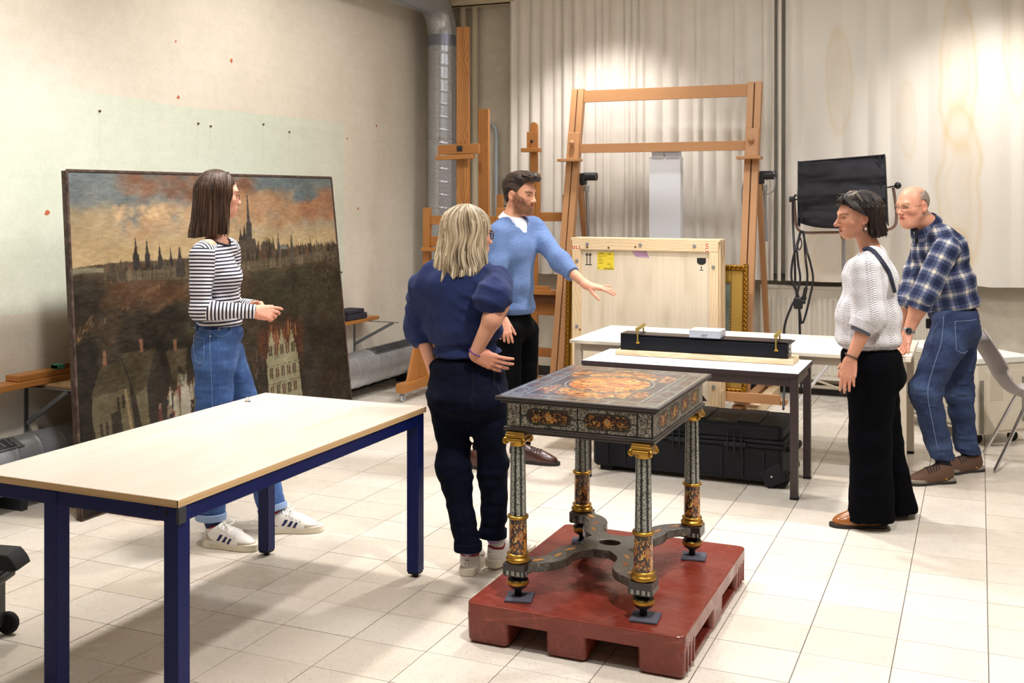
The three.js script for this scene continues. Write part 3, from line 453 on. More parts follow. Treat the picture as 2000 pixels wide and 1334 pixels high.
// ---------------------------------------------------------------- radiator
{
  const wm = mat(0xdcd6c9, 0.4), t = thing('radiator', 'white panel radiator below the curtains behind the softlight stand', 'radiator', [-0.75, 0, WALL_B]);
  const x0 = -0.95, x1 = 0.6, y0 = 0.13, y1 = 0.9; const gs = [];
  part(t, 'panel', bx(x1 - x0, y1 - y0 - 0.02, 0.02, (x0 + x1) / 2, (y0 + y1) / 2, 0.1), wm);
  const n = Math.round((x1 - x0) / 0.042);
  for (let i = 0; i < n; i++) part(t, 'rib', bx(0.022, y1 - y0 - 0.14, 0.012, x0 + (i + 0.5) * 0.042, (y0 + y1) / 2 - 0.02, 0.113, { r: 0.005 }), wm);
  part(t, 'top_cover', bx(x1 - x0 + 0.006, 0.03, 0.09, (x0 + x1) / 2, y1, 0.075, { r: 0.008 }), wm);
  part(t, 'feed_pipe', [rod(V(x0 - 0.2, 0.075, 0.06), V(x1 + 0.4, 0.075, 0.06), 0.016, 14), rod(V(x0 + 0.05, 0.075, 0.06), V(x0 + 0.05, 0.2, 0.06), 0.014, 12), bx(0.04, 0.14, 0.03, x1 - 0.1, 0.07, 0.06)], mat(0xc9bfae, 0.5));
}
// ---------------------------------------------------------------- blue framed work table
{
  seed(14);
  const lam = dataTex(1024, 512, (u, v) => { const f = noise(u * 5, v * 70) * 5 + noise(u * 14, v * 190, 3) * 4 + tnoise(u, v, 3) * 5 + tnoise(u, v, 9, 4) * 4; return [214 + f * 0.8, 199 + f * 0.8, 186 + f]; });
  const top = mat(0xffffff, 0.38, { map: rep(lam, 0.6, 1.2) }), edge = mat(0xffffff, 0.5, { map: rep(woodTex(0xd2b184, 0xb18a58, { rings: 16, contrast: 0.5, seedK: 41 }), 0.8, 6) });
  const blue = mat(0x0a1650, 0.45, { specularIntensity: 0.5 });
  const x0 = -3.066, x1 = -2.22, z0 = -4.18, z1 = -2.59, w = x1 - x0, l = z1 - z0, cx = (x0 + x1) / 2, cz = (z0 + z1) / 2, H = 0.735;
  const t = thing('work_table', 'pale beech work table with a dark blue steel frame in the foreground', 'table', [cx, 0, cz]);
  part(t, 'table_top', bx(w, 0.024, l, 0, H - 0.012, 0, { r: 0.0015, grain: 2 }), [top][0]);
  part(t, 'edge_band', [bx(w + 0.003, 0.022, 0.002, 0, H - 0.0125, l / 2 + 0.0005, { r: 0 }), bx(w + 0.003, 0.022, 0.002, 0, H - 0.0125, -l / 2 - 0.0005, { r: 0 }), bx(0.002, 0.022, l + 0.003, w / 2 + 0.0005, H - 0.0125, 0, { r: 0 }), bx(0.002, 0.022, l + 0.003, -w / 2 - 0.0005, H - 0.0125, 0, { r: 0 })], edge);
  const Y = H - 0.024 - 0.025;
  part(t, 'rail', bx(w - 0.01, 0.05, 0.03, 0, Y, l / 2 - 0.025), blue); part(t, 'rail', bx(w - 0.01, 0.05, 0.03, 0, Y, -l / 2 + 0.025), blue);
  part(t, 'rail', bx(0.03, 0.05, l - 0.07, w / 2 - 0.02, Y, 0), blue); part(t, 'rail', bx(0.03, 0.05, l - 0.07, -w / 2 + 0.02, Y, 0), blue);
  for (const [x, z] of [[w / 2 - 0.032, l / 2 - 0.035], [-w / 2 + 0.325, l / 2 - 0.035], [w / 2 - 0.035, -l / 2 + 0.03], [-w / 2 + 0.047, -l / 2 + 0.055]]) {
    const g = part(t, 'leg', bx(0.056, H - 0.05, 0.056, x, (H - 0.05) / 2 + 0.022, z, { r: 0.004 }), blue);
    part(g, 'foot_cap', [bx(0.05, 0.012, 0.05, x, 0.0195, z), cyl(0.012, 0.014, 0.014, x, 0.0075, z, 12)], rubber);
  }
  part(t, 'corner_cap', bx(0.012, 0.052, 0.034, w / 2 - 0.001, Y, l / 2 - 0.018), mat(0x2f3136, 0.6));
  part(t, 'bolt', [cyl(0.007, 0.007, 0.006, w / 2 - 0.05, Y + 0.005, l / 2 - 0.009, 12, { rx: Math.PI / 2 }), cyl(0.005, 0.005, 0.006, w / 2 - 0.09, Y + 0.015, l / 2 - 0.009, 12, { rx: Math.PI / 2 })], rubber);
  const cap = thing('clear_stopper', 'tiny clear plastic stopper standing on the blue framed table', 'stopper', [-3.0, H, -3.96]);
  part(cap, 'stopper_body', lathe([[0.001, 0], [0.014, 0], [0.014, 0.004], [0.008, 0.008], [0.007, 0.02], [0.001, 0.022]], 16), new THREE.MeshPhysicalMaterial({ color: 0xffffff, roughness: 0.05, transmission: 1, thickness: 0.01, ior: 1.45 }));
}
// ---------------------------------------------------------------- white topped table and beige table
function steelTable(name, label, x0, x1, z0, z1, H, topT, o) {
  const w = x1 - x0, l = z1 - z0, t = thing(name, label, 'table', [(x0 + x1) / 2, 0, (z0 + z1) / 2]);
  part(t, 'table_top', bx(w, topT, l, 0, H - topT / 2, 0, { r: 0.002 }), o.top);
  if (o.band) part(t, 'edge_band', [bx(w + 0.002, topT * 0.96, 0.003, 0, H - topT / 2 - 0.0008, l / 2 + 0.0005, { r: 0 }), bx(0.003, topT * 0.96, l, w / 2 + 0.0005, H - topT / 2 - 0.0008, 0, { r: 0 }), bx(0.003, topT * 0.96, l, -w / 2 - 0.0005, H - topT / 2 - 0.0008, 0, { r: 0 })], o.band);
  const rh = o.rail ?? 0.045, Y = H - topT - rh / 2, s = o.leg ?? 0.04, ins = o.inset ?? 0.01;
  for (const z of [l / 2 - ins - s / 2, -l / 2 + ins + s / 2]) part(t, 'rail', bx(w - 2 * ins - s * 2, rh, 0.025, 0, Y, z), o.frame);
  for (const x of [w / 2 - ins - s / 2, -w / 2 + ins + s / 2]) part(t, 'rail', bx(0.025, rh, l - 2 * ins - s * 2, x, Y, 0), o.frame);
  for (const sx of [1, -1]) for (const sz of [1, -1]) {
    const x = sx * (w / 2 - ins - s / 2), z = sz * (l / 2 - ins - s / 2), g = part(t, 'leg', bx(s, H - topT - 0.012, s, x, (H - topT - 0.012) / 2 + 0.012, z, { r: 0.003 }), o.legMat ?? o.frame);
    part(g, 'foot_cap', bx(s + 0.002, 0.016, s + 0.002, x, 0.0085, z), rubber);
  }
  return t;
}
{
  seed(15);
  const whiteLam = mat(0xe9edf2, 0.22), brown = mat(0x3b2f30, 0.4);
  steelTable('side_table', 'white topped table with dark brown steel legs behind the inlaid table', -2.15, -0.905, -6.53, -6.0, 0.69, 0.026, { top: whiteLam, band: mat(0x33272a, 0.45), frame: brown, leg: 0.042, rail: 0.05, inset: 0.004 });
  const beige = mat(0xefe6d4, 0.35), bf = mat(0xb9ac9c, 0.45), bl = mat(0xd7cbb8, 0.45);
  steelTable('long_table', 'long beige table with pale legs in front of the wooden crate', -2.45, -0.365, -7.46, -6.6, 0.722, 0.022, { top: beige, frame: bf, legMat: bl, leg: 0.045, rail: 0.05, inset: 0.025 });
}
// ---------------------------------------------------------------- black instrument on its board
{
  seed(16);
  const y = 0.691, cx = -1.505, cz = -6.385;
  solo('wooden_board', 'long pale wooden board under the black instrument on the white table', 'board', bx(1.06, 0.03, 0.22, cx, y + 0.015, cz, { r: 0.004 }), mat(0xffffff, 0.7, { map: rep(rawPineTex, 1.2, 3) }));
  const t = thing('instrument_case', 'long black metal instrument with two brass handles on the white table', 'instrument', [cx - 0.005, y + 0.0305, cz + 0.01]);
  const blk = mat(0x0e1019, 0.35, { metalness: 0.35 }), lid = mat(0x3a3234, 0.35, { metalness: 0.5 }), brass = mat(0xb9a35a, 0.35, { metalness: 0.8 });
  part(t, 'body', [bx(1.0, 0.082, 0.13, 0, 0.041, 0, { r: 0.003 }), bx(0.12, 0.095, 0.14, -0.44, 0.0475, 0, { r: 0.003 })], blk);
  part(t, 'lid', [bx(0.885, 0.006, 0.135, 0.058, 0.093, -0.004, { r: 0.001 }), bx(0.12, 0.004, 0.14, -0.44, 0.0975, 0, { r: 0.001 })], lid);
  part(t, 'lid_lip', bx(0.885, 0.008, 0.012, 0.058, 0.086, 0.045), mat(0x050506, 0.6));
  for (const x of [-0.39, 0.435]) {
    const h = part(t, 'handle', [rod(V(x, 0.05, 0.078), V(x, 0.125, 0.076), 0.005), rod(V(x, 0.09, -0.05), V(x, 0.135, -0.05), 0.005), rod(V(x, 0.128, 0.085), V(x, 0.14, -0.06), 0.012, 16)], brass);
    const tri = new THREE.Shape(); tri.moveTo(-0.012, 0); tri.lineTo(0.012, 0); tri.lineTo(0, 0.021); tri.closePath();
    part(h, 'warning_label', new THREE.ExtrudeGeometry(tri, { depth: 0.003, bevelEnabled: false }).translate(x, 0.042, 0.0705), mat(0xe8b517, 0.5));
    part(h, 'mark', ball(0.0025, x, 0.049, 0.0745, 1, 1.3, 0.4, 10), blackPlastic);
  }
  part(t, 'dial', [cyl(0.028, 0.028, 0.004, 0.501, 0.05, 0.02, 24, { rz: Math.PI / 2 }), cyl(0.007, 0.007, 0.008, 0.503, 0.05, 0.02, 12, { rz: Math.PI / 2 })], mat(0x6a6d75, 0.3, { metalness: 0.8 }));
  part(t, 'end_flange', bx(0.03, 0.006, 0.14, 0.507, 0.09, -0.005), lid);
  const sb = thing('silver_box', 'small silver box lying on the black instrument', 'box', [-1.487, y + 0.1275, -6.36]);
  part(sb, 'case', bx(0.185, 0.04, 0.15, 0, 0.021, 0, { r: 0.003 }), mat(0xb6bac6, 0.45, { metalness: 0.1 }));
  part(sb, 'lid', bx(0.187, 0.004, 0.152, 0, 0.043, 0), mat(0xd2d2d4, 0.45, { metalness: 0.4 }));
  const scr = canvasTex(128, 64, (x, w, h) => { x.fillStyle = '#b6bac6'; x.fillRect(0, 0, w, h); x.strokeStyle = '#1a1d30'; x.lineWidth = 7; for (let i = 0; i < 3; i++) { x.beginPath(); x.ellipse(30 + i * 30, 34, 12, 20, 0.5, 0.6, 5.6); x.stroke(); } }, { repeat: false });
  part(sb, 'ink_mark', new THREE.PlaneGeometry(0.052, 0.024).translate(0.0, 0.014, 0.0756), mat(0xffffff, 0.5, { map: scr }));
}
// ---------------------------------------------------------------- black equipment case
{
  seed(17);
  const bp = dataTex(256, 256, (u, v) => 128 + (rnd() - 0.5) * 120, { srgb: false });
  const m = mat(0x121319, 0.55, { specularIntensity: 0.5, bumpMap: rep(bp, 3), bumpScale: 0.0006 }), m2 = mat(0x17191f, 0.5, { specularIntensity: 0.6 }), w = 1.13, d = 0.46, cx = -1.585, cz = -6.42;
  const t = thing('equipment_case', 'large black rolling plastic case on the floor under the white table', 'case', [cx, 0, cz]);
  part(t, 'base', [bx(w, 0.215, d, 0, 0.135, 0, { r: 0.03, seg: 3 }), bx(w + 0.025, 0.022, d + 0.025, 0, 0.236, 0, { r: 0.008 })], m);
  part(t, 'lid', [bx(w, 0.1, d, 0, 0.302, 0, { r: 0.034, seg: 4 }), bx(w + 0.025, 0.022, d + 0.025, 0, 0.2605, 0, { r: 0.008 })], m);
  for (const x of [-0.42, -0.28, 0.05, 0.36]) part(t, 'lid_rib', bx(0.125, 0.012, d - 0.1, x, 0.354, 0, { r: 0.005 }), m2);
  for (const x of [-0.47, -0.36, -0.2, 0.02, 0.22, 0.34, 0.46]) part(t, 'side_rib', bx(0.012, 0.16, 0.012, x, 0.13, d / 2 + 0.003, { r: 0.004 }), m2);
  for (const x of [-0.33, -0.02, 0.3]) {
    const l = part(t, 'latch', [bx(0.13, 0.028, 0.016, x, 0.238, d / 2 + 0.02, { r: 0.005 })], m2);
    for (const q of [-0.04, 0, 0.04]) part(l, 'latch_bar', bx(0.01, 0.12, 0.014, x + q, 0.245, d / 2 + 0.026, { r: 0.004 }), m2);
  }
  for (const s of [0.12, -0.12]) { part(t, 'wheel', cyl(0.05, 0.05, 0.05, w / 2 - 0.02, 0.05, s > 0 ? d / 2 - 0.05 : -d / 2 + 0.05, 24, { rx: Math.PI / 2 }), rubber); }
  part(t, 'wheel_guard', [bx(0.13, 0.1, 0.02, w / 2 - 0.05, 0.072, d / 2 - 0.004, { r: 0.01, rz: 0.5 })], m2);
  part(t, 'handle', [bx(0.02, 0.03, 0.2, w / 2 + 0.05, 0.2, 0, { r: 0.008 }), bx(0.06, 0.03, 0.025, w / 2 + 0.025, 0.2, 0.1, { r: 0.006 }), bx(0.06, 0.03, 0.025, w / 2 + 0.025, 0.2, -0.1, { r: 0.006 })], m2);
  part(t, 'foot', [bx(0.08, 0.03, 0.06, -w / 2 + 0.08, 0.0165, d / 2 - 0.06), bx(0.08, 0.03, 0.06, -w / 2 + 0.08, 0.0165, -d / 2 + 0.06)], rubber);
  part(t, 'bolt', cyl(0.006, 0.006, 0.004, w / 2 - 0.06, 0.07, d / 2 + 0.008, 10, { rx: Math.PI / 2 }), chrome);
  const lb = canvasTex(256, 64, (x, W2, h) => { x.fillStyle = '#202229'; x.fillRect(0, 0, W2, h); x.fillStyle = '#e0a92a'; x.fillRect(10, 20, 26, 26); x.fillRect(44, 22, 60, 20); x.fillStyle = '#c9c9c9'; x.fillRect(120, 30, 120, 8); }, { repeat: false });
  part(t, 'badge', new THREE.PlaneGeometry(0.08, 0.02).rotateX(-Math.PI / 2).translate(0.2, 0.3525, 0.14), mat(0xffffff, 0.5, { map: lb }));
}
// ---------------------------------------------------------------- wooden crate
{
  seed(18);
  const x0 = -2.875, x1 = -1.745, y0 = 0.067, y1 = 1.32, z = -7.8, dp = 0.2, w = x1 - x0, h = y1 - y0;
  const t = thing('transport_crate', 'tall pale wooden transport crate with black symbols behind the long beige table', 'crate', [(x0 + x1) / 2, 0, z]);
  const panelTex = canvasTex(1024, 1152, (x, W2, H2) => {
    x.fillStyle = '#dfd2bd'; x.fillRect(0, 0, W2, H2);
    const im = x.getImageData(0, 0, W2, H2), d = im.data;
    for (let yy = 0; yy < H2; yy++) for (let xx = 0; xx < W2; xx++) { const i = (yy * W2 + xx) * 4, q = noise(xx / 9, yy / 420) * 6 + noise(xx / 70, yy / 700, 3) * 9 + Math.pow(Math.max(0, noise(xx / 46, yy / 260, 8)), 2) * -26 + noise(xx / 2, yy / 60, 5) * 4; const e = q * 0.55; d[i] += e; d[i + 1] += e * 1.05; d[i + 2] += e * 1.2; }
    x.putImageData(im, 0, 0);
    const px = (p) => (p - 1131) / (1392 - 1131) * W2, py = (p) => (p - 483.6) / (796 - 483.6) * H2;
    x.strokeStyle = x.fillStyle = '#1b1a1c'; x.lineWidth = 7;
    for (const p of [1147, 1153.5]) { const q = px(p); x.beginPath(); x.moveTo(q, py(519)); x.lineTo(q, py(501)); x.stroke(); x.beginPath(); x.moveTo(q - 14, py(502)); x.lineTo(q + 14, py(502)); x.lineTo(q, py(496)); x.fill(); }
    x.fillRect(px(1143.5), py(520), px(1157) - px(1143.5), 8);
    // wine glass
    const gx = px(1372); x.beginPath(); x.moveTo(gx - 33, py(502)); x.lineTo(gx + 33, py(502)); x.lineTo(gx + 33, py(510)); x.bezierCurveTo(gx + 30, py(518), gx - 30, py(518), gx - 33, py(510)); x.fill(); x.fillRect(gx - 4, py(519), 8, py(524) - py(519)); x.fillRect(gx - 14, py(525.5), 28, 6);
    // triangle
    x.beginPath(); x.moveTo(px(1373), py(773)); x.lineTo(px(1363), py(786)); x.lineTo(px(1383), py(786)); x.fill(); x.fillRect(px(1374), py(787), 6, 20);
  }, { repeat: false });
  part(t, 'panel', [(() => { const g = new THREE.BoxGeometry(w - 0.1, h - 0.1, 0.012); g.translate(0, (y0 + y1) / 2, -0.03); return g; })()], mat(0xffffff, 0.6, { map: panelTex }));
  part(t, 'top_rail', bx(w, 0.072, 0.026, 0, y1 - 0.036, -0.013), rawPine); part(t, 'bottom_rail', bx(w, 0.04, 0.026, 0, y0 + 0.02, -0.013), rawPine);
  for (const s of [-1, 1]) part(t, 'stile', bx(0.066, h - 0.115, 0.026, s * (w / 2 - 0.033), (y0 + y1) / 2 - 0.016, -0.0132), rawPine);
  part(t, 'side_board', [bx(0.02, h, 0.05, w / 2 + 0.0, (y0 + y1) / 2, -0.055), bx(0.02, h, 0.06, w / 2, (y0 + y1) / 2, -dp + 0.03), bx(0.012, h - 0.2, 0.1, w / 2 - 0.012, (y0 + y1) / 2, -0.12), bx(0.02, 0.12, 0.1, w / 2, y1 - 0.06, -0.11), bx(0.02, 0.16, 0.1, w / 2, y0 + 0.08, -0.11)], rawPine);
  part(t, 'side_board', bx(0.02, h, dp - 0.03, -w / 2, (y0 + y1) / 2, -dp / 2 - 0.015), rawPine);
  part(t, 'top_board', bx(w + 0.02, 0.02, dp, 0, y1 + 0.008, -dp / 2), rawPine);
  part(t, 'back_panel', bx(w, h, 0.012, 0, (y0 + y1) / 2, -dp + 0.006), ply);
  for (const s of [-0.4, 0.4]) part(t, 'skid', bx(0.1, y0, dp, s, y0 / 2, -dp / 2), rawPine);
  const bolts = mat(0x9a9da2, 0.4, { metalness: 0.35 });
  for (const [x, y] of [[-0.44, y1 - 0.03], [-0.02, y1 - 0.03], [0.39, y1 - 0.03], [-0.525, 1.16], [-0.525, 0.66], [0.53, 1.14], [0.53, 0.27]]) part(t, 'bolt', [cyl(0.013, 0.013, 0.006, x, y, 0.003, 16, { rx: Math.PI / 2 }), cyl(0.007, 0.008, 0.006, x, y, 0.008, 6, { rx: Math.PI / 2 })], bolts);
  for (const [x, y] of [[-0.27, y1 - 0.055], [-0.06, y1 - 0.045], [-0.44, y1 - 0.055], [-0.5, 0.635]]) part(t, 'knot', cyl(0.008, 0.008, 0.002, x, y, 0.0006, 12, { rx: Math.PI / 2 }), mat(0x6e4422, 0.7));
  const red = canvasTex(128, 96, (x, a, b) => { x.fillStyle = '#ead6b4'; x.fillRect(0, 0, a, b); x.fillStyle = '#c3271f'; x.font = 'bold 84px sans-serif'; x.textAlign = 'center'; x.textBaseline = 'middle'; x.fillText('ULI', a / 2, b / 2 + 4); }, { repeat: false });
  const stencil = mat(0xffffff, 0.65, { map: red });
  part(t, 'stencil', new THREE.PlaneGeometry(0.062, 0.045).translate(-w / 2 + 0.034, y1 - 0.055, 0.0006), stencil, 'red stencilled letters');
  part(t, 'stencil', new THREE.PlaneGeometry(0.062, 0.04).rotateZ(-Math.PI / 2).translate(w / 2 - 0.08, y1 - 0.042, 0.0006), stencil, 'red stencilled letters');
  const lab = canvasTex(256, 272, (x, a, b) => {
    x.fillStyle = '#e6cf3c'; x.fillRect(0, 0, a, b); x.fillStyle = '#3a3616';
    for (let i = 0; i < 13; i++) x.fillRect(26 + i * 6, 12, (i * 7) % 4 + 1, 24);
    x.beginPath(); x.moveTo(190, 14); x.lineTo(206, 38); x.lineTo(174, 38); x.fill();
    x.fillStyle = 'rgba(70,64,24,0.65)'; for (const [y, w2] of [[60, 140], [70, 80], [82, 60], [104, 50], [114, 92], [124, 60], [132, 70], [158, 80], [166, 72], [174, 64]]) x.fillRect(16, y, w2, 4);
    x.fillRect(168, 98, 60, 3); x.fillStyle = '#2a2612'; x.font = 'bold 34px sans-serif'; x.fillText('4.8', 160, 196); x.fillRect(150, 184, 12, 5);
    x.font = 'bold 18px sans-serif'; x.fillText('8825', 196, 228); for (let i = 0; i < 26; i++) x.fillRect(100 + i * 5.8, 242, (i * 5) % 4 + 1.4, 24); x.fillRect(12, 240, 14, 14);
  }, { repeat: false });
  const bxw = (px) => (px - 1118) / (1405 - 1118) * w - w / 2, byh = (py) => y1 - (py - 470) / (810 - 470) * h;
  part(t, 'shipping_label', new THREE.PlaneGeometry(0.133, 0.135).translate(bxw(1185), byh(512.5), -0.0232), mat(0xffffff, 0.5, { map: lab }), 'yellow printed shipping label');
  const tape = new THREE.Shape(); tape.moveTo(-0.065, 0.022); tape.lineTo(0.05, 0.022); tape.lineTo(0.072, -0.026); tape.lineTo(-0.035, -0.022); tape.closePath();
  part(t, 'tape', new THREE.ShapeGeometry(tape).translate(bxw(1254), byh(497), -0.023), mat(0xb793b4, 0.6), 'purple tape strip');
}
// ---------------------------------------------------------------- big easel with gilt frame
{
  seed(19);
  const XL = -3.13, XR = -1.64, zb = -8.15, zt = -8.66, yT = 2.56, t = thing('large_easel', 'wide beech studio easel with two posts, motors and a white lifting column', 'easel', [0, 0, 0]);
  const zAt = (y) => mix(zb, zt, (y - 0.2) / (yT - 0.2));
  for (const X of [XL, XR]) {
    const p = part(t, 'post', [bar(V(X - 0.03, 0.1, zAt(0.1)), V(X - 0.03, yT, zAt(yT)), 0.05, 0.06), bar(V(X + 0.03, 0.1, zAt(0.1)), V(X + 0.03, yT, zAt(yT)), 0.05, 0.06)], beech);
    part(p, 'groove', bar(V(X, 0.12, zAt(0.12) - 0.006), V(X, yT - 0.01, zAt(yT) - 0.006), 0.012, 0.05), mat(0x5a3a1c, 0.7));
    part(t, 'rear_strut', bar(V(X + 0.05, 0.09, -9.02), V(X + 0.05, 1.75, zAt(1.75) - 0.07), 0.04, 0.055), beech);
    for (const q of [-0.055, 0.055]) part(t, 'foot_beam', bx(0.075, 0.085, 1.02, X + 0.03 + q, 0.045, -8.58), q < 0 ? beech : mat(0xffffff, 0.5, { map: rep(rawPineTex, 0.7, 4) }));
    const h = part(t, 'holder', [bar(V(X, 1.965, zAt(1.965) + 0.035), V(X, 2.19, zAt(2.19) + 0.035), 0.105, 0.022, { r: 0.008 })], beech);
    part(h, 'ledge', bx(0.19, 0.024, 0.11, X - 0.005, 1.955, zAt(1.955) + 0.075, { r: 0.005 }), beech);
    part(h, 'knob', [ball(0.024, X, 2.1, zAt(2.1) + 0.075, 1, 1, 1), cyl(0.011, 0.011, 0.04, X, 2.1, zAt(2.1) + 0.055, 12, { rx: Math.PI / 2 })], beech);
    const mx = X + (X === XL ? 0.13 : 0.12), mz = zAt(1.8) - 0.08;
    const mo = part(t, 'motor', [cyl(0.034, 0.034, 0.12, mx, 1.82, mz, 20, { rz: Math.PI / 2 }), bx(0.05, 0.1, 0.07, mx - 0.06, 1.8, mz, { r: 0.01 })], blackPlastic);
    part(mo, 'actuator_rod', [rod(V(mx - 0.03, 1.74, mz), V(mx - 0.02, 1.3, mz - 0.02), 0.013), cyl(0.022, 0.022, 0.05, mx - 0.03, 1.72, mz, 16)], metalGrey);
  }
  part(t, 'top_rail', bar(V(XL + 0.05, 2.5, zAt(2.5) - 0.005), V(XR - 0.05, 2.5, zAt(2.5) - 0.005), 0.03, 0.1, { side: V(0, 0, 1) }), beech);
  part(t, 'middle_rail', bar(V(XL + 0.05, 2.055, zAt(2.055) - 0.005), V(XR - 0.05, 2.055, zAt(2.055) - 0.005), 0.03, 0.075, { side: V(0, 0, 1) }), beech);
  part(t, 'tray', [bar(V(XL - 0.3, 0.165, -8.03), V(XR + 0.3, 0.165, -8.03), 0.03, 0.07, { side: V(0, 0, 1) }), bar(V(XL - 0.34, 0.14, -8.09), V(XR + 0.34, 0.14, -8.09), 0.1, 0.03, { side: V(0, 0, 1) })], beech);
  part(t, 'lifting_column', [bx(0.27, 1.9, 0.09, -2.39, 1.03, -8.74, { r: 0.006 })], mat(0xe6eaf2, 0.35));
  part(t, 'column_head', [bx(0.1, 0.06, 0.08, -2.45, 2.0, -8.73), bx(0.12, 0.06, 0.08, -2.325, 2.0, -8.73), bx(0.34, 0.008, 0.11, -2.385, 2.03, -8.73)], mat(0xcdd2dc, 0.35, { metalness: 0.3 }));
  part(t, 'cable', [tube([V(XR + 0.1, 1.78, -8.6), V(XR + 0.16, 1.85, -8.55), V(XR + 0.17, 1.74, -8.56), V(XR + 0.13, 1.68, -8.6), V(XR + 0.02, 1.66, -8.65)], 0.005, 30, 6), tube([V(XR - 0.06, 1.85, -8.66), V(XR - 0.11, 1.7, -8.68), V(XR - 0.1, 1.5, -8.68), V(XR - 0.12, 1.28, -8.7), V(XR - 0.09, 1.1, -8.7)], 0.006, 40, 6)], mat(0x9a9aa0, 0.5));
  part(t, 'cable', tube([V(XL + 0.12, 1.3, -8.68), V(XL + 0.14, 1.1, -8.72), V(XL + 0.17, 0.95, -8.8), V(XL + 0.16, 0.6, -8.86)], 0.007, 40, 6), blackPlastic);
  // gilt frame standing on the tray
  const gold = mat(0xa9803a, 0.38, { metalness: 0.85 }), gold2 = mat(0xc7a455, 0.45, { metalness: 0.7 });
  const fx0 = -3.03, fx1 = -1.585, fy0 = 0.182, fy1 = 1.14, fz = -8.06, f = thing('gilt_frame', 'ornate gilt picture frame standing on the big easel behind the crate', 'picture frame', [0, 0, 0]);
  const fl = -0.05; // lean back over its height
  const zf = (y) => fz + fl * (y - fy0) / (fy1 - fy0);
  const side = (a, b, wd, dp, off, m, name) => part(f, name, bar(a, b, wd, dp, { side: Math.abs(a.y - b.y) > 0.1 ? V(1, 0, 0) : V(0, 1, 0), r: 0.006 }).translate(0, 0, off), m);
  for (const x of [fx0 + 0.02, fx1 - 0.02]) side(V(x, fy0, zf(fy0)), V(x, fy1, zf(fy1)), 0.04, 0.04, 0, gold, 'outer_moulding');
  for (const y of [fy0 + 0.02, fy1 - 0.02]) side(V(fx0 + 0.04, y, zf(y)), V(fx1 - 0.04, y, zf(y)), 0.04, 0.04, 0, gold, 'outer_moulding');
  for (const x of [fx0 + 0.085, fx1 - 0.085]) side(V(x, fy0 + 0.04, zf(fy0)), V(x, fy1 - 0.04, zf(fy1)), 0.09, 0.02, -0.004, gold2, 'inner_moulding');
  for (const y of [fy0 + 0.085, fy1 - 0.085]) side(V(fx0 + 0.13, y, zf(y)), V(fx1 - 0.13, y, zf(y)), 0.09, 0.02, -0.004, gold2, 'inner_moulding');
  const leafs = [];
  const orn = (x, y, vert) => { const s = vert ? 1 : 0; leafs.push(new THREE.TorusGeometry(0.015, 0.005, 6, 12).scale(vert ? 0.9 : 1.1, vert ? 1.15 : 0.9, 1).translate(x, y, zf(y) + 0.022), ball(0.008, x + (vert ? 0.006 : 0), y, zf(y) + 0.024, 1, 1.3, 0.8, 8), ball(0.005, x + (vert ? (x < -2.3 ? -0.02 : 0.02) : 0.012), y + 0.016, zf(y) + 0.02, 1, 1, 1, 6)); };
  for (let y = fy0 + 0.03; y < fy1; y += 0.034) { orn(fx0 + 0.02, y, true); orn(fx1 - 0.02, y, true); }
  for (let x = fx0 + 0.05; x < fx1 - 0.03; x += 0.034) { orn(x, fy0 + 0.02, false); orn(x, fy1 - 0.02, false); }
  const lf = part(f, 'carved_ornament', leafs, mat(0xa07428, 0.3, { metalness: 0.95 })); lf.userData.kind = 'stuff';
  const beads = []; for (const x of [fx0 + 0.135, fx1 - 0.135]) for (let y = fy0 + 0.14; y < fy1 - 0.13; y += 0.02) beads.push(ball(0.006, x, y, zf(y) + 0.008, 1, 1, 0.7, 8));
  for (let x = fx0 + 0.14; x < fx1 - 0.13; x += 0.02) beads.push(ball(0.006, x, fy1 - 0.135, zf(fy1) + 0.008, 1, 1, 0.7, 8), ball(0.006, x, fy0 + 0.135, zf(fy0) + 0.008, 1, 1, 0.7, 8));
  const bd = part(f, 'bead_row', beads, gold); bd.userData.kind = 'stuff';
  const pic = dataTex(256, 256, (u, v) => { const n = tnoise(u, v, 8) * 16 + tnoise(u, v, 30, 3) * 8; return [128 + n, 142 + n, 132 + n]; });
  part(f, 'picture', bx(fx1 - fx0 - 0.22, fy1 - fy0 - 0.22, 0.008, (fx0 + fx1) / 2, (fy0 + fy1) / 2, fz + fl / 2 - 0.012, { rx: -0.052 }), mat(0xffffff, 0.5, { map: pic }));
}
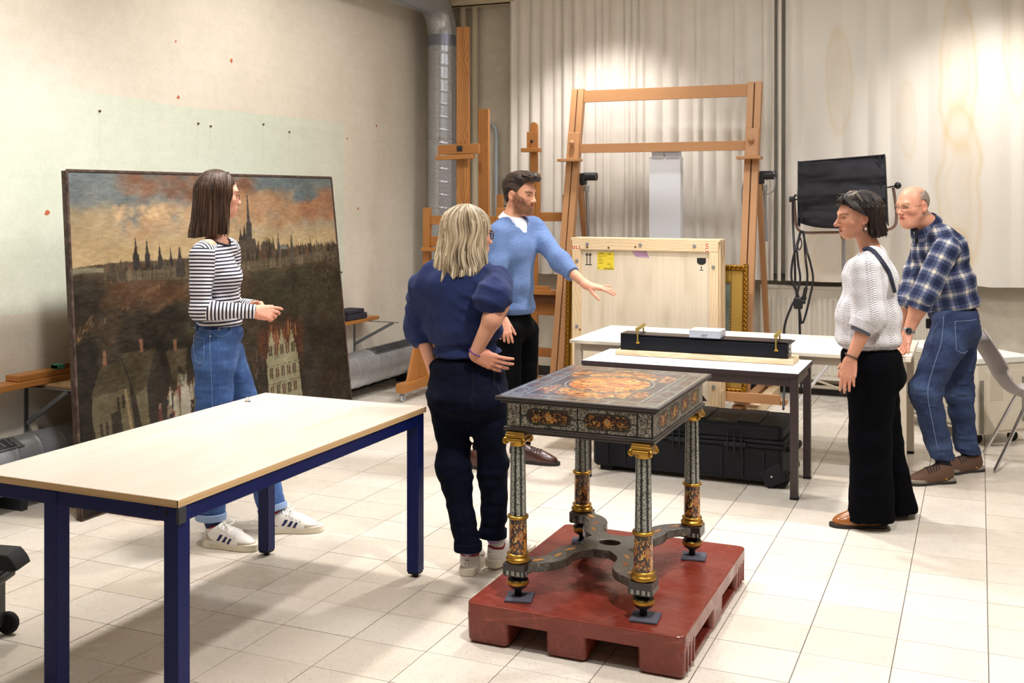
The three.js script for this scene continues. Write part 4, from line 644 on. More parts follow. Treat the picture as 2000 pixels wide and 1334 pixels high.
// ---------------------------------------------------------------- two smaller easels and a loose mast
{
  seed(20);
  const t = thing('tall_easel', 'tall honey coloured easel with a high pine mast and wide clamp bar', 'easel', [0, 0, 0]);
  const z = -8.0, xl = -4.245, xr = -3.575, xm = -3.91;
  part(t, 'mast', bx(0.105, 3.02, 0.045, xm, 1.54, z - 0.02), pine);
  for (const x of [xl, xr]) part(t, 'post', bx(0.06, 1.42, 0.05, x, 0.85, z - 0.02), honey);
  for (const [y, h] of [[1.455, 0.075], [1.28, 0.085], [0.7, 0.09], [0.4, 0.09]]) part(t, 'crossbar', bx(xr - xl - 0.06, h, 0.03, xm, y, z - 0.03), honey);
  part(t, 'shelf', bx(xr - xl + 0.02, 0.03, 0.09, xm, 1.215, z + 0.03), honey);
  const c = part(t, 'clamp_bar', [bx(0.37, 0.08, 0.035, xm - 0.012, 2.04, z + 0.04, { rz: 0.02 }), bx(0.33, 0.038, 0.07, xm - 0.035, 1.975, z + 0.06, { rz: 0.03 })], honey);
  part(c, 'clamp_plate', [bx(0.05, 0.046, 0.01, xm + 0.005, 2.045, z + 0.06), cyl(0.008, 0.008, 0.02, xm + 0.005, 2.045, z + 0.068, 10, { rx: Math.PI / 2 })], darkSteel);
  for (const x of [xl, xr]) {
    part(t, 'foot_beam', bx(0.075, 0.075, 0.95, x - 0.01, 0.115, z - 0.05), honey);
    const sh = new THREE.Shape(); sh.moveTo(0.3, 0); sh.lineTo(-0.03, 0); sh.lineTo(-0.03, 0.55); sh.lineTo(0.05, 0.55); sh.closePath();
    part(t, 'gusset', boxUV(new THREE.ExtrudeGeometry(sh, { depth: 0.022, bevelEnabled: false }).rotateY(-Math.PI / 2).translate(x + 0.0, 0.1525, z + 0.01), 1), honey);
    for (const q of [0.38, -0.48]) { const w = part(t, 'caster', [new THREE.TorusGeometry(0.022, 0.011, 10, 20).rotateY(Math.PI / 2).translate(x - 0.01, 0.034, z + q), cyl(0.02, 0.02, 0.014, x - 0.01, 0.034, z + q, 16, { rz: Math.PI / 2 })], mat(0xa9adb2, 0.4)); part(w, 'fork', [bx(0.006, 0.05, 0.02, x - 0.032, 0.055, z + q), bx(0.006, 0.05, 0.02, x + 0.012, 0.055, z + q), bx(0.05, 0.006, 0.03, x - 0.01, 0.0755, z + q)], metalGrey); }
  }
  const s = thing('studio_easel', 'honey coloured easel with a rounded mast top behind the man in blue', 'easel', [0, 0, 0]);
  const z2 = -8.5, m2 = -3.475, l2 = -3.79, r2 = -3.185;
  part(s, 'mast', (() => { const q = new THREE.Shape(); q.moveTo(-0.033, 0.05); q.lineTo(0.033, 0.05); q.lineTo(0.033, 2.25); q.absarc(0, 2.25, 0.033, 0, Math.PI); q.closePath(); return boxUV(new THREE.ExtrudeGeometry(q, { depth: 0.03, bevelEnabled: false, curveSegments: 12 }), 1).translate(m2, 0, z2 - 0.015); })(), honey);
  part(s, 'mast_guide', bx(0.03, 0.6, 0.04, m2 + 0.04, 1.55, z2 + 0.005), honey);
  const cl = part(s, 'clamp_block', bx(0.096, 0.15, 0.035, m2, 2.125, z2 + 0.033), honey);
  part(cl, 'clamp_knob', ball(0.012, m2, 2.12, z2 + 0.056, 1, 1.3, 0.8, 12), blackPlastic); part(cl, 'clamp_ledge', bx(0.165, 0.034, 0.07, m2 - 0.005, 2.045, z2 + 0.05), honey);
  for (const x of [l2, r2]) part(s, 'post', bx(0.05, 1.62, 0.045, x, 0.86, z2), honey);
  for (const [y, h] of [[1.482, 0.075], [0.7, 0.1], [0.335, 0.075]]) part(s, 'crossbar', bx(r2 - l2 - 0.05, h, 0.028, (l2 + r2) / 2, y, z2 - 0.005), honey);
  part(s, 'tray', [bx(r2 - l2 + 0.1, 0.04, 0.1, (l2 + r2) / 2, 0.85, z2 + 0.055), bx(0.3, 0.03, 0.03, m2 + 0.02, 0.885, z2 + 0.07)], honey);
  part(s, 'drawer', bx(r2 - l2 - 0.06, 0.07, 0.08, (l2 + r2) / 2, 0.79, z2 + 0.03), mat(0x5b3210, 0.5));
  for (const x of [l2, r2]) { part(s, 'foot_beam', bx(0.05, 0.06, 0.62, x, 0.031, z2 - 0.05), honey); }
  part(s, 'base_rail', bx(r2 - l2 - 0.05, 0.06, 0.04, (l2 + r2) / 2, 0.1, z2), honey);
  solo('pine_mast', 'loose knotty pine mast standing upright between the two easels', 'mast', bx(0.092, 2.38, 0.04, -3.8, 1.192, -8.19), pine);
}
// ---------------------------------------------------------------- softlight on a stand with hanging cables
{
  seed(22);
  const t = thing('softlight', 'black cloth covered studio softlight on a metal stand with hanging cables', 'studio light', [0, 0, 0]);
  const z = -8.6, clothTex = dataTex(256, 256, (u, v) => { const n = tnoise(u, v, 12) * 10; return [26 + n, 25 + n, 33 + n]; });
  const blk = mat(0xffffff, 0.85, { map: clothTex }), rust = mat(0x93766a, 0.45, { metalness: 0.5 });
  // sagging cloth front with horizontal creases
  const nx = 60, ny = 48, g = new THREE.PlaneGeometry(1, 1, nx, ny), p = g.attributes.position;
  const TL = V(-1.298, 1.92, z), TR = V(-0.662, 1.965, z + 0.02), BL = V(-1.285, 1.425, z + 0.1), BR = V(-0.632, 1.44, z + 0.12);
  for (let i = 0; i < p.count; i++) {
    const u = p.getX(i) + 0.5, v = p.getY(i) + 0.5, a = BL.clone().lerp(BR, u), b = TL.clone().lerp(TR, u), q = a.lerp(b, v);
    const cr = Math.sin((v * 5.2 + u * 0.5 + noise(u * 3, v * 4) * 0.5) * Math.PI) * 0.012 + noise(u * 5, v * 26, 2) * 0.006 + noise(u * 9, v * 9, 4) * 0.006;
    q.z += 0.03 * Math.sin(v * Math.PI) + cr; q.y -= v < 0.3 ? Math.sin(u * Math.PI) * 0.022 * (1 - v / 0.3) : 0; q.y += v < 0.15 ? Math.pow(Math.abs(u - 0.5) * 2, 4) * 0.03 * (1 - v / 0.15) : 0; p.setXYZ(i, q.x, q.y, q.z);
  }
  g.computeVertexNormals();
  const back = g.clone(); { const b = back.attributes.position; for (let i = 0; i < b.count; i++) b.setZ(i, b.getZ(i) - 0.1); }
  const c = part(t, 'cloth_cover', [g, back, bar(TL.clone().add(V(0, 0, -0.05)), TR.clone().add(V(0, 0, -0.05)), 0.1, 0.01, { side: V(0, 0, 1) }), bar(BL.clone().add(V(0.0, 0, -0.05)), TL.clone().add(V(0, 0, -0.05)), 0.008, 0.1), bar(BR.clone().add(V(0, 0, -0.05)), TR.clone().add(V(0, 0, -0.05)), 0.008, 0.1)], mat(0xffffff, 0.85, { map: clothTex, side: THREE.DoubleSide }));
  part(t, 'seam', [bar(BL.clone().add(V(0.03, 0.02, 0.02)), TL.clone().add(V(0.03, -0.005, 0.016)), 0.012, 0.006), bar(BR.clone().add(V(-0.03, 0.02, 0.02)), TR.clone().add(V(-0.03, -0.005, 0.016)), 0.012, 0.006)], mat(0x1a1924, 0.9));
  const yk = part(t, 'yoke', tube([V(-1.33, 1.64, z), V(-1.32, 1.5, z), V(-1.31, 1.42, z), V(-1.26, 1.375, z), V(-1.1, 1.375, z), V(-0.95, 1.38, z), V(-0.7, 1.395, z), V(-0.6, 1.42, z), V(-0.575, 1.5, z), V(-0.59, 1.66, z), V(-0.6, 1.72, z)], 0.011, 80, 10), rust);
  part(yk, 'knob', [cyl(0.022, 0.022, 0.035, -1.345, 1.63, z + 0.01, 16, { rz: Math.PI / 2 }), rod(V(-1.34, 1.63, z), V(-1.28, 1.63, z + 0.02), 0.006)], blackPlastic);
  part(yk, 'knob', [ball(0.026, -0.565, 1.735, z + 0.02, 1, 1, 1, 14), rod(V(-0.565, 1.735, z + 0.02), V(-0.64, 1.72, z + 0.02), 0.006)], blackPlastic);
  const px = -0.965, pz = -8.66;
  part(t, 'pole', [rod(V(px, 0.14, pz), V(px, 1.33, pz), 0.0145, 16), rod(V(px, 0.14, pz), V(px, 0.9, pz), 0.018, 16)], mat(0xb0b0b4, 0.35, { metalness: 0.7 }));
  part(t, 'mount', [cyl(0.024, 0.02, 0.04, px, 1.345, pz, 16), bx(0.05, 0.02, 0.05, px, 1.365, pz)], mat(0xb39a62, 0.4, { metalness: 0.6 }));
  for (const [dx, dz] of [[-0.36, 0.12], [0.3, 0.26], [0.08, -0.38]]) { const l = part(t, 'leg', rod(V(px, 0.5, pz), V(px + dx, 0.014, pz + dz), 0.0125), mat(0xd9d9dc, 0.35, { metalness: 0.4 })); part(l, 'brace', rod(V(px, 0.16, pz), V(px + dx * 0.55, 0.235, pz + dz * 0.55), 0.009), mat(0xb8ac98, 0.45)); }
  part(t, 'collar', [cyl(0.028, 0.028, 0.05, px, 0.5, pz, 16), cyl(0.026, 0.026, 0.04, px, 0.15, pz, 16)], darkSteel);
  // cables
  const A = (x, y, d = 7.95) => at(x, y, d);
  const cb = mat(0x1b1a20, 0.5);
  part(t, 'cable', tube([A(1555, 380, 8.2), A(1549, 392, 8.2), A(1549, 440, 8.2), A(1552, 500, 8.1), A(1554, 560, 8.1), A(1560, 585), A(1562, 640), A(1563, 700), A(1565, 760)], 0.009, 80, 8), cb);
  part(t, 'cable', tube([A(1564, 452, 8.2), A(1556, 480), A(1548, 510), A(1546, 545), A(1556, 575), A(1545, 600), A(1534, 630), A(1531, 660), A(1532, 740), A(1530, 800, 7.8)], 0.009, 80, 8), cb);
  part(t, 'cable', tube([A(1568, 452, 8.2), A(1576, 490), A(1583, 515), A(1588, 545), A(1582, 580), A(1572, 620), A(1566, 632), A(1562, 610), A(1560, 600)], 0.008, 80, 8), cb);
  part(t, 'cable', tube([A(1570, 455, 8.2), A(1573, 500), A(1577, 540), A(1574, 566), A(1570, 585)], 0.008, 60, 8), cb);
  part(t, 'cable', tube([A(1562, 455, 8.2), A(1557, 485), A(1559, 515), A(1563, 545), A(1557, 575), A(1560, 590)], 0.008, 60, 8), cb);
  part(t, 'cable', tube([A(1561, 460, 8.2), A(1566, 475), A(1562, 488), A(1558, 480), A(1563, 465)], 0.005, 40, 6), cb);
  const sw = A(1559, 592), pl = A(1571, 577);
  const q = part(t, 'switch_box', [bx(0.062, 0.085, 0.05, sw.x, sw.y, sw.z, { r: 0.01 }), bx(0.03, 0.03, 0.05, sw.x + 0.035, sw.y + 0.01, sw.z, { r: 0.006 })], blackPlastic);
  part(t, 'plug', [rod(A(1574, 562), A(1569, 586), 0.014), rod(A(1576, 556), A(1573, 566), 0.008), cyl(0.02, 0.02, 0.02, pl.x - 0.005, pl.y - 0.02, pl.z, 12)], blackPlastic);
}
// ---------------------------------------------------------------- white air treatment unit, chair, bin
{
  seed(23);
  const wm = mat(0xe2dac8, 0.42), top = mat(0xf4f2ec, 0.35), gr = mat(0x8e877d, 0.6), t = thing('air_unit', 'white wheeled air treatment unit with slotted grille behind the grey chair', 'air treatment unit', [-0.013, 0, -7.77], -0.87);
  // local: the slotted face looks along +z (left front); its near corner is the origin, the cabinet runs to -x and -z
  const L = 0.86, D = 0.42, H = 0.585, y0 = 0.07;
  t.rotation.y = -0.863;
  part(t, 'cabinet', bx(L, H - y0 - 0.05, D, -L / 2, (H + y0) / 2 - 0.02, -D / 2, { r: 0.008 }), wm);
  part(t, 'top_cover', bx(L + 0.02, 0.045, D + 0.02, -L / 2, H - 0.02, -D / 2, { r: 0.01 }), top);
  const gp = part(t, 'grille', bx(L - 0.1, H - y0 - 0.1, 0.006, -L / 2 - 0.02, (H + y0) / 2 - 0.025, 0.002), gr);
  const n = 34; for (let i = 0; i < n; i++) part(gp, 'slat', bx(L - 0.1, 0.009, 0.01, -L / 2 - 0.02, y0 + 0.045 + i * 0.0135, 0.007, { r: 0.002, rx: 0.3 }), wm);
  part(t, 'corner_recess', bx(0.004, H - y0 - 0.16, 0.035, 0.001, (H + y0) / 2 - 0.07, -0.03), gr);
  const fp = part(t, 'side_panel', [bx(0.012, H - y0 - 0.12, D - 0.1, 0.005, (H + y0) / 2 - 0.03, -D / 2 - 0.01)], wm);
  part(fp, 'recess', bx(0.006, 0.2, 0.1, 0.0105, 0.4, -0.14), mat(0xd2c9b6, 0.5)); part(fp, 'slot', bx(0.008, 0.3, 0.03, 0.0115, 0.3, -D + 0.06), gr);
  for (const [x, z] of [[-0.08, -0.06], [-0.08, -D + 0.07], [-L + 0.08, -0.06], [-L + 0.08, -D + 0.07]]) part(t, 'caster', [cyl(0.034, 0.034, 0.026, x, 0.036, z, 20, { rz: Math.PI / 2 }), bx(0.03, 0.02, 0.05, x, 0.064, z)], rubber);
}
{
  // shell chair: profile swept across its width, seat towards +x (turned in place)
  seed(24);
  const t = thing('shell_chair', 'grey plastic shell chair with chrome legs at the right edge', 'chair', [0.36, 0, -7.36], 0.12);
  const prof = new THREE.CatmullRomCurve3([V(-0.43, 0.79, 0), V(-0.4, 0.735, 0), V(-0.33, 0.62, 0), V(-0.275, 0.52, 0), V(-0.2, 0.445, 0), V(-0.08, 0.425, 0), V(0.08, 0.44, 0), V(0.2, 0.445, 0), V(0.235, 0.42, 0)]);
  const nu = 48, nv = 28, pos = [], idx = [];
  const P = (u, v, off) => {
    const c = prof.getPoint(u), tg = prof.getTangent(u), nrm = V(-tg.y, tg.x, 0), s = v * 2 - 1; // nrm points to the sitter's side
    let hw = u < 0.5 ? 0.225 : 0.22; if (u < 0.12) hw *= Math.sqrt(clamp(1 - Math.pow((0.12 - u) / 0.13, 2), 0.03)); if (u > 0.9) hw *= Math.sqrt(clamp(1 - Math.pow((u - 0.9) / 0.12, 2), 0.05));
    const curl = (u < 0.55 ? 0.085 : 0.035) * s * s - (u > 0.3 && u < 0.6 ? 0.02 * s * s : 0);
    const bow = nrm.multiplyScalar(curl + off);
    return V(c.x, c.y, s * hw).add(bow);
  };
  const grid = (off, flip) => { const g = new THREE.BufferGeometry(), q = [], k = []; for (let i = 0; i <= nu; i++) for (let j = 0; j <= nv; j++) { const p = P(i / nu, j / nv, off); q.push(p.x, p.y, p.z); } for (let i = 0; i < nu; i++) for (let j = 0; j < nv; j++) { const a = i * (nv + 1) + j, b = a + nv + 1; flip ? k.push(a, a + 1, b, b, a + 1, b + 1) : k.push(a, b, a + 1, b, b + 1, a + 1); } g.setAttribute('position', new THREE.Float32BufferAttribute(q, 3)); g.setIndex(k); g.computeVertexNormals(); return g; };
  const rim = []; for (let i = 0; i <= nu; i++) rim.push(P(i / nu, 0, 0.004)); for (let j = 1; j <= nv; j++) rim.push(P(1, j / nv, 0.004)); for (let i = nu - 1; i >= 0; i--) rim.push(P(i / nu, 1, 0.004)); for (let j = nv - 1; j > 0; j--) rim.push(P(0, j / nv, 0.004));
  part(t, 'shell', [grid(0, true), grid(0.008, false), new THREE.TubeGeometry(new THREE.CatmullRomCurve3(rim, true), 260, 0.0055, 6, true)], mat(0xa8a0a0, 0.42, { side: THREE.DoubleSide }));
  for (const s of [-1, 1]) {
    const z = s * 0.17;
    part(t, 'leg', tube([V(-0.31, 0.01, s * 0.24), V(-0.24, 0.16, s * 0.215), V(-0.15, 0.36, s * 0.18), V(-0.125, 0.403, s * 0.17), V(-0.08, 0.41, z), V(0.05, 0.41, z), V(0.15, 0.41, z), V(0.19, 0.4, z), V(0.21, 0.36, s * 0.18), V(0.25, 0.16, s * 0.21), V(0.28, 0.01, s * 0.235)], 0.011, 90, 10), chrome);
  }
  part(t, 'crossbar', [rod(V(-0.09, 0.408, -0.17), V(-0.09, 0.408, 0.17), 0.009), rod(V(0.14, 0.408, -0.17), V(0.14, 0.408, 0.17), 0.009)], chrome);
}
{
  // black wheeled bin at the left edge, its flap lid raised on an arm
  seed(25);
  const o = V(-3.41, 0, -2.84), t = thing('wheeled_bin', 'black plastic wheeled tool box with a raised curved lid at the left edge', 'tool box', [o.x, 0, o.z], 0.38); t.scale.setScalar(0.8);
  const m = mat(0x121215, 0.45);
  part(t, 'body', [bx(0.34, 0.25, 0.3, -0.05, 0.17, 0, { r: 0.03, seg: 3 })], m);
  part(t, 'rim', [bx(0.4, 0.04, 0.35, -0.05, 0.29, 0, { r: 0.015, seg: 2 }), bx(0.36, 0.04, 0.31, -0.05, 0.325, 0, { r: 0.014, seg: 2 })], m);
  for (const z of [-0.15, 0.15]) part(t, 'wheel', [new THREE.TorusGeometry(0.034, 0.02, 10, 24).translate(0.12, 0.055, z), cyl(0.034, 0.034, 0.03, 0.12, 0.055, z, 20, { rx: Math.PI / 2 })], rubber);
  part(t, 'foot', [bx(0.05, 0.06, 0.26, -0.19, 0.03, 0)], m);
  const sh = new THREE.Shape(); sh.moveTo(-0.5, 0.0); sh.quadraticCurveTo(-0.04, 0.035, 0.2, 0.012); sh.quadraticCurveTo(0.23, -0.015, 0.24, -0.045); sh.lineTo(0.225, -0.05); sh.quadraticCurveTo(-0.1, -0.015, -0.5, -0.04); sh.closePath();
  part(t, 'lid', new THREE.ExtrudeGeometry(sh, { depth: 0.12, bevelEnabled: true, bevelSize: 0.008, bevelThickness: 0.008, bevelSegments: 2, curveSegments: 20 }).translate(0.02, 0.425, -0.06), mat(0x1d1c1e, 0.75));
  part(t, 'lid_arm', rod(V(-0.16, 0.33, 0), V(-0.2, 0.42, 0), 0.02), m);
}
// ---------------------------------------------------------------- red plastic pallet
const PALX = -1.335, PALZ = -4.13;
{
  seed(41);
  const rt = dataTex(1024, 1024, (u, v) => {
    let n = tnoise(u, v, 5) * 8 + tnoise(u, v, 40, 4) * 5, s = 0;
    const sc = noise(u * 7 + v * 3, v * 160 - u * 40, 2); if (sc > 0.55) s += (sc - 0.55) * 60; const s2 = noise(u * 140 + v * 60, v * 5 - u * 2, 6); if (s2 > 0.6) s += (s2 - 0.6) * 55;
    return [118 + n + s, 47 + n * 0.6 + s * 0.8, 35 + n * 0.5 + s * 0.8];
  });
  const bump = dataTex(512, 512, (u, v) => { const a = (u * 6) % 1, b = (v * 6) % 1; const l = Math.min(Math.abs(a - b), Math.abs(a + b - 1)); return 128 + (l < 0.02 ? -30 : 0) + (rnd() - 0.5) * 20 + tnoise(u, v, 30) * 30; }, { srgb: false });
  const rough = dataTex(512, 512, (u, v) => { const n = tnoise(u, v, 9) * 46 + tnoise(u, v, 3, 5) * 50 + tnoise(u, v, 40, 4) * 20; return [0, 96 + n, 0]; }, { srgb: false });
  const red = mat(0xffffff, 0.62, { map: rep(rt, 1), bumpMap: rep(bump, 1.3), bumpScale: 0.001, roughnessMap: rep(rough, 1.1) });
  const w = 0.825, l = 1.05, x0 = -w / 2, z1 = l / 2, t = thing('plastic_pallet', 'red brown plastic pallet on the floor under the inlaid table', 'pallet', [PALX, 0, PALZ]);
  // deck with rounded corners
  const dk = new THREE.ExtrudeGeometry(roundedShape(w - 0.012, l - 0.012, 0.024), { depth: 0.05, bevelEnabled: true, bevelSize: 0.006, bevelThickness: 0.005, bevelSegments: 3, curveSegments: 8 }).rotateX(-Math.PI / 2).translate(0, 0.0955, 0);
  part(t, 'deck', boxUV(dk, 0), red);
  // feet taper a little towards the floor
  const foot = (cx, cz, fw, fl) => { const g = new RoundedBoxGeometry(fw, 0.125, fl, 3, 0.022); const p = g.attributes.position; for (let i = 0; i < p.count; i++) { const k = (0.0625 - p.getY(i)) / 0.125 * 0.045; p.setX(i, p.getX(i) * (1 - k)); p.setZ(i, p.getZ(i) * (1 - k)); } g.computeVertexNormals(); return boxUV(g, 0).translate(cx, 0.0635, cz); };
  for (const [cz, fl] of [[z1 - 0.09, 0.18], [0, 0.18], [-z1 + 0.09, 0.18]]) for (const [cx, fw] of [[x0 + 0.085, 0.17], [-0.02, 0.16], [-x0 - 0.085, 0.17]]) part(t, 'foot', foot(cx, cz, fw, fl), red);
  part(t, 'runner', bx(0.12, 0.022, l - 0.06, -x0 - 0.07, 0.012, 0, { r: 0.006 }), red); part(t, 'runner', bx(0.12, 0.022, l - 0.06, x0 + 0.07, 0.012, 0, { r: 0.006 }), red);
  for (const cz of [z1 - 0.09, -z1 + 0.09]) for (const q of [-0.045, 0, 0.045]) part(t, 'foot_rib', bx(0.01, 0.085, 0.012, -x0 - 0.003, 0.062, cz + q, { r: 0.003 }), red);
}
// ---------------------------------------------------------------- inlaid antique table
{
  seed(42);
  const lx = 0.243, lz = 0.355, AX = -1.345, AZ = -4.08, Y0 = 0.1505;
  const pad = mat(0x4a4a58, 0.8);
  const padAt = [['near left', -lx, lz], ['near right', lx, lz], ['far left', -lx, -lz], ['far right', lx, -lz]];
  const padLabels = ['grey felt pad under the table foot nearest the blonde woman', 'grey felt pad under the front right table foot, closest to the camera', 'grey felt pad under the rear left table foot, half hidden by the stretcher', 'grey felt pad under the rear right table foot'];
  padAt.forEach(([, x, z], i) => solo('felt_pad', padLabels[i], 'pad', bx(0.1, 0.008, 0.1, 0, 0, 0, { r: 0.002, ry: [0.25, 0.1, 0.3, 0.15][i] }).translate(AX + x + 0.01, Y0 + 0.0045, AZ + z + 0.008), pad, 'pads under the inlaid table'));
  const t = thing('inlaid_table', 'antique black table with floral marquetry, silver speckled panels and gilt column legs', 'table', [AX, Y0 + 0.009, AZ]);
  // inlay print: leafy scrolls in orange tones
  const scroll = (x, cx, cy, s, pal, n = 26) => { for (let i = 0; i < n; i++) { const a = rnd() * 6.28, r = s * Math.sqrt(rnd()), px = cx + Math.cos(a) * r, py = cy + Math.sin(a) * r; x.save(); x.translate(px, py); x.rotate(rnd() * 6.28); x.fillStyle = pal[Math.floor(rnd() * pal.length)]; const q = s * rr(0.12, 0.34); x.beginPath(); if (rnd() < 0.55) { x.moveTo(0, 0); x.bezierCurveTo(q * 0.3, -q * 0.6, q, -q * 0.4, q * 1.2, 0); x.bezierCurveTo(q * 0.8, q * 0.25, q * 0.3, q * 0.2, 0, 0); x.fill(); } else { x.lineWidth = q * 0.28; x.strokeStyle = x.fillStyle; x.arc(0, 0, q * 0.5, 0.4, 4.6); x.stroke(); } x.restore(); } };
  const flower = (x, cx, cy, r, c1, c2) => { for (let i = 0; i < 8; i++) { const a = i / 8 * 6.283; x.fillStyle = c1; x.beginPath(); x.ellipse(cx + Math.cos(a) * r * 0.6, cy + Math.sin(a) * r * 0.6, r * 0.42, r * 0.26, a, 0, 7); x.fill(); } x.fillStyle = c2; x.beginPath(); x.arc(cx, cy, r * 0.34, 0, 7); x.fill(); };
  const speckle = (x, w, h, n, bg) => { x.fillStyle = bg; x.fillRect(0, 0, w, h); for (let i = 0; i < n; i++) { const q = rnd(); x.strokeStyle = q < 0.6 ? `rgba(205,198,186,${rr(0.5, 1)})` : q < 0.85 ? `rgba(150,146,136,${rr(0.5, 1)})` : `rgba(190,160,120,${rr(0.4, 0.9)})`; x.lineWidth = rr(1.4, 3.4); x.beginPath(); const a = rnd() * w, b = rnd() * h; x.arc(a, b, rr(2, 6), rnd() * 6, rnd() * 6 + 2.2); x.stroke(); } };
  const orange = ['#b9752c', '#c98a3a', '#9b5a22', '#d09c55', '#8a4a1e', '#a8672b'];
  const topTex = canvasTex(1024, 1365, (x, w, h) => {
    speckle(x, w, h, 12000, '#4a483e'); x.fillStyle = 'rgba(60,64,56,0.3)'; x.fillRect(0, 0, w, h);
    const fr = (a, b, c, d, col, lw) => { x.strokeStyle = col; x.lineWidth = lw; x.strokeRect(a, b, c - a, d - b); };
    const m = 130;
    // border cartouches
    for (let i = 0; i < 4; i++) for (const yy of [m / 2, h - m / 2]) { const cx = m + (i + 0.5) * (w - 2 * m) / 4; x.fillStyle = '#2a221a'; x.beginPath(); x.ellipse(cx, yy, 84, 38, 0, 0, 7); x.fill(); scroll(x, cx, yy, 44, orange, 20); fr(cx - 94, yy - 46, cx + 94, yy + 46, 'rgba(180,176,160,0.4)', 4); }
    for (let i = 0; i < 5; i++) for (const xx of [m / 2, w - m / 2]) { const cy = m + (i + 0.5) * (h - 2 * m) / 5; x.fillStyle = '#2a221a'; x.beginPath(); x.ellipse(xx, cy, 38, 84, 0, 0, 7); x.fill(); scroll(x, xx, cy, 44, orange, 20); }
    for (const s of [8, m]) fr(s, s, w - s, h - s, '#1d201a', 12); for (const s of [20, m + 14]) fr(s, s, w - s, h - s, 'rgba(172,168,150,0.75)', 5);
    // field: four quarter panels and oval centre
    x.fillStyle = '#2c2319'; x.fillRect(m + 26, m + 26, w - 2 * m - 52, h - 2 * m - 52);
    for (const [a, b] of [[0.3, 0.28], [0.7, 0.28], [0.3, 0.72], [0.7, 0.72], [0.5, 0.22], [0.5, 0.78]]) { scroll(x, w * a, h * b, 150, orange, 110); flower(x, w * a, h * b, 46, '#c98f45', '#7f3f1c'); }
    for (const f of [0.36, 0.64]) { x.fillStyle = '#34362e'; x.fillRect(m, h * f - 14, w - 2 * m, 28); x.fillStyle = 'rgba(170,168,150,0.7)'; x.fillRect(m, h * f - 8, w - 2 * m, 4); x.fillRect(m, h * f + 5, w - 2 * m, 4); }
    for (const f of [0.26, 0.74]) { x.fillStyle = '#34362e'; x.fillRect(w * f - 12, m, 24, h - 2 * m); x.fillStyle = 'rgba(170,168,150,0.6)'; x.fillRect(w * f - 2, m, 4, h - 2 * m); }
    x.fillStyle = '#2f332c'; x.beginPath(); x.ellipse(w / 2, h / 2, 300, 345, 0, 0, 7); x.fill(); x.strokeStyle = 'rgba(178,174,156,0.8)'; x.lineWidth = 8; x.beginPath(); x.ellipse(w / 2, h / 2, 286, 330, 0, 0, 7); x.stroke();
    x.fillStyle = '#2a1a10'; x.beginPath(); x.ellipse(w / 2, h / 2, 264, 306, 0, 0, 7); x.fill(); x.save(); x.beginPath(); x.ellipse(w / 2, h / 2, 262, 304, 0, 0, 7); x.clip(); scroll(x, w / 2, h / 2, 280, orange, 330); for (let i = 0; i < 9; i++) flower(x, w / 2 + rr(-170, 170), h / 2 + rr(-210, 210), rr(28, 52), ['#c98a3a', '#d8a862', '#b5652a'][i % 3], '#6e3518'); x.restore();
    for (let i = 0; i < 700; i++) { x.fillStyle = `rgba(20,20,16,${rr(0.05, 0.25)})`; x.fillRect(rnd() * w, rnd() * h, rr(2, 40), rr(1, 3)); }
  }, { repeat: false });
  const blackWood = mat(0x2a2220, 0.4, { clearcoat: 0.3 }), gilt = mat(0xb0873a, 0.32, { metalness: 0.9 }), giltDark = mat(0x8a6428, 0.4, { metalness: 0.85 });
  const TW = 0.63, TL = 0.815, H = 0.749;
  const topG = new THREE.PlaneGeometry(TW - 0.01, TL - 0.01).rotateX(-Math.PI / 2).translate(0, H + 0.0006, 0);
  const tt = part(t, 'table_top', [bx(TW, 0.014, TL, 0, H - 0.007, 0, { r: 0.004, seg: 2 }), bx(TW - 0.03, 0.012, TL - 0.03, 0, H - 0.02, 0, { r: 0.003 })], blackWood);
  part(tt, 'marquetry', topG, mat(0xffffff, 0.2, { map: topTex, clearcoat: 0.6, clearcoatRoughness: 0.16 }), 'glossy floral marquetry field with an oval centre');
  // frieze
  const fw = 0.565, fl = 0.745, y0 = 0.632, y1 = H - 0.026, fh = y1 - y0;
  const friezeTex = (len, n, horiz) => canvasTex(Math.round(len * 1800), 170, (x, w, h) => {
    speckle(x, w, h, len * 9500, '#2a2a24'); x.fillStyle = '#14160f'; x.fillRect(0, 0, w, 8); x.fillRect(0, h - 8, w, 8);
    const e = 0.055 * 1800; for (const q of [0, e, w - e, w]) x.fillRect(q - 6, 0, 12, h);
    const cw = (w - 2 * e) / n;
    for (let i = 0; i < n; i++) { const cx = e + cw * (i + 0.5), cy = h / 2; x.fillStyle = '#14160f'; x.fillRect(e + cw * i - 5, 0, 10, h); x.fillRect(e + cw * i, cy - 4, cw, 8); x.fillRect(cx - 5, 0, 10, h);
      const rx = Math.min(cw * 0.37, 150), ry = 44; const cart = (a, b, c) => { x.fillStyle = c; x.beginPath(); if (n < 3) { x.moveTo(cx - a + b, cy - b); x.lineTo(cx + a - b, cy - b); x.arc(cx + a - b, cy, b, -1.57, 1.57); x.lineTo(cx - a + b, cy + b); x.arc(cx - a + b, cy, b, 1.57, 4.71); } else { const k = a * 0.8; x.moveTo(cx - k, cy - b); x.lineTo(cx + k, cy - b); x.lineTo(cx + a, cy - b * 0.6); x.lineTo(cx + a, cy + b * 0.6); x.lineTo(cx + k, cy + b); x.lineTo(cx - k, cy + b); x.lineTo(cx - a, cy + b * 0.6); x.lineTo(cx - a, cy - b * 0.6); } x.fill(); };
      cart(rx + 12, ry + 12, '#12140e'); cart(rx + 6, ry + 6, '#3a3c30'); cart(rx, ry, '#2a1610');
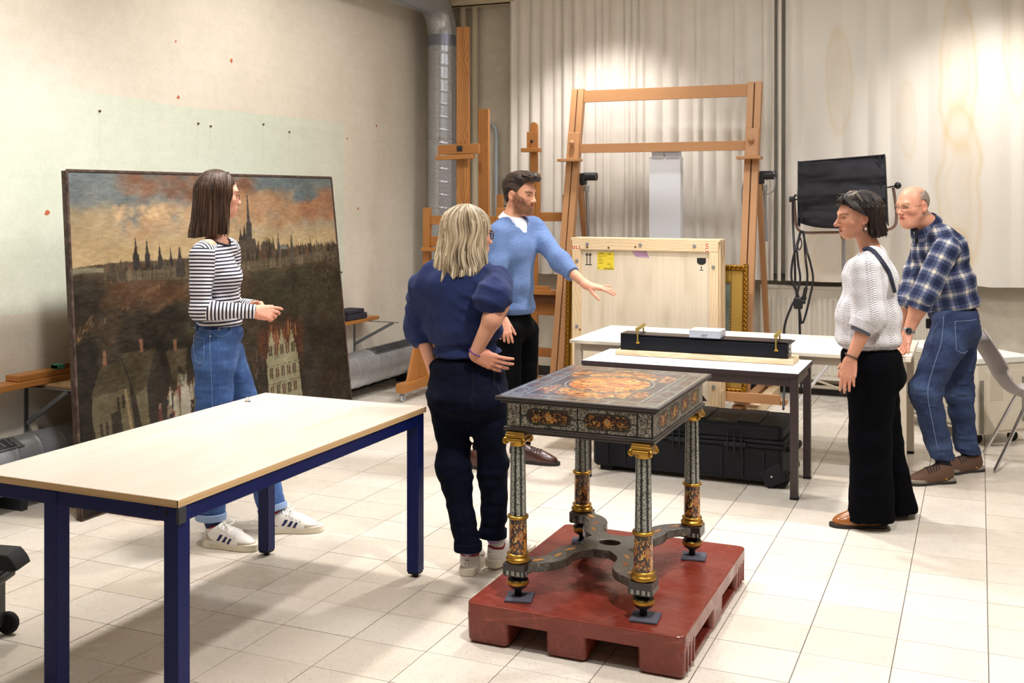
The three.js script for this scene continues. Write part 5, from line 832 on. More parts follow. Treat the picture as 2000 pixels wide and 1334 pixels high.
      x.save(); x.beginPath(); x.rect(cx - rx, cy - ry, rx * 2, ry * 2); x.clip(); for (let k = -3; k <= 3; k++) { scroll(x, cx + k * rx * 0.27, cy, ry * 1.15, ['#c8862c', '#d79a3c', '#b56c22', '#8a3f1a', '#d9a850'], 16); } flower(x, cx, cy, ry * 0.6, '#c78a3e', '#8b8a70'); x.restore(); }
  }, { repeat: false });
  const fz = part(t, 'frieze', [bx(fw, fh, fl, 0, (y0 + y1) / 2, 0, { r: 0.001 })], blackWood);
  const fm = (tex) => mat(0xffffff, 0.3, { map: tex, clearcoat: 0.4, clearcoatRoughness: 0.2 });
  const fA = fm(friezeTex(fw, 2)), fB = fm(friezeTex(fl, 4));
  part(fz, 'inlay_panel', new THREE.PlaneGeometry(fw - 0.004, fh).translate(0, (y0 + y1) / 2, fl / 2 + 0.0008), fA); part(fz, 'inlay_panel', new THREE.PlaneGeometry(fw - 0.004, fh).rotateY(Math.PI).translate(0, (y0 + y1) / 2, -fl / 2 - 0.0008), fA);
  part(fz, 'inlay_panel', new THREE.PlaneGeometry(fl - 0.004, fh).rotateY(Math.PI / 2).translate(fw / 2 + 0.0008, (y0 + y1) / 2, 0), fB); part(fz, 'inlay_panel', new THREE.PlaneGeometry(fl - 0.004, fh).rotateY(-Math.PI / 2).translate(-fw / 2 - 0.0008, (y0 + y1) / 2, 0), fB);
  part(t, 'lower_moulding', [bx(fw + 0.02, 0.016, fl + 0.02, 0, y0 - 0.006, 0, { r: 0.006, seg: 2 }), bx(fw + 0.006, 0.012, fl + 0.006, 0, y0 - 0.017, 0, { r: 0.003 })], blackWood);
  // legs
  const drumTex = canvasTex(384, 320, (x, w, h) => { x.fillStyle = '#2a1410'; x.fillRect(0, 0, w, h); for (let k = 0; k < 2; k++) { const cx = w * (0.25 + k * 0.5); scroll(x, cx, h * 0.5, h * 0.48, ['#b87a28', '#cf9838', '#9a5a1c', '#d7a850', '#7a3a14'], 64); flower(x, cx, h * 0.45, 44, '#a5591e', '#8c8a4a'); } });
  const fluteTex = canvasTex(256, 512, (x, w, h) => { x.fillStyle = '#161a15'; x.fillRect(0, 0, w, h); for (let f = 0; f < 8; f++) for (let i = 0; i < 1300; i++) { const q = rnd(); x.fillStyle = q < 0.85 ? `rgba(198,194,184,${rr(0.5, 1)})` : 'rgba(70,110,90,0.8)'; const cx = (f + 0.5) * w / 8; x.fillRect(cx + rr(-10, 9), rnd() * h, rr(1.5, 4), rr(2, 6)); } });
  const drumM = mat(0xffffff, 0.28, { map: rep(drumTex, 2, 1), clearcoat: 0.5 }), fluteM = mat(0xffffff, 0.3, { map: fluteTex, clearcoat: 0.3 });
  const fluted = () => { // column with hollow flutes
    const g = new THREE.CylinderGeometry(0.027, 0.031, 0.262, 96, 6); const p = g.attributes.position; for (let i = 0; i < p.count; i++) { const x = p.getX(i), z = p.getZ(i), r = Math.hypot(x, z); if (r < 0.005) continue; const a = Math.atan2(z, x), k = 1 - 0.075 * Math.pow(Math.abs(Math.cos(a * 4)), 6); p.setX(i, x * k); p.setZ(i, z * k); } g.computeVertexNormals(); return g.translate(0, 0.431, 0);
  };
  const ringB = lathe([[0.033, 0.127], [0.044, 0.128], [0.047, 0.135], [0.045, 0.142], [0.039, 0.146], [0.038, 0.15], [0.042, 0.154], [0.041, 0.159], [0.033, 0.161]], 36), ringT = lathe([[0.03, 0.288], [0.038, 0.289], [0.0405, 0.295], [0.038, 0.301], [0.03, 0.302]], 36);
  const foot = lathe([[0.001, 0], [0.014, 0.0], [0.013, 0.02], [0.022, 0.026], [0.034, 0.034], [0.04, 0.05], [0.036, 0.064], [0.024, 0.07], [0.022, 0.074], [0.03, 0.08], [0.03, 0.085], [0.001, 0.085]], 32), footRing = lathe([[0.0385, 0.042], [0.0415, 0.046], [0.0415, 0.056], [0.038, 0.06]], 32);
  const volute = (sx, sz, a) => new THREE.TorusGeometry(0.009, 0.0055, 8, 18).rotateY(a).translate(sx, 0, sz);
  padAt.forEach(([, x, z], i) => {
    const leg = part(t, 'leg', fluted().translate(x, 0, z), fluteM, 'fluted speckled column leg with gilt mounts');
    const P = (name, g, m) => part(leg, name, (Array.isArray(g) ? g : [g]).map((q) => q.clone().translate(x, 0, z)), m);
    P('foot', foot, mat(0x15130f, 0.35)); P('foot_ring', footRing, gilt);
    P('plinth', [bx(0.088, 0.044, 0.088, 0, 0.105, 0, { r: 0.003 }), bx(0.08, 0.014, 0.08, 0, 0.086, 0, { r: 0.002 })], blackWood);
    P('plinth_inlay', [bx(0.076, 0.016, 0.002, 0, 0.093, 0.0445, { r: 0 }), bx(0.002, 0.016, 0.076, 0.0445, 0.093, 0, { r: 0 })], mat(0xffffff, 0.35, { map: rep(fluteTex, 6, 14) }));
    P('base_ring', ringB, gilt); P('drum', new THREE.CylinderGeometry(0.033, 0.034, 0.13, 40).translate(0, 0.225, 0), drumM); P('upper_ring', ringT, gilt);
    const cap = [lathe([[0.026, 0.56], [0.031, 0.564], [0.029, 0.57], [0.033, 0.585], [0.036, 0.592]], 28), bx(0.076, 0.012, 0.076, 0, 0.6, 0, { r: 0.004 }), bx(0.068, 0.01, 0.068, 0, 0.61, 0, { r: 0.002 })];
    for (const [sx, sz] of [[1, 1], [1, -1], [-1, 1], [-1, -1]]) cap.push(volute(sx * 0.034, sz * 0.034, Math.atan2(sx, sz) + Math.PI / 2).translate(0, 0.583, 0), ball(0.005, sx * 0.036, 0.583, sz * 0.036, 1, 1, 1, 8));
    for (const [sx, sz] of [[0, 1], [0, -1], [1, 0], [-1, 0]]) cap.push(cyl(0.008, 0.008, 0.06, sx * 0.033, 0.585, sz * 0.033, 12, sz ? { rz: Math.PI / 2 } : { rx: Math.PI / 2 }));
    P('capital', cap, gilt);
  });
  // wavy stretcher
  const strTex = canvasTex(512, 512, (x, w, h) => { speckle(x, w, h, 1500, '#3a382f'); x.fillStyle = 'rgba(64,62,56,0.5)'; x.fillRect(0, 0, w, h); for (let i = 0; i < 10; i++) scroll(x, rnd() * w, rnd() * h, 26, orange, 10); });
  const sm = mat(0xffffff, 0.35, { map: rep(strTex, 3.2), clearcoat: 0.3 });
  const gs = [];
  const arm = (sx, sz) => {
    const c = new THREE.CatmullRomCurve3([V(0.235, 0, 0.345), V(0.2, 0, 0.318), V(0.158, 0, 0.285), V(0.132, 0, 0.235), V(0.13, 0, 0.18), V(0.112, 0, 0.13), V(0.075, 0, 0.09), V(0.03, 0, 0.05)]), N = 40, L = [], Rr = [];
    for (let i = 0; i <= N; i++) { const p = c.getPoint(i / N), tg = c.getTangent(i / N), n = V(-tg.z, 0, tg.x), hw = 0.031 + 0.009 * Math.sin(i / N * Math.PI); L.push([(p.x + n.x * hw) * sx, (p.z + n.z * hw) * sz]); Rr.push([(p.x - n.x * hw) * sx, (p.z - n.z * hw) * sz]); }
    const s = new THREE.Shape(); [...L, ...Rr.reverse()].forEach(([a, b], i) => i ? s.lineTo(a, -b) : s.moveTo(a, -b)); s.closePath();
    return s;
  };
  const ext = (s, d = 0.026) => boxUV(new THREE.ExtrudeGeometry(s, { depth: d, bevelEnabled: true, bevelSize: 0.003, bevelThickness: 0.003, bevelSegments: 2, curveSegments: 40 }).rotateX(-Math.PI / 2).translate(0, 0.094, 0), 0);
  const ctr = new THREE.Shape(); ctr.absellipse(0, 0, 0.108, 0.1, 0, Math.PI * 2); const hole = new THREE.Path(); hole.absellipse(0, 0, 0.046, 0.036, 0, Math.PI * 2); ctr.holes.push(hole);
  const st = part(t, 'stretcher', ext(ctr, 0.0262), sm);
  for (const [sx, sz] of [[1, 1], [-1, 1], [1, -1], [-1, -1]]) { const a = part(st, 'stretcher_arm', ext(arm(sx, sz)), sm); }
  for (const [sx, sz] of [[1, 1], [-1, 1], [1, -1], [-1, -1]]) for (const [x, z, r] of [[0.185, 0.307, 0.7], [0.134, 0.22, 1.45], [0.115, 0.138, 1.0]]) { const e = new THREE.Shape(); e.absellipse(0, 0, 0.026, 0.0085, 0, Math.PI * 2); part(st, 'inlay_leaf', new THREE.ShapeGeometry(e, 16).rotateZ(-r * sx * sz).rotateX(-Math.PI / 2).translate(x * sx, 0.1236, z * sz), mat([0xb5772c, 0x9a5a22, 0xc48a3c][Math.floor(rnd() * 3)], 0.35)); }
}
// ---------------------------------------------------------------- people: distance fields meshed into smooth surfaces
const smin = (a, b, k) => { const h = Math.max(k - Math.abs(a - b), 0) / k; return Math.min(a, b) - h * h * k * 0.25; };
const smax = (a, b, k) => -smin(-a, -b, k);
// tapered capsule; clip = [point, normal]: cut flat beyond the plane
function rc(a, b, ra, rb, clip, k) {
  const dx = b.x - a.x, dy = b.y - a.y, dz = b.z - a.z, L2 = dx * dx + dy * dy + dz * dz || 1e-9, m = Math.max(ra, rb);
  return { k, lo: [Math.min(a.x, b.x) - m, Math.min(a.y, b.y) - m, Math.min(a.z, b.z) - m], hi: [Math.max(a.x, b.x) + m, Math.max(a.y, b.y) + m, Math.max(a.z, b.z) + m],
    f(x, y, z) {
      const t = clamp(((x - a.x) * dx + (y - a.y) * dy + (z - a.z) * dz) / L2), ex = x - a.x - dx * t, ey = y - a.y - dy * t, ez = z - a.z - dz * t;
      let d = Math.sqrt(ex * ex + ey * ey + ez * ez) - (ra + (rb - ra) * t);
      if (clip) d = Math.max(d, (x - clip[0].x) * clip[1].x + (y - clip[0].y) * clip[1].y + (z - clip[0].z) * clip[1].z);
      return d;
    } };
}
// ellipsoid with axes X, Y, Z (unit vectors) and radii
function el(c, rx, ry, rz, B, k) {
  const [X, Y, Z] = B ?? [V(1, 0, 0), V(0, 1, 0), V(0, 0, 1)], m = Math.max(rx, ry, rz);
  return { k, lo: [c.x - m, c.y - m, c.z - m], hi: [c.x + m, c.y + m, c.z + m],
    f(x, y, z) {
      x -= c.x; y -= c.y; z -= c.z;
      const u = (x * X.x + y * X.y + z * X.z) / rx, v = (x * Y.x + y * Y.y + z * Y.z) / ry, w = (x * Z.x + y * Z.y + z * Z.z) / rz, k0 = Math.sqrt(u * u + v * v + w * w);
      if (k0 < 1e-6) return -Math.min(rx, ry, rz);
      return k0 * (k0 - 1) / Math.sqrt(u * u / rx / rx + v * v / ry / ry + w * w / rz / rz);
    } };
}
function field(prims, k = 0.03, post) {
  const lo = [1e9, 1e9, 1e9], hi = [-1e9, -1e9, -1e9];
  for (const p of prims) for (let i = 0; i < 3; i++) { lo[i] = Math.min(lo[i], p.lo[i]); hi[i] = Math.max(hi[i], p.hi[i]); }
  const F = (x, y, z) => { let d = prims[0].f(x, y, z); for (let i = 1; i < prims.length; i++) d = smin(d, prims[i].f(x, y, z), prims[i].k ?? k); return post ? post(d, x, y, z) : d; };
  F.lo = lo; F.hi = hi; return F;
}
const gradient = (F, x, y, z, e, out) => { const gx = F(x + e, y, z) - F(x - e, y, z), gy = F(x, y + e, z) - F(x, y - e, z), gz = F(x, y, z + e) - F(x, y, z - e), l = Math.hypot(gx, gy, gz) || 1; out[0] = gx / l; out[1] = gy / l; out[2] = gz / l; out[3] = l / (2 * e); return out; };
// naive surface nets over the field's bounds, vertices pulled onto the surface
function net(F, h, pad = 0.02, lo = F.lo, hi = F.hi) {
  const n = [0, 1, 2].map((i) => Math.ceil((hi[i] - lo[i] + 2 * pad) / h) + 1), o = lo.map((q) => q - pad), [nx, ny, nz] = n, vals = new Float32Array(nx * ny * nz).fill(NaN), B = 4;
  const at3 = (i, j, k) => i + nx * (j + ny * k);
  for (let K = 0; K < nz; K += B) for (let J = 0; J < ny; J += B) for (let I = 0; I < nx; I += B) {
    const c = F(o[0] + (I + B / 2 - 0.5) * h, o[1] + (J + B / 2 - 0.5) * h, o[2] + (K + B / 2 - 0.5) * h), far = Math.abs(c) > B * h * 1.5 + 0.012;
    for (let k = K; k < Math.min(K + B, nz); k++) for (let j = J; j < Math.min(J + B, ny); j++) for (let i = I; i < Math.min(I + B, nx); i++) vals[at3(i, j, k)] = far ? c : F(o[0] + i * h, o[1] + j * h, o[2] + k * h);
  }
  const vid = new Int32Array(nx * ny * nz).fill(-1), pos = [], idx = [], g = [0, 0, 0, 0];
  for (let k = 0; k < nz - 1; k++) for (let j = 0; j < ny - 1; j++) for (let i = 0; i < nx - 1; i++) {
    let mask = 0; const v = []; for (let c = 0; c < 8; c++) { const q = vals[at3(i + (c & 1), j + ((c >> 1) & 1), k + (c >> 2))]; v.push(q); if (q < 0) mask |= 1 << c; }
    if (mask === 0 || mask === 255) continue;
    let sx = 0, sy = 0, sz = 0, m = 0;
    for (let c = 0; c < 8; c++) for (const b of [1, 2, 4]) if (!(c & b)) { const d = c | b; if ((v[c] < 0) !== (v[d] < 0)) { const t = v[c] / (v[c] - v[d]); sx += (c & 1) + (b === 1 ? t : 0); sy += ((c >> 1) & 1) + (b === 2 ? t : 0); sz += (c >> 2) + (b === 4 ? t : 0); m++; } }
    let x = o[0] + (i + sx / m) * h, y = o[1] + (j + sy / m) * h, z = o[2] + (k + sz / m) * h;
    for (let r = 0; r < 2; r++) { const d = F(x, y, z); gradient(F, x, y, z, h * 0.3, g); const s = clamp(d / Math.max(g[3], 0.5), -h * 0.5, h * 0.5); x -= g[0] * s; y -= g[1] * s; z -= g[2] * s; }
    vid[at3(i, j, k)] = pos.length / 3; pos.push(x, y, z);
  }
  const quad = (a, b, c, d, flip) => { if (a < 0 || b < 0 || c < 0 || d < 0) return; flip ? idx.push(a, c, b, a, d, c) : idx.push(a, b, c, a, c, d); };
  for (let k = 1; k < nz - 1; k++) for (let j = 1; j < ny - 1; j++) for (let i = 1; i < nx - 1; i++) {
    const s = vals[at3(i, j, k)] < 0;
    if (s !== (vals[at3(i + 1, j, k)] < 0)) quad(vid[at3(i, j - 1, k - 1)], vid[at3(i, j, k - 1)], vid[at3(i, j, k)], vid[at3(i, j - 1, k)], !s);
    if (s !== (vals[at3(i, j + 1, k)] < 0)) quad(vid[at3(i - 1, j, k - 1)], vid[at3(i - 1, j, k)], vid[at3(i, j, k)], vid[at3(i, j, k - 1)], !s);
    if (s !== (vals[at3(i, j, k + 1)] < 0)) quad(vid[at3(i - 1, j - 1, k)], vid[at3(i, j - 1, k)], vid[at3(i, j, k)], vid[at3(i - 1, j, k)], !s);
  }
  const nrm = new Float32Array(pos.length); for (let i = 0; i < pos.length; i += 3) { gradient(F, pos[i], pos[i + 1], pos[i + 2], h * 0.35, g); nrm[i] = g[0]; nrm[i + 1] = g[1]; nrm[i + 2] = g[2]; }
  const G = new THREE.BufferGeometry(); G.setAttribute('position', new THREE.Float32BufferAttribute(pos, 3)); G.setAttribute('normal', new THREE.BufferAttribute(nrm, 3)); G.setIndex(idx);
  return G;
}
// uv along limbs: bones = [[a, b, radius, reference dir]]; v runs along the bone (metres), u around it
function limbUV(G, bones) {
  const g = G.index ? G.toNonIndexed() : G, p = g.attributes.position, uv = new Float32Array(p.count * 2), c = V(), q = V();
  const B = bones.map(([a, b, r, ref, off = 0]) => { const d = b.clone().sub(a), L = d.length(); d.divideScalar(L); const e1 = ref.clone().addScaledVector(d, -ref.dot(d)).normalize(), e2 = V().crossVectors(d, e1); return { a, d, L, r, e1, e2, off }; });
  for (let i = 0; i < p.count; i += 3) {
    c.set(0, 0, 0); for (let j = 0; j < 3; j++) c.add(q.fromBufferAttribute(p, i + j)); c.divideScalar(3);
    let best = null, bd = 1e9;
    for (const b of B) { q.copy(c).sub(b.a); const t = clamp(q.dot(b.d), 0, b.L), e = q.addScaledVector(b.d, -t).length() / b.r; if (e < bd) { bd = e; best = b; } }
    let u0 = null;
    for (let j = 0; j < 3; j++) { q.fromBufferAttribute(p, i + j).sub(best.a); const t = q.dot(best.d); let a = Math.atan2(q.dot(best.e2), q.dot(best.e1)); if (u0 === null) u0 = a; else { while (a - u0 > Math.PI) a -= 2 * Math.PI; while (a - u0 < -Math.PI) a += 2 * Math.PI; } uv[(i + j) * 2] = a * best.r; uv[(i + j) * 2 + 1] = t + best.off; }
  }
  g.setAttribute('uv', new THREE.BufferAttribute(uv, 2));
  return g;
}
// first point of a field's surface met from the camera at pixel (px, py), searched around distance D
function hit(F, px, py, D, off = 0.001) { let t = D - 0.55; const d = at(px, py, 1).sub(V(0, EYE, 0)), p = V(); for (let i = 0; i < 220 && t < D + 0.5; i++) { p.copy(d).multiplyScalar(t); p.y += EYE; const f = F(p.x, p.y, p.z) - off; if (f < 0.0006) break; t += Math.max(f * 0.6, 0.0008); } return p; }
const onto = (F, p, off = 0) => { const g = [0, 0, 0, 0]; for (let i = 0; i < 8; i++) { const d = F(p.x, p.y, p.z) - off; gradient(F, p.x, p.y, p.z, 0.003, g); const s = clamp(d / Math.max(g[3], 0.4), -0.03, 0.03); p.x -= g[0] * s; p.y -= g[1] * s; p.z -= g[2] * s; } return p; };
// a raised patch lying on a field's surface: P(u, v) -> rough point
function patch(F, P, nu, nv, off = 0.0015) {
  const pos = [], uv = [], idx = []; for (let i = 0; i <= nu; i++) for (let j = 0; j <= nv; j++) { const e = (i === 0 || j === 0 || i === nu || j === nv) ? 0.0002 : off, p = onto(F, P(i / nu, j / nv), e); pos.push(p.x, p.y, p.z); uv.push(i / nu, j / nv); }
  for (let i = 0; i < nu; i++) for (let j = 0; j < nv; j++) { const a = i * (nv + 1) + j, b = a + nv + 1; idx.push(a, b, a + 1, b, b + 1, a + 1); }
  const g = new THREE.BufferGeometry(); g.setAttribute('position', new THREE.Float32BufferAttribute(pos, 3)); g.setAttribute('uv', new THREE.Float32BufferAttribute(uv, 2)); g.setIndex(idx); g.computeVertexNormals(); return g;
}
const seam = (F, pts, r = 0.0022, off = 0.0008, n = 24) => { const c = new THREE.CatmullRomCurve3(pts), q = []; for (let i = 0; i <= n; i++) q.push(onto(F, c.getPoint(i / n), off)); return new THREE.TubeGeometry(new THREE.CatmullRomCurve3(q), n * 2, r, 6, false); };
const basis = (f, up = V(0, 1, 0)) => { const Z = f.clone().normalize(), X = V().crossVectors(up, Z).normalize(), Y = V().crossVectors(Z, X); return [X, Y, Z]; };
// heading: angle from the picture's right (0) turning away from the camera (90 = facing away)
const heading = (deg, pitch = 0) => { const a = THREE.MathUtils.degToRad(deg), p = THREE.MathUtils.degToRad(pitch); return CR.clone().multiplyScalar(Math.cos(a) * Math.cos(p)).addScaledVector(CF, Math.sin(a) * Math.cos(p)).add(V(0, Math.sin(p), 0)); };
const frameM = (c, f, s = 1, roll = 0) => { const [X, Y, Z] = basis(f); const M = new THREE.Matrix4().makeBasis(X, Y, Z); M.multiply(new THREE.Matrix4().makeRotationZ(roll)); M.scale(V(s, s, s)); M.setPosition(c); return M; };

// --- head in its own frame: +z forward, +y up, +x the person's left; eye level y = 0, height about 0.23
function headField(o) {
  const P = (x, y, z) => V(x, y, z), pr = [], w = o.wide ?? 1;
  pr.push(el(P(0, 0.03, -0.012), 0.075 * w, 0.088, 0.097));
  pr.push(el(P(0, -0.03, 0.03), 0.06 * w, 0.072, 0.056, null, 0.04));
  for (const s of [-1, 1]) { pr.push(rc(P(0.047 * s * w, -0.05, -0.005), P(0.016 * s, -0.097 + 0.01 * (1 - (o.chin ?? 1)), 0.06 - 0.014 * (1 - (o.chin ?? 1))), 0.021, 0.018, null, 0.03)); pr.push(el(P(0.046 * s * w, -0.026, 0.05), 0.02, 0.018, 0.022, null, 0.025)); }
  { const c = o.chin ?? 1; pr.push(el(P(0, -0.098 + 0.008 * (1 - c), 0.066 - 0.012 * (1 - c)), 0.02, 0.017, 0.016, null, 0.022)); }
  pr.push(rc(P(-0.034, 0.019, 0.074), P(0.034, 0.019, 0.074), 0.012, 0.012, null, 0.02));
  pr.push(el(P(0, -0.07, 0.072), 0.032, 0.024, 0.018, null, 0.02));
  const n = o.nose ?? 1;
  pr.push(rc(P(0, 0.008, 0.081 + 0.004 * n), P(0, -0.034, 0.081 + 0.019 * n), 0.0078, 0.0105, null, 0.016));
  pr.push(el(P(0, -0.035, 0.083 + 0.019 * n), 0.0095, 0.0085, 0.011, null, 0.009));
  for (const s of [-1, 1]) pr.push(el(P(0.012 * s, -0.039, 0.089 + 0.006 * n), 0.0075, 0.007, 0.011, null, 0.006));
  pr.push(el(P(0, -0.0625, 0.0865), 0.023, 0.0052, 0.0085, null, 0.006)); pr.push(el(P(0, -0.0735, 0.085), 0.02, 0.0065, 0.0085, null, 0.006));
  pr.push(rc(P(0, -0.055, -0.028), o.neck, o.neckR ?? 0.052, o.neckR2 ?? 0.056, null, 0.035));
  for (const p of o.extra ?? []) pr.push(p);
  const socket = [-1, 1].map((s) => el(P(0.032 * s, -0.004, 0.096), 0.021, 0.013, 0.02)), lids = [-1, 1].map((s) => el(P(0.032 * s, 0.0, 0.0683), 0.0168, 0.0128, 0.0126)), slit = [-1, 1].map((s) => el(P(0.032 * s, -0.0025, 0.083), 0.0138, 0.0045, 0.012));
  const nostril = [-1, 1].map((s) => el(P(0.0065 * s, -0.0455, 0.09 + 0.012 * n), 0.0035, 0.004, 0.005)), mouth = rc(P(-0.022, -0.0682, 0.09), P(0.022, -0.0682, 0.09), 0.0022, 0.0022);
  const ears = [-1, 1].map((s) => ({ b: el(P(0.078 * s * w, -0.01, -0.016), 0.0085, 0.031, 0.0185, basis(V(-0.38 * s, 0.1, 1)), 0.01), h: el(P(0.0865 * s * w, -0.007, -0.016), 0.007, 0.018, 0.0095, basis(V(-0.38 * s, 0.1, 1))), l: el(P(0.0775 * s * w, -0.033, -0.006), 0.006, 0.01, 0.008, null, 0.008) }));
  const F = field(pr, 0.03, (d, x, y, z) => {
    for (const s of socket) d = smax(d, -s.f(x, y, z), 0.016);
    for (const l of lids) d = smin(d, l.f(x, y, z), 0.004);
    for (const s of slit) d = smax(d, -s.f(x, y, z), 0.0025);
    for (const q of nostril) d = smax(d, -q.f(x, y, z), 0.003);
    d = smax(d, -mouth.f(x, y, z), 0.003);
    for (const e of ears) { let q = smin(e.b.f(x, y, z), e.l.f(x, y, z), 0.01); q = smax(q, -e.h.f(x, y, z), 0.005); d = smin(d, q, 0.007); }
    return d;
  });
  F.lo[0] = -0.1; F.hi[0] = 0.1; return F;
}
function headMesh(o, color) {
  const F = headField(o), G = net(F, 0.003, 0.012, [-0.095, Math.max(o.neck.y - 0.02, -0.19), -0.125], [0.095, 0.13, 0.125]), p = G.attributes.position, col = new Float32Array(p.count * 3), c = new THREE.Color();
  for (let i = 0; i < p.count; i++) { color(c, p.getX(i), p.getY(i), p.getZ(i)); col[i * 3] = c.r; col[i * 3 + 1] = c.g; col[i * 3 + 2] = c.b; }
  G.setAttribute('color', new THREE.BufferAttribute(col, 3)); G.F = F; return G;
}
const lipMask = (x, y, z) => z > 0.07 ? sstep(1.25, 0.7, Math.sqrt(Math.pow(x / 0.024, 2) + Math.pow((y + 0.068) / 0.0105, 2))) : 0;
const browMask = (x, y, z, th = 0.0045) => { const ax = Math.abs(x); if (z < 0.05 || ax < 0.012 || ax > 0.054) return 0; const yc = 0.0135 + 0.006 * Math.sin((ax - 0.012) / 0.042 * 2.4); return sstep(th * 1.5, th * 0.6, Math.abs(y - yc)); };
function paintFace(skin, o) {
  const S = new THREE.Color(skin), lip = new THREE.Color(o.lip ?? 0xb9665a), brow = new THREE.Color(o.brow ?? 0x4a3626), rosy = new THREE.Color(o.rosy ?? 0xd08068);
  return (c, x, y, z) => {
    c.copy(S); const m = fbm(x * 60, y * 60, z * 60, 3) * 0.05; c.offsetHSL(0, 0, m * 0.35);
    const ax = Math.abs(x), ch = Math.exp(-(Math.pow((ax - 0.045) / 0.022, 2) + Math.pow((y + 0.035) / 0.022, 2))) * (z > 0.02 ? 1 : 0), no = Math.exp(-(Math.pow(x / 0.014, 2) + Math.pow((y + 0.035) / 0.014, 2))) * (z > 0.09 ? 1 : 0), er = ax > 0.074 && Math.abs(y + 0.01) < 0.045 ? 0.7 : 0;
    c.lerp(rosy, clamp((ch * 0.35 + no * 0.4 + er * 0.4) * (o.rosyK ?? 1))); c.lerp(lip, lipMask(x, y, z) * 0.8); c.lerp(brow, browMask(x, y, z, o.browT) * (o.browK ?? 0.75)); { const ex = (Math.abs(x) - 0.032) / 0.0155, ey = (y - (0.004 - ex * ex * 0.0045)) / 0.0022; if (z > 0.05 && Math.abs(ex) < 1.1) c.lerp(brow, sstep(1.2, 0.4, Math.abs(ey)) * 0.75); }
    o.more?.(c, x, y, z);
  };
}
// --- a hand: wrist W, direction d towards the knuckles, palm facing n; right = 1, left = -1
function handPrims(W, d, n, right, o = {}) {
  d = d.clone().normalize(); n = n.clone().addScaledVector(d, -n.dot(d)).normalize();
  const t = V().crossVectors(d, n).multiplyScalar(right), s = o.s ?? 1, pr = [], q = (a, b, c) => W.clone().addScaledVector(d, a * s).addScaledVector(t, b * s).addScaledVector(n, c * s);
  const off = [0.029, 0.009, -0.0115, -0.03], len = [0.09, 0.094, 0.089, 0.079], fl = [[0.043, 0.025, 0.021], [0.047, 0.028, 0.022], [0.043, 0.026, 0.021], [0.034, 0.02, 0.018]], spread = o.spread ?? 0.05, curl = o.curl ?? [[0.3, 0.4, 0.25], [0.35, 0.45, 0.3], [0.4, 0.5, 0.3], [0.45, 0.5, 0.3]];
  for (let i = 0; i < 4; i++) pr.push(rc(q(0.004, off[i] * 0.5, 0), q(len[i], off[i], 0), 0.0175 * s, 0.0125 * s, null, 0.014));
  pr.push(rc(q(0.012, 0.01, 0.004), q(0.05, 0.03, 0.006), 0.016 * s, 0.012 * s, null, 0.014), rc(q(0.015, -0.018, 0.004), q(0.055, -0.026, 0.005), 0.015 * s, 0.011 * s, null, 0.014));
  for (let i = 0; i < 4; i++) {
    let p = q(len[i], off[i], -0.001), a = 0, r = (i === 3 ? 0.0078 : 0.009) * s; const sp = (1.3 - i) * spread + (o.fan?.[i] ?? 0);
    for (let k = 0; k < 3; k++) { a += curl[i][k]; const dir = d.clone().multiplyScalar(Math.cos(a)).addScaledVector(n, Math.sin(a)).addScaledVector(t, sp).normalize(), e = p.clone().addScaledVector(dir, fl[i][k] * s), r2 = r * (k === 2 ? 0.8 : 0.91); pr.push(rc(p, e, r, r2, null, k === 0 ? 0.008 : 0.003)); p = e; r = r2; }
  }
  const th = o.thumb ?? [0.65, 0.7, 0.35], d1 = d.clone().multiplyScalar(th[0]).addScaledVector(t, th[1]).addScaledVector(n, th[2]).normalize(), d2 = d1.clone().multiplyScalar(0.8).addScaledVector(d, o.thumbBend ?? 0.35).normalize(), c0 = q(0.018, 0.02, 0.006), c1 = c0.clone().addScaledVector(d1, 0.046 * s), c2 = c1.clone().addScaledVector(d2, 0.033 * s), c3 = c2.clone().addScaledVector(d2, 0.026 * s);
  pr.push(rc(c0, c1, 0.0155 * s, 0.0115 * s, null, 0.012), rc(c1, c2, 0.0105 * s, 0.0095 * s, null, 0.004), rc(c2, c3, 0.0095 * s, 0.0075 * s, null, 0.003));
  return pr;
}
const tint = (G, hex, vary = 0.03) => { const p = G.attributes.position, col = new Float32Array(p.count * 3), c = new THREE.Color(), S = new THREE.Color(hex); for (let i = 0; i < p.count; i++) { c.copy(S).offsetHSL(0, 0, fbm(p.getX(i) * 30, p.getY(i) * 30, p.getZ(i) * 30, 2) * vary); col[i * 3] = c.r; col[i * 3 + 1] = c.g; col[i * 3 + 2] = c.b; } G.setAttribute('color', new THREE.BufferAttribute(col, 3)); return G; };
const skinMat = () => new THREE.MeshPhysicalMaterial({ color: 0xffffff, vertexColors: true, roughness: 0.55, specularIntensity: 0.5, sheen: 0.1 });
// merge skin pieces (head grid, body grid, hand grids) into one body mesh
function skinMesh(person, geos, o, m = skinMat()) { return part(person, 'body', geos.map((g) => { const q = g.index ? g.toNonIndexed() : g; for (const k of Object.keys(q.attributes)) if (!['position', 'normal', 'color'].includes(k)) q.deleteAttribute(k); return q.translate(-o.x, -o.y, -o.z); }), m); }
function eyes(person, M, o, iris = 0x3d2c1e) {
  const m = mat(0xa3978d, 0.25, { clearcoat: 0.4 }), mi = mat(iris, 0.2, { clearcoat: 0.8 });
  for (const s of [-1, 1]) { const T = M.clone().premultiply(new THREE.Matrix4().makeTranslation(-o.x, -o.y, -o.z)); const e = part(person, 'eye', ball(0.0112, 0.032 * s, -0.002, 0.0683, 1, 1, 1, 18).applyMatrix4(T), m); part(e, 'iris', [ball(0.0062, 0.0322 * s, -0.0015, 0.0757, 1, 1, 0.72, 14).applyMatrix4(T)], mi); }
}
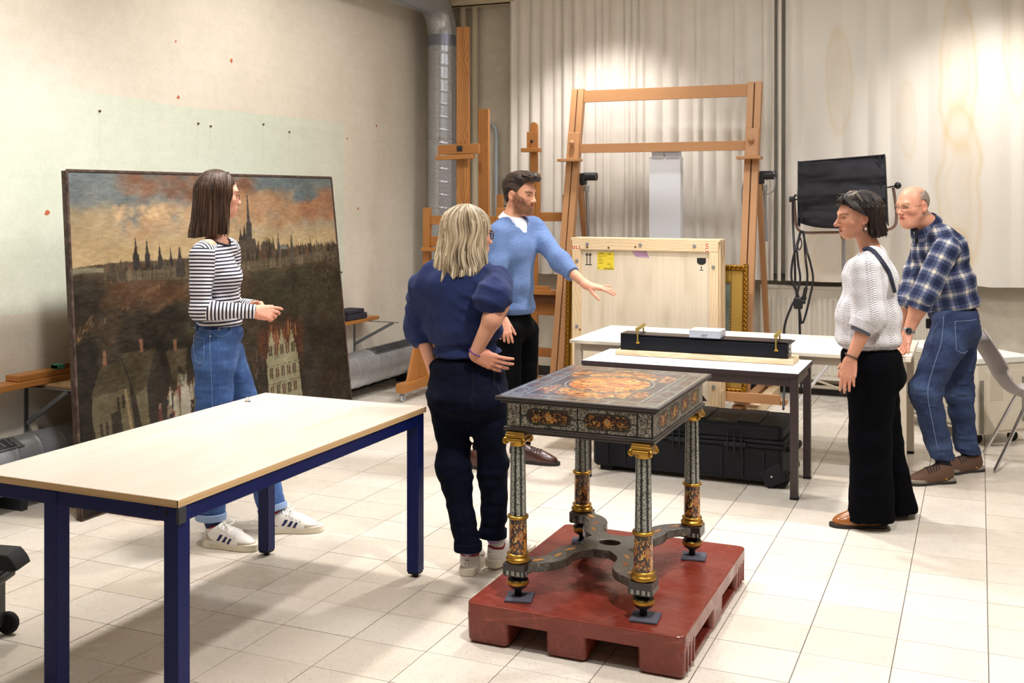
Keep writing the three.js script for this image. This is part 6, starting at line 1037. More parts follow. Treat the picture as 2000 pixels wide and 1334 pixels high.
// garment from a field
function cloth(person, name, F, h, material, o, bones, label) { let G = net(F, h); if (bones) G = limbUV(G, bones); G.translate(-o.x, -o.y, -o.z); return part(person, name, G, material, label); }
const put = (person, name, geos, m, o, label) => part(person, name, (Array.isArray(geos) ? geos : [geos]).map((g) => g.translate(-o.x, -o.y, -o.z)), m, label);
// hair: field in head space meshed, uv by angle so that strands run down
function hairMesh(person, F, M, h, material, o, lo, hi, name = 'hair', ax = 0) {
  let G = net(F, h, 0.012, lo, hi).toNonIndexed(); const p = G.attributes.position, uv = new Float32Array(p.count * 2);
  for (let i = 0; i < p.count; i += 3) { let a0 = null; for (let j = 0; j < 3; j++) { const x = p.getX(i + j), y = p.getY(i + j), z = p.getZ(i + j); let a = ax ? Math.atan2(x, y + 0.06) : Math.atan2(x, -(z + 0.012)); if (a0 === null) a0 = a; else { while (a - a0 > Math.PI) a -= 6.28318; while (a - a0 < -Math.PI) a += 6.28318; } uv[(i + j) * 2] = a / 6.28318 * 3; uv[(i + j) * 2 + 1] = ax ? z * 3 : y * 3 + Math.hypot(x, z) * 2; } }
  G.setAttribute('uv', new THREE.BufferAttribute(uv, 2)); G.applyMatrix4(M); G.translate(-o.x, -o.y, -o.z);
  return part(person, name, G, material);
}
function strandTex(cols, k = 0) { const C = cols.map((q) => { const c = new THREE.Color(q); return [c.r, c.g, c.b].map((v) => Math.pow(v, 1 / 2.2) * 255); }); return dataTex(512, 512, (u, v) => { const wv = u + 0.006 * Math.sin(v * 12.566 + u * 30), n = clamp(0.5 + noise(wv * 70 + k, v * 3) * 0.55 + noise(wv * 190, v * 5, k) * 0.4 + noise(wv * 16, v * 2, 9) * 0.3) * (C.length - 1.001), i = Math.floor(n), t = n - i; return [0, 1, 2].map((q) => mix(C[i][q], C[i + 1][q], t)); }); }
const strandBump = dataTex(512, 512, (u, v) => 128 + noise(u * 90, v * 4) * 70 + noise(u * 220, v * 6, 3) * 50, { srgb: false });
// tapered lock of hair along points (head space)
function lock(pts, r, M) { const c = new THREE.CatmullRomCurve3(pts), g = new THREE.TubeGeometry(c, 14, r, 5, false), p = g.attributes.position, u0 = rnd(); for (let i = 0; i <= 14; i++) { const q = c.getPoint(i / 14), k = 0.04 + 0.96 * Math.pow(Math.sin(Math.PI * Math.pow(i / 14, 0.75)), 0.6); for (let j = 0; j <= 5; j++) { const n = i * 6 + j; g.attributes.uv.setXY(n, u0 + j * 0.012, i / 14 * 0.5); p.setXYZ(n, q.x + (p.getX(n) - q.x) * k, q.y + (p.getY(n) - q.y) * k, q.z + (p.getZ(n) - q.z) * k); } } return g.applyMatrix4(M); }
// fabrics
const knitBump = dataTex(256, 256, (u, v) => { const a = (u * 32) % 1, b = (v * 40 + Math.abs(a - 0.5) * 0.8) % 1; return 90 + 110 * Math.sin(b * Math.PI) * Math.sin(a * Math.PI) + (rnd() - 0.5) * 40; }, { srgb: false });
const twillBump = dataTex(256, 256, (u, v) => 128 + Math.sin((u + v) * 6.283 * 40) * 60 + (rnd() - 0.5) * 70, { srgb: false });
const denim = (base, lightK) => { const C = new THREE.Color(base), b = [C.r, C.g, C.b].map((v) => Math.pow(v, 1 / 2.2) * 255); return dataTex(512, 512, (u, v) => { const n = (rnd() - 0.5) * 26 + Math.sin((u + v) * 6.283 * 90) * 5 + tnoise(u, v, 6) * 12 + noise(u * 200, v * 16) * 12 + Math.max(0, tnoise(u, v, 4, 7)) * lightK; return [b[0] + n * 0.9, b[1] + n, b[2] + n * 1.05]; }); };
// --- shoes in a local frame: heel z = 0, toe z = L, y up
function shoeFields(L, o = {}) {
  const w = o.w ?? 1, up = o.ankle ?? 0.1, P = (x, y, z) => V(x * w, y, z * L);
  const pr = [el(P(0, 0.052, 0.2), 0.034 * w, 0.05, 0.2 * L), el(P(0.003, 0.036, 0.5), 0.04 * w, 0.05, 0.3 * L, null, 0.04), el(P(0.002, 0.026, 0.76), 0.045 * w, 0.034, 0.23 * L, null, 0.04), rc(P(0, 0.05, 0.2), P(0, up, 0.19), 0.037 * w, 0.036 * w, [P(0, up, 0.19), V(0, 1, -0.15).normalize()], 0.03), rc(P(0, 0.075, 0.33), P(0, 0.05, 0.6), 0.026 * w, 0.024 * w, null, 0.03)];
  return field(pr, 0.04, (d, x, y) => Math.max(d, 0.016 - y));
}
function soleGeo(L, h, w = 1, heel) {
  const s = new THREE.Shape(), p = [[0, -0.004], [0.03, 0.004], [0.036, 0.05], [0.034, 0.11], [0.044, 0.17], [0.049, 0.215], [0.04, 0.262], [0.012, 0.288], [-0.022, 0.278], [-0.041, 0.225], [-0.039, 0.16], [-0.033, 0.1], [-0.035, 0.04], [-0.028, 0.004]].map(([x, z]) => new THREE.Vector2(x * w, z * L / 0.285));
  s.moveTo(p[0].x, p[0].y); s.splineThru([...p.slice(1), p[0]]);
  const g = new THREE.ExtrudeGeometry(s, { depth: h - 0.006, bevelEnabled: true, bevelSize: 0.003, bevelThickness: 0.003, bevelSegments: 2, curveSegments: 8 }); g.rotateX(Math.PI / 2).translate(0, h - 0.003, 0); return g;
}
// ================================================================ the five people
const SK = (D0) => (px, py, d = 0) => at(px, py, D0 + d);
const nz = (x, y, z, f, a) => noise(x * f, y * f, z * f) * a;
const DN = V(0, -1, 0), UP = V(0, 1, 0);
function personAt(label, o) { return thing('person', label, 'person', [o.x, o.y, o.z]); }
// a shoe's local frame -> world
const shoeM = (heel, dirDeg, roll = 0, pitch = 0) => { const f = heading(dirDeg); const [X, Y, Z] = basis(f); return new THREE.Matrix4().makeBasis(X, Y, Z).setPosition(heel).multiply(new THREE.Matrix4().makeRotationX(pitch)).multiply(new THREE.Matrix4().makeRotationZ(roll)); };

// folded shirt collar round a neck: N centre of the neck's base, f facing
function collarGeo(N, f, { tilt = 0.3, r = 0.061, h = 0.034, gap = 0.14, point = 0.045, open = 0.02 } = {}) {
  const M = frameM(N, f).multiply(new THREE.Matrix4().makeRotationX(tilt)), n = 60, gs = [];
  for (const [t0, t1] of [[0, 1]]) {
    const pos = [], uv = [], idx = [], rows = 7;
    for (let i = 0; i <= n; i++) {
      const a = mix(gap, Math.PI * 2 - gap, i / n), fr = 0.5 + 0.5 * Math.cos(a), pt = Math.exp(-Math.pow(Math.min(a - gap, Math.PI * 2 - gap - a) / 0.42, 2));
      for (let k = 0; k <= rows; k++) { // inner stand from below, over the fold, down the outer leaf
        const q = k / rows, inner = q < 0.35, y = inner ? mix(-0.03, h, q / 0.35) : mix(h, -0.012 - point * pt, (q - 0.35) / 0.65), rad = inner ? r - 0.004 + 0.004 * (q / 0.35) : r + 0.003 + (q - 0.35) / 0.65 * (0.022 + 0.012 * pt);
        pos.push(Math.sin(a) * (rad + fr * open * 0.4), y - fr * 0.012, Math.cos(a) * (rad + fr * open)); uv.push(a * r, y);
      }
    }
    for (let i = 0; i < n; i++) for (let k = 0; k < rows; k++) { const a = i * (rows + 1) + k, b = a + rows + 1; idx.push(a, b, a + 1, b, b + 1, a + 1); }
    const g = new THREE.BufferGeometry(); g.setAttribute('position', new THREE.Float32BufferAttribute(pos, 3)); g.setAttribute('uv', new THREE.Float32BufferAttribute(uv, 2)); g.setIndex(idx); g.computeVertexNormals(); gs.push(g.applyMatrix4(M));
  }
  return gs;
}
// ---------------------------------------------------------------- man in a blue sweater
{
  const J = SK(6.72), o = J(1000, 897).setY(0), fwd = heading(-22), side = heading(68); // side: towards his left
  const per = personAt('bearded man in a pale blue sweater and black trousers pointing towards the table', o);
  const skin = 0xd2997b, neckB = J(998, 432, 0.0);
  const M = frameM(J(1016, 379, 0.0), heading(-31, -5), 1.02, 0.02), Mi = M.clone().invert();
  const beard = new THREE.Color(0x6b4630), hairC = new THREE.Color(0x3a2c24);
  const face = paintFace(skin, { brow: 0x2f2219, browT: 0.005, lip: 0xa8665a, rosyK: 0.8, more: (c, x, y, z) => {
    const ax = Math.abs(x); let b = 0; if (z > -0.01) { const line = -0.052 + 0.02 * sstep(0.03, 0.07, ax) + 0.03 * sstep(0.055, 0.075, ax); b = sstep(line + 0.012, line - 0.012, y) * (1 - lipMask(x, y, z)) * sstep(-0.02, 0.01, z); if (y < -0.105) b *= sstep(-0.14, -0.11, y); const mo = sstep(1.1, 0.7, Math.hypot(x / 0.032, (y + 0.056) / 0.009)); b = Math.max(b, mo * (z > 0.06 ? 1 : 0)); }
    if (ax > 0.06 && ax < 0.0765 && z < 0.028 && z > 0.006 && y > -0.05 && y < 0.03) b = Math.max(b, 0.8);
    c.lerp(beard, clamp(b * (0.9 + 0.25 * noise(x * 300, y * 120, z * 200))) * 0.92);
  } });
  const head = headMesh({ neck: neckB.clone().applyMatrix4(Mi), neckR: 0.049, neckR2: 0.056, nose: 1.0, extra: [el(V(0, -0.105, 0.05), 0.034, 0.022, 0.028, null, 0.03)] }, face).applyMatrix4(M);
  // joints
  const shR = J(974, 458, -0.12), shL = J(1046, 452, 0.13), elL = J(1094, 512, -0.12), wrL = J(1141, 553, -0.3), elR = J(966, 550, -0.2), wrR = J(981, 622, -0.22), hipC = J(1005, 628), chest = J(1008, 500), belly = J(1006, 570);
  const hipR = J(990, 650, -0.1), hipL = J(1022, 648, 0.1), knR = J(993, 770, -0.12), knL = J(1026, 765, 0.1), anR = J(940, 872, -0.1), anL = J(1014, 880, 0.05);
  const Bt = basis(fwd);
  const handL = handPrims(J(1144, 556, -0.31), J(1190, 566, -0.32).sub(J(1144, 556, -0.31)), V(0.05, -1, 0.05).addScaledVector(CF, 0.2), -1, { s: 0.98, curl: [[0.12, 0.15, 0.1], [0.05, 0.2, 0.1], [-0.05, 0.25, 0.15], [-0.25, 0.15, 0.1]], spread: 0.14, thumb: [0.75, 0.55, 0.6], thumbBend: 0.2 });
  const handR = handPrims(wrR, J(988, 655, -0.24).sub(wrR), fwd.clone().negate().add(CR.clone().multiplyScalar(0.9)), 1, { s: 0.98, curl: [[0.35, 0.55, 0.35], [0.5, 0.6, 0.4], [0.6, 0.6, 0.4], [0.6, 0.6, 0.4]], thumb: [0.8, 0.45, 0.4] });
  const bodyF = field([rc(neckB, chest, 0.056, 0.085), rc(chest, hipC, 0.08, 0.08), rc(shR, shL, 0.05, 0.05), rc(shR, elR, 0.045, 0.036), rc(elR, wrR, 0.036, 0.025), rc(shL, elL, 0.045, 0.037), rc(elL, wrL, 0.039, 0.0265), rc(hipR, knR, 0.07, 0.05), rc(knR, anR, 0.045, 0.035), rc(hipL, knL, 0.07, 0.05), rc(knL, anL, 0.045, 0.035)], 0.03);
  skinMesh(per, [head, tint(net(bodyF, 0.011), skin), tint(net(field([...handL, rc(wrL, J(1144, 556, -0.31), 0.027, 0.025, null, 0.02)], 0.006), 0.003, 0.006), 0xdc9f86), tint(net(field(handR, 0.006), 0.003, 0.006), 0xdc9f86)], o);
  eyes(per, M, o, 0x3a2a1c);
  // sweater
  const wool = dataTex(256, 256, (u, v) => { const n = noise(u * 40, v * 220) * 16 + (rnd() - 0.5) * 24 + tnoise(u, v, 30) * 5; return [90 + n, 115 + n, 160 + n]; });
  const sm = mat(0xffffff, 0.9, { map: rep(wool, 4), bumpMap: rep(knitBump, 7), bumpScale: 0.0012, sheen: 0.4, sheenColor: new THREE.Color(0x9db4e0) });
  const cuffL = J(1119, 536, -0.22), cdL = wrL.clone().sub(elL).normalize(), shirtPrims = [
    el(J(1008, 492, 0.01), 0.175, 0.17, 0.118, Bt), el(J(1006, 560, 0.0), 0.155, 0.17, 0.115, Bt, 0.06), el(J(1007, 600, 0.0), 0.158, 0.075, 0.118, Bt, 0.05), rc(J(984, 444, -0.08), J(1040, 440, 0.1), 0.06, 0.06, null, 0.06),
    rc(shR, elR, 0.066, 0.058), rc(elR, J(976, 600, -0.21), 0.058, 0.045, [J(976, 606, -0.21), DN]), rc(shL, elL, 0.068, 0.056), rc(elL, cuffL, 0.057, 0.046, [cuffL, cdL]), rc(cuffL.clone().addScaledVector(cdL, -0.03), cuffL.clone().addScaledVector(cdL, -0.006), 0.048, 0.047, [cuffL, cdL], 0.008)];
  const hem = J(1005, 612).y, neckEl = el(J(1003, 434, -0.01), 0.082, 0.05, 0.09, basis(heading(-22, -26)));
  const sweaterOf = (cut) => field(shirtPrims, 0.045, (d, x, y, z) => {
    const armW = sstep(0.2, 0.34, V(x, y, z).sub(chest).dot(side)), fold = Math.sin(V(x, y, z).sub(elL).dot(cdL) * 95 + noise(x * 8, y * 8, z * 8) * 3.2) * 0.0052 * armW;
    d -= fold + nz(x, y * 1.3, z, 11, 0.006) + nz(x * 2, y * 4, z * 2, 9, 0.003) * sstep(hem + 0.22, hem, y);
    d = smin(d, Math.abs(y - hem - 0.02) < 0.022 ? d - 0.003 : d, 0.004);
    return cut ? smax(smax(d, hem - y, 0.008), -neckEl.f(x, y, z), 0.006) : Math.max(d + 0.0012, neckEl.f(x, y, z) - 0.014);
  }), sweater = sweaterOf(true), shirtF = sweaterOf(false);
  for (let i = 0; i < 3; i++) { shirtF.lo[i] = neckEl.lo[i] - 0.03; shirtF.hi[i] = neckEl.hi[i] + 0.03; }
  cloth(per, 'sweater', sweater, 0.0085, sm, o, [[J(1008, 620), J(1008, 440), 0.16, fwd], [shL, cuffL, 0.055, UP], [shR, elR, 0.055, fwd], [elR, wrR, 0.05, fwd]]);
  // white shirt collar: a folded band round the neck with two points in front
  put(per, 'shirt_collar', collarGeo(J(1001, 428, 0.0), heading(-22), { tilt: 0.34, r: 0.064, h: 0.034, point: 0.035, open: 0.03 }), mat(0xe9ebf2, 0.7, { side: THREE.DoubleSide }), o);
  cloth(per, 'shirt', shirtF, 0.005, mat(0xe9ebf2, 0.7), o);
  // trousers, shoes, watch
  const trF = field([el(hipC.clone().add(V(0, -0.02, 0)), 0.15, 0.12, 0.115, Bt), rc(hipR, knR, 0.098, 0.07), rc(knR, anR, 0.068, 0.06), rc(hipL, knL, 0.098, 0.07), rc(knL, anL, 0.068, 0.06, [J(1014, 884, 0.05), DN])], 0.04, (d, x, y, z) => Math.max(d - nz(x, y * 1.6, z, 12, 0.007), y - J(0, 606).y));
  cloth(per, 'trousers', trF, 0.011, mat(0x070709, 0.9, { specularIntensity: 0.15 }), o, [[anL, hipC, 0.09, fwd]]);
  const lea = mat(0x43231b, 0.32, { clearcoat: 0.4 });
  for (const [hx, hy, dd, deg] of [[1003, 903, 0.02, -20], [915, 893, -0.1, -40]]) { const m = shoeM(J(hx, hy, dd).setY(0.001), deg), F = shoeFields(0.29, { w: 0.95, ankle: 0.1 }); const s = part(per, 'shoe', [boxUV(net(F, 0.006)).applyMatrix4(m).translate(-o.x, -o.y, -o.z)], lea); part(s, 'sole', soleGeo(0.295, 0.02, 0.98).applyMatrix4(m).translate(-o.x, -o.y, -o.z), mat(0x1c1310, 0.6)); const lc = []; for (let i = 0; i < 4; i++) lc.push(seam(F, [V(-0.03, 0.07 - i * 0.008, 0.125 + i * 0.018), V(0, 0.11, 0.12 + i * 0.02), V(0.03, 0.07 - i * 0.008, 0.125 + i * 0.018)], 0.0025, 0.001, 10).applyMatrix4(m)); part(s, 'laces', lc.map((g) => g.translate(-o.x, -o.y, -o.z)), mat(0x20120d, 0.8)); }
  const wa = J(979, 617, -0.22); put(per, 'wristwatch', [new THREE.TorusGeometry(0.029, 0.005, 8, 24).rotateX(Math.PI / 2).scale(1, 2, 1).applyQuaternion(new THREE.Quaternion().setFromUnitVectors(UP, elR.clone().sub(wrR).normalize())).translate(wa.x, wa.y, wa.z)], mat(0x23262c, 0.4, { metalness: 0.5 }), o);
  // hair: short sides, swept volume on top
  const hb = el(V(0, 0.047, -0.02), 0.083, 0.089, 0.104), ht = el(V(0.0, 0.1, 0.022), 0.07, 0.042, 0.088, basis(V(0, 0.1, 1))), hq = el(V(0.01, 0.105, 0.088), 0.056, 0.026, 0.032);
  const hn = el(V(0, -0.022, -0.05), 0.062, 0.052, 0.05), hf = field([hb, ht, hq, hn], 0.03, (d, x, y, z) => {
    const ax = Math.abs(x); d -= (noise(x * 26 + z * 30, y * 34, z * 20 + 5) * 0.005 + noise(x * 120, y * 50 + z * 40, 2) * 0.0016) * sstep(0.03, 0.1, y);
    let low = mix(-0.07, 0.02, sstep(-0.06, -0.025, z)); low = mix(low, 0.03, sstep(-0.03, 0.01, z)); low = mix(low, 0.082, sstep(0.022, 0.07, z)); if (ax > 0.05) low = mix(low, -0.002, Math.exp(-Math.pow((z - 0.012) / 0.012, 2)));
    return smax(d, (low - y) * 0.9, 0.006);
  });
  const hm = mat(0xffffff, 0.5, { map: strandTex([0x140e0b, 0x2c201a, 0x4a3a30], 3), bumpMap: strandBump, bumpScale: 0.002, specularIntensity: 0.6 });
  hairMesh(per, hf, M, 0.0034, hm, o, [-0.1, -0.08, -0.13], [0.1, 0.17, 0.14], 'hair', 1);
  seed(61); const lk = []; for (let i = 0; i < 70; i++) { const x = rr(-0.06, 0.06), z0 = rr(-0.06, 0.05); lk.push(lock([V(x, 0.125 - Math.abs(x) * 0.4 - (z0 < -0.02 ? 0.012 : 0), z0), V(x * 1.05 + rr(-0.005, 0.005), 0.139 - Math.abs(x) * 0.35, z0 + 0.035), V(x * 1.05 + rr(-0.012, 0.012), 0.13 - Math.abs(x) * 0.4 + rr(-0.012, 0.006), z0 + rr(0.06, 0.075))], rr(0.003, 0.006), M).translate(-o.x, -o.y, -o.z)); }
  part(per.children.find((c) => c.name === 'hair'), 'lock', lk, mat(0x33261f, 0.5)).userData.kind = 'stuff';
}
// ---------------------------------------------------------------- woman in a striped top and jeans
{
  const J = SK(5.26), o = J(490, 1040).setY(0), fwd = heading(14), side = heading(104); // side: towards her left, away from the camera
  const per = personAt('brown haired woman in a striped top and blue jeans facing the large painting', o), skin = 0xdca188, Bt = basis(fwd);
  const M = frameM(J(428, 381, 0.0), heading(26, -2), 0.97), Mi = M.clone().invert(), neckB = J(421, 462, 0.0);
  const head = headMesh({ neck: neckB.clone().applyMatrix4(Mi), neckR: 0.044, neckR2: 0.052, nose: 0.85, wide: 0.96, chin: 0.4 }, paintFace(skin, { browT: 0.003, brow: 0x5a4030, lip: 0xb8655c })).applyMatrix4(M);
  const shR = J(394, 498, -0.15), shL = J(450, 492, 0.17), elR = J(391, 606, -0.17), wrR = J(497, 609, -0.13), elL = J(452, 598, 0.2), wrL = J(496, 599, 0.08), chest = J(424, 540), waist = J(432, 605), hipC = J(432, 668);
  const hipR = J(420, 690, -0.09), hipL = J(440, 690, 0.09), knR = J(416, 850, -0.12), knL = J(494, 850, 0.14), anR = J(412, 1003, -0.13), anL = J(531, 990, 0.08);
  const hR = handPrims(wrR, J(530, 611, -0.08).sub(wrR), side.clone().add(V(0, -0.35, 0)), 1, { s: 0.9, curl: [[0.15, 0.3, 0.2], [0.3, 0.6, 0.3], [0.45, 0.8, 0.4], [0.55, 0.9, 0.4]], thumb: [0.9, 0.3, 0.3], thumbBend: 0.6, spread: 0.02 });
  const hL = handPrims(wrL, J(527, 604, -0.02).sub(wrL), side.clone().multiplyScalar(-0.9).add(V(0, -0.25, 0)), -1, { s: 0.9, curl: [[0.4, 0.6, 0.4], [0.5, 0.7, 0.4], [0.6, 0.8, 0.5], [0.7, 0.8, 0.5]], thumb: [0.85, 0.4, 0.2], spread: 0.02 });
  const bodyF = field([rc(neckB, chest, 0.05, 0.07), rc(chest, hipC, 0.065, 0.07), rc(J(404, 482, -0.13), J(446, 478, 0.13), 0.036, 0.036), rc(shR, elR, 0.03, 0.027), rc(elR, wrR, 0.03, 0.0225), rc(shL, elL, 0.03, 0.027), rc(elL, wrL, 0.03, 0.0225), rc(hipR, knR, 0.05, 0.04), rc(knR, anR, 0.04, 0.034), rc(hipL, knL, 0.05, 0.04), rc(knL, anL, 0.04, 0.034)], 0.03);
  skinMesh(per, [head, tint(net(bodyF, 0.01), skin), tint(net(field(hR, 0.005), 0.0028, 0.006), 0xdb9a82), tint(net(field(hL, 0.005), 0.0028, 0.006), 0xdb9a82)], o);
  eyes(per, M, o, 0x4a3624);
  // striped top
  const str = dataTex(64, 256, (u, v) => { const k = (v * 8) % 1, n = (rnd() - 0.5) * 10; return k < 0.44 ? [24 + n, 25 + n, 46 + n] : [226 + n, 224 + n, 228 + n]; });
  const sm = mat(0xffffff, 0.85, { map: rep(str, 7.35), bumpMap: rep(knitBump, 14), bumpScale: 0.0005 });
  const fdir = wrR.clone().sub(elR).normalize(), cuffR = J(499, 609, -0.13), cuffL = J(497, 598, 0.075), fL = wrL.clone().sub(elL).normalize();
  const hemY = J(0, 633).y, nEl = el(J(428, 458, -0.01), 0.09, 0.06, 0.078, basis(heading(14, -14)));
  const tp = [el(J(422, 525), 0.145, 0.13, 0.092, Bt), el(J(432, 590), 0.118, 0.12, 0.088, Bt, 0.06), el(J(430, 632), 0.145, 0.06, 0.105, Bt, 0.06), rc(J(402, 486, -0.12), J(446, 482, 0.13), 0.045, 0.045, null, 0.05),
    el(J(452, 540, 0.07), 0.065, 0.06, 0.055, Bt, 0.035), el(J(451, 541, -0.06), 0.066, 0.06, 0.055, Bt, 0.035),
    rc(shR, elR, 0.056, 0.047, null, 0.03), rc(elR, cuffR, 0.046, 0.034, [cuffR, fdir]), rc(shL, elL, 0.052, 0.044, null, 0.03), rc(elL, cuffL, 0.044, 0.032, [cuffL, fL])];
  const top = field(tp, 0.03, (d, x, y, z) => { d -= nz(x, y * 1.5, z, 16, 0.0035) + nz(x, y * 2.5, z, 30, 0.0014); return smax(smax(d, hemY - y, 0.006), -nEl.f(x, y, z), 0.005); });
  const upT = J(421, 470);
  cloth(per, 'striped_top', top, 0.0072, sm, o, [[J(432, 640), J(424, 500), 0.12, fwd], [J(424, 476, -0.03), J(396, 484, -0.14), 0.045, fwd], [J(424, 476, 0.03), J(448, 482, 0.15), 0.045, fwd], [shR, elR, 0.05, fwd], [elR, cuffR, 0.042, UP], [shL, elL, 0.05, fwd], [elL, cuffL, 0.04, UP]]);
  const nb = []; for (let i = 0; i <= 40; i++) { const a = i / 40 * Math.PI * 2, [X, Y, Z] = basis(heading(14, -14)); nb.push(J(428, 458, -0.01).addScaledVector(X, Math.cos(a) * 0.091).addScaledVector(Z, Math.sin(a) * 0.079).addScaledVector(Y, -0.012)); }
  put(per, 'neckband', seam(top, nb, 0.0055, 0.001, 70), mat(0x15162a, 0.85), o);
  // jeans
  const dm = denim(0x31548c, 30), jm = mat(0xffffff, 0.85, { map: rep(dm, 3), bumpMap: rep(twillBump, 10), bumpScale: 0.0006 });
  const jTop = J(0, 626).y, botR = J(411, 1012, -0.13), botL = J(534, 998, 0.08);
  const jF = field([el(J(429, 648), 0.132, 0.085, 0.112, Bt), el(J(421, 690, -0.01), 0.142, 0.1, 0.112, Bt, 0.05), rc(hipR, knR, 0.096, 0.08), rc(knR, botR, 0.08, 0.068, [botR, DN]), rc(hipL, knL, 0.092, 0.08), rc(knL, botL, 0.08, 0.068, [botL, botL.clone().sub(knL).normalize()])], 0.035, (d, x, y, z) => { const m = sstep(0.55, 0.9, y) * 0.6 + 0.5; return Math.max(d - nz(x, y * 1.7, z, 12, 0.006) * m - nz(x, y * 3, z, 22, 0.0022), y - jTop); });
  const jeans = cloth(per, 'jeans', jF, 0.009, jm, o, [[anR, hipR, 0.085, fwd], [anL, hipL, 0.085, fwd]]);
  const cuffM = mat(0x8aa0c4, 0.85, { bumpMap: rep(twillBump, 10), bumpScale: 0.0006 });
  for (const [b, k] of [[botR, knR], [botL, knL]]) { const d = b.clone().sub(k).normalize(), a = b.clone().addScaledVector(d, -0.028); cloth(jeans, 'turn_up', field([rc(a.clone().addScaledVector(d, -0.012), b.clone().addScaledVector(d, 0.004), 0.0745, 0.0735, [b.clone().addScaledVector(d, 0.004), d])], 0.01, (q, x, y, z) => Math.max(q - nz(x, y, z, 22, 0.002), -((x - a.x) * d.x + (y - a.y) * d.y + (z - a.z) * d.z))), 0.006, cuffM, o); }
  const st = mat(0x6f86ad, 0.8), near = (px, py, d = -0.22) => J(px, py, d);
  const pock = (...p) => { const c = new THREE.CatmullRomCurve3(p.map(([x, y]) => V(x, y, 0))), q = []; for (let i = 0; i <= 26; i++) { const a = c.getPoint(i / 26); q.push(hit(jF, a.x, a.y, 5.26)); } return new THREE.TubeGeometry(new THREE.CatmullRomCurve3(q), 52, 0.0016, 6, false); };
  put(jeans, 'seam', [pock([378, 655], [380, 690], [384, 707], [393, 712]), pock([399, 662], [398, 690], [396, 707], [390, 712]), pock([378, 655], [388, 659], [399, 662]), pock([408, 645], [430, 657], [446, 652], [452, 640]), pock([409, 640], [411, 700], [414, 770], [418, 850], [420, 940]), pock([378, 640], [400, 645], [430, 644], [455, 637])], st, o);
  put(jeans, 'rivet', [[428, 643], [411, 657]].map(([x, y]) => { const q = hit(jF, x, y, 5.26); return ball(0.005, q.x, q.y, q.z, 1, 1, 1, 10); }), mat(0xc9c2b4, 0.35, { metalness: 0.9 }), o);
  for (const x of [384, 412, 446]) put(jeans, 'belt_loop', tube([hit(jF, x, 628, 5.26, 0.003), hit(jF, x + 1, 636, 5.26, 0.004), hit(jF, x + 1, 645, 5.26, 0.003)], 0.004, 10, 6), jm, o);
  // trainers
  const leather = mat(0xe6e3dd, 0.5), suede = mat(0xb5a898, 0.9), navy = mat(0x161d52, 0.6), soleM = mat(0xe2dac6, 0.6), laceM = mat(0xf0eeea, 0.8), sock = mat(0xffffff, 0.9, { map: dataTex(8, 128, (u, v) => v < 0.22 ? [190, 34, 40] : v < 0.62 ? [34, 38, 74] : v < 0.74 ? [230, 230, 232] : [34, 38, 74]) });
  for (const [hx, hy, dd, deg, an] of [[402, 1042, -0.14, -17, anR], [519, 1034, 0.06, 3, anL]]) {
    const m = shoeM(J(hx, hy, dd).setY(0.001), deg), F = shoeFields(0.262, { w: 0.98, ankle: 0.088 }), T = (g) => g.applyMatrix4(m).translate(-o.x, -o.y, -o.z);
    const s = part(per, 'trainer', [T(boxUV(net(F, 0.005)))], leather);
    part(s, 'sole', T(soleGeo(0.275, 0.032, 1.0)), soleM);
    for (const sx of [-1, 1]) { part(s, 'stripe', [0, 1, 2].map((i) => T(patch(F, (u, v) => V(sx * 0.07, 0.036 + v * 0.042 - 0.005 * i, 0.085 + i * 0.023 + v * 0.02 + u * 0.0135), 3, 8, 0.0016))), navy); part(s, 'heel_patch', T(patch(F, (u, v) => V(sx * 0.07, 0.034 + u * 0.05 * (1 - v), 0.0 + v * 0.075), 6, 6, 0.0014)), suede); }
    part(s, 'toe_cap', T(patch(F, (u, v) => { const a = (u - 0.5) * 2.9; return V(Math.sin(a) * 0.07, 0.03 + v * (0.016 + 0.008 * Math.abs(Math.sin(a))), 0.185 + Math.cos(a) * 0.1); }, 24, 4, 0.0016)), suede);
    const lc = []; for (let i = 0; i < 6; i++) lc.push(T(seam(F, [V(-0.026, 0.095 - i * 0.008, 0.085 + i * 0.017), V(0, 0.14, 0.085 + i * 0.019), V(0.026, 0.095 - i * 0.008, 0.09 + i * 0.017)], 0.003, 0.002, 10)));
    for (const k of [-1, 1]) lc.push(T(tube([V(0, 0.105, 0.1), V(k * 0.02, 0.13, 0.11), V(k * 0.035, 0.11, 0.13), V(k * 0.01, 0.1, 0.12), V(k * 0.03, 0.07, 0.15)], 0.0026, 30, 6)));
    part(s, 'laces', lc, laceM);
    const a = V(0, 0.07, 0.052).applyMatrix4(m), b = an.clone(); const g = limbUV(net(field([rc(a, b, 0.037, 0.042)], 0.01), 0.006), [[a, b, 0.04, fwd]]); { const uv = g.attributes.uv; for (let i = 0; i < uv.count; i++) uv.setY(i, clamp((uv.getY(i) + 0.0) / 0.09, 0.01, 0.99)); }
    part(per, 'sock', [g.translate(-o.x, -o.y, -o.z)], sock);
  }
  // straight bob
  const capH = el(V(0, 0.03, -0.02), 0.086, 0.1, 0.104);
  const hF = field([capH], 0.02, (d, x, y, z) => {
    const rx = 0.086 + 0.016 * sstep(0.02, -0.2, y), rz = 0.104 + 0.01 * sstep(0, -0.2, y), zc = -0.02 - 0.008 * sstep(-0.1, -0.2, y), q = Math.hypot(x / rx, (z - zc) / rz), cylD = (q - 1) * 0.09;
    let t = Math.max(cylD, y - 0.03, -0.205 - y + 0.012 * Math.cos(z * 20)); d = smin(d, t, 0.008);
    const front = y > 0.075 ? 0.2 : mix(mix(0.03, 0.052, sstep(-0.08, 0.03, y)), 0.085, sstep(0.035, 0.08, y)) ;
    d = smax(d, z - front - 0.006 * noise(y * 20, x * 8), 0.012);
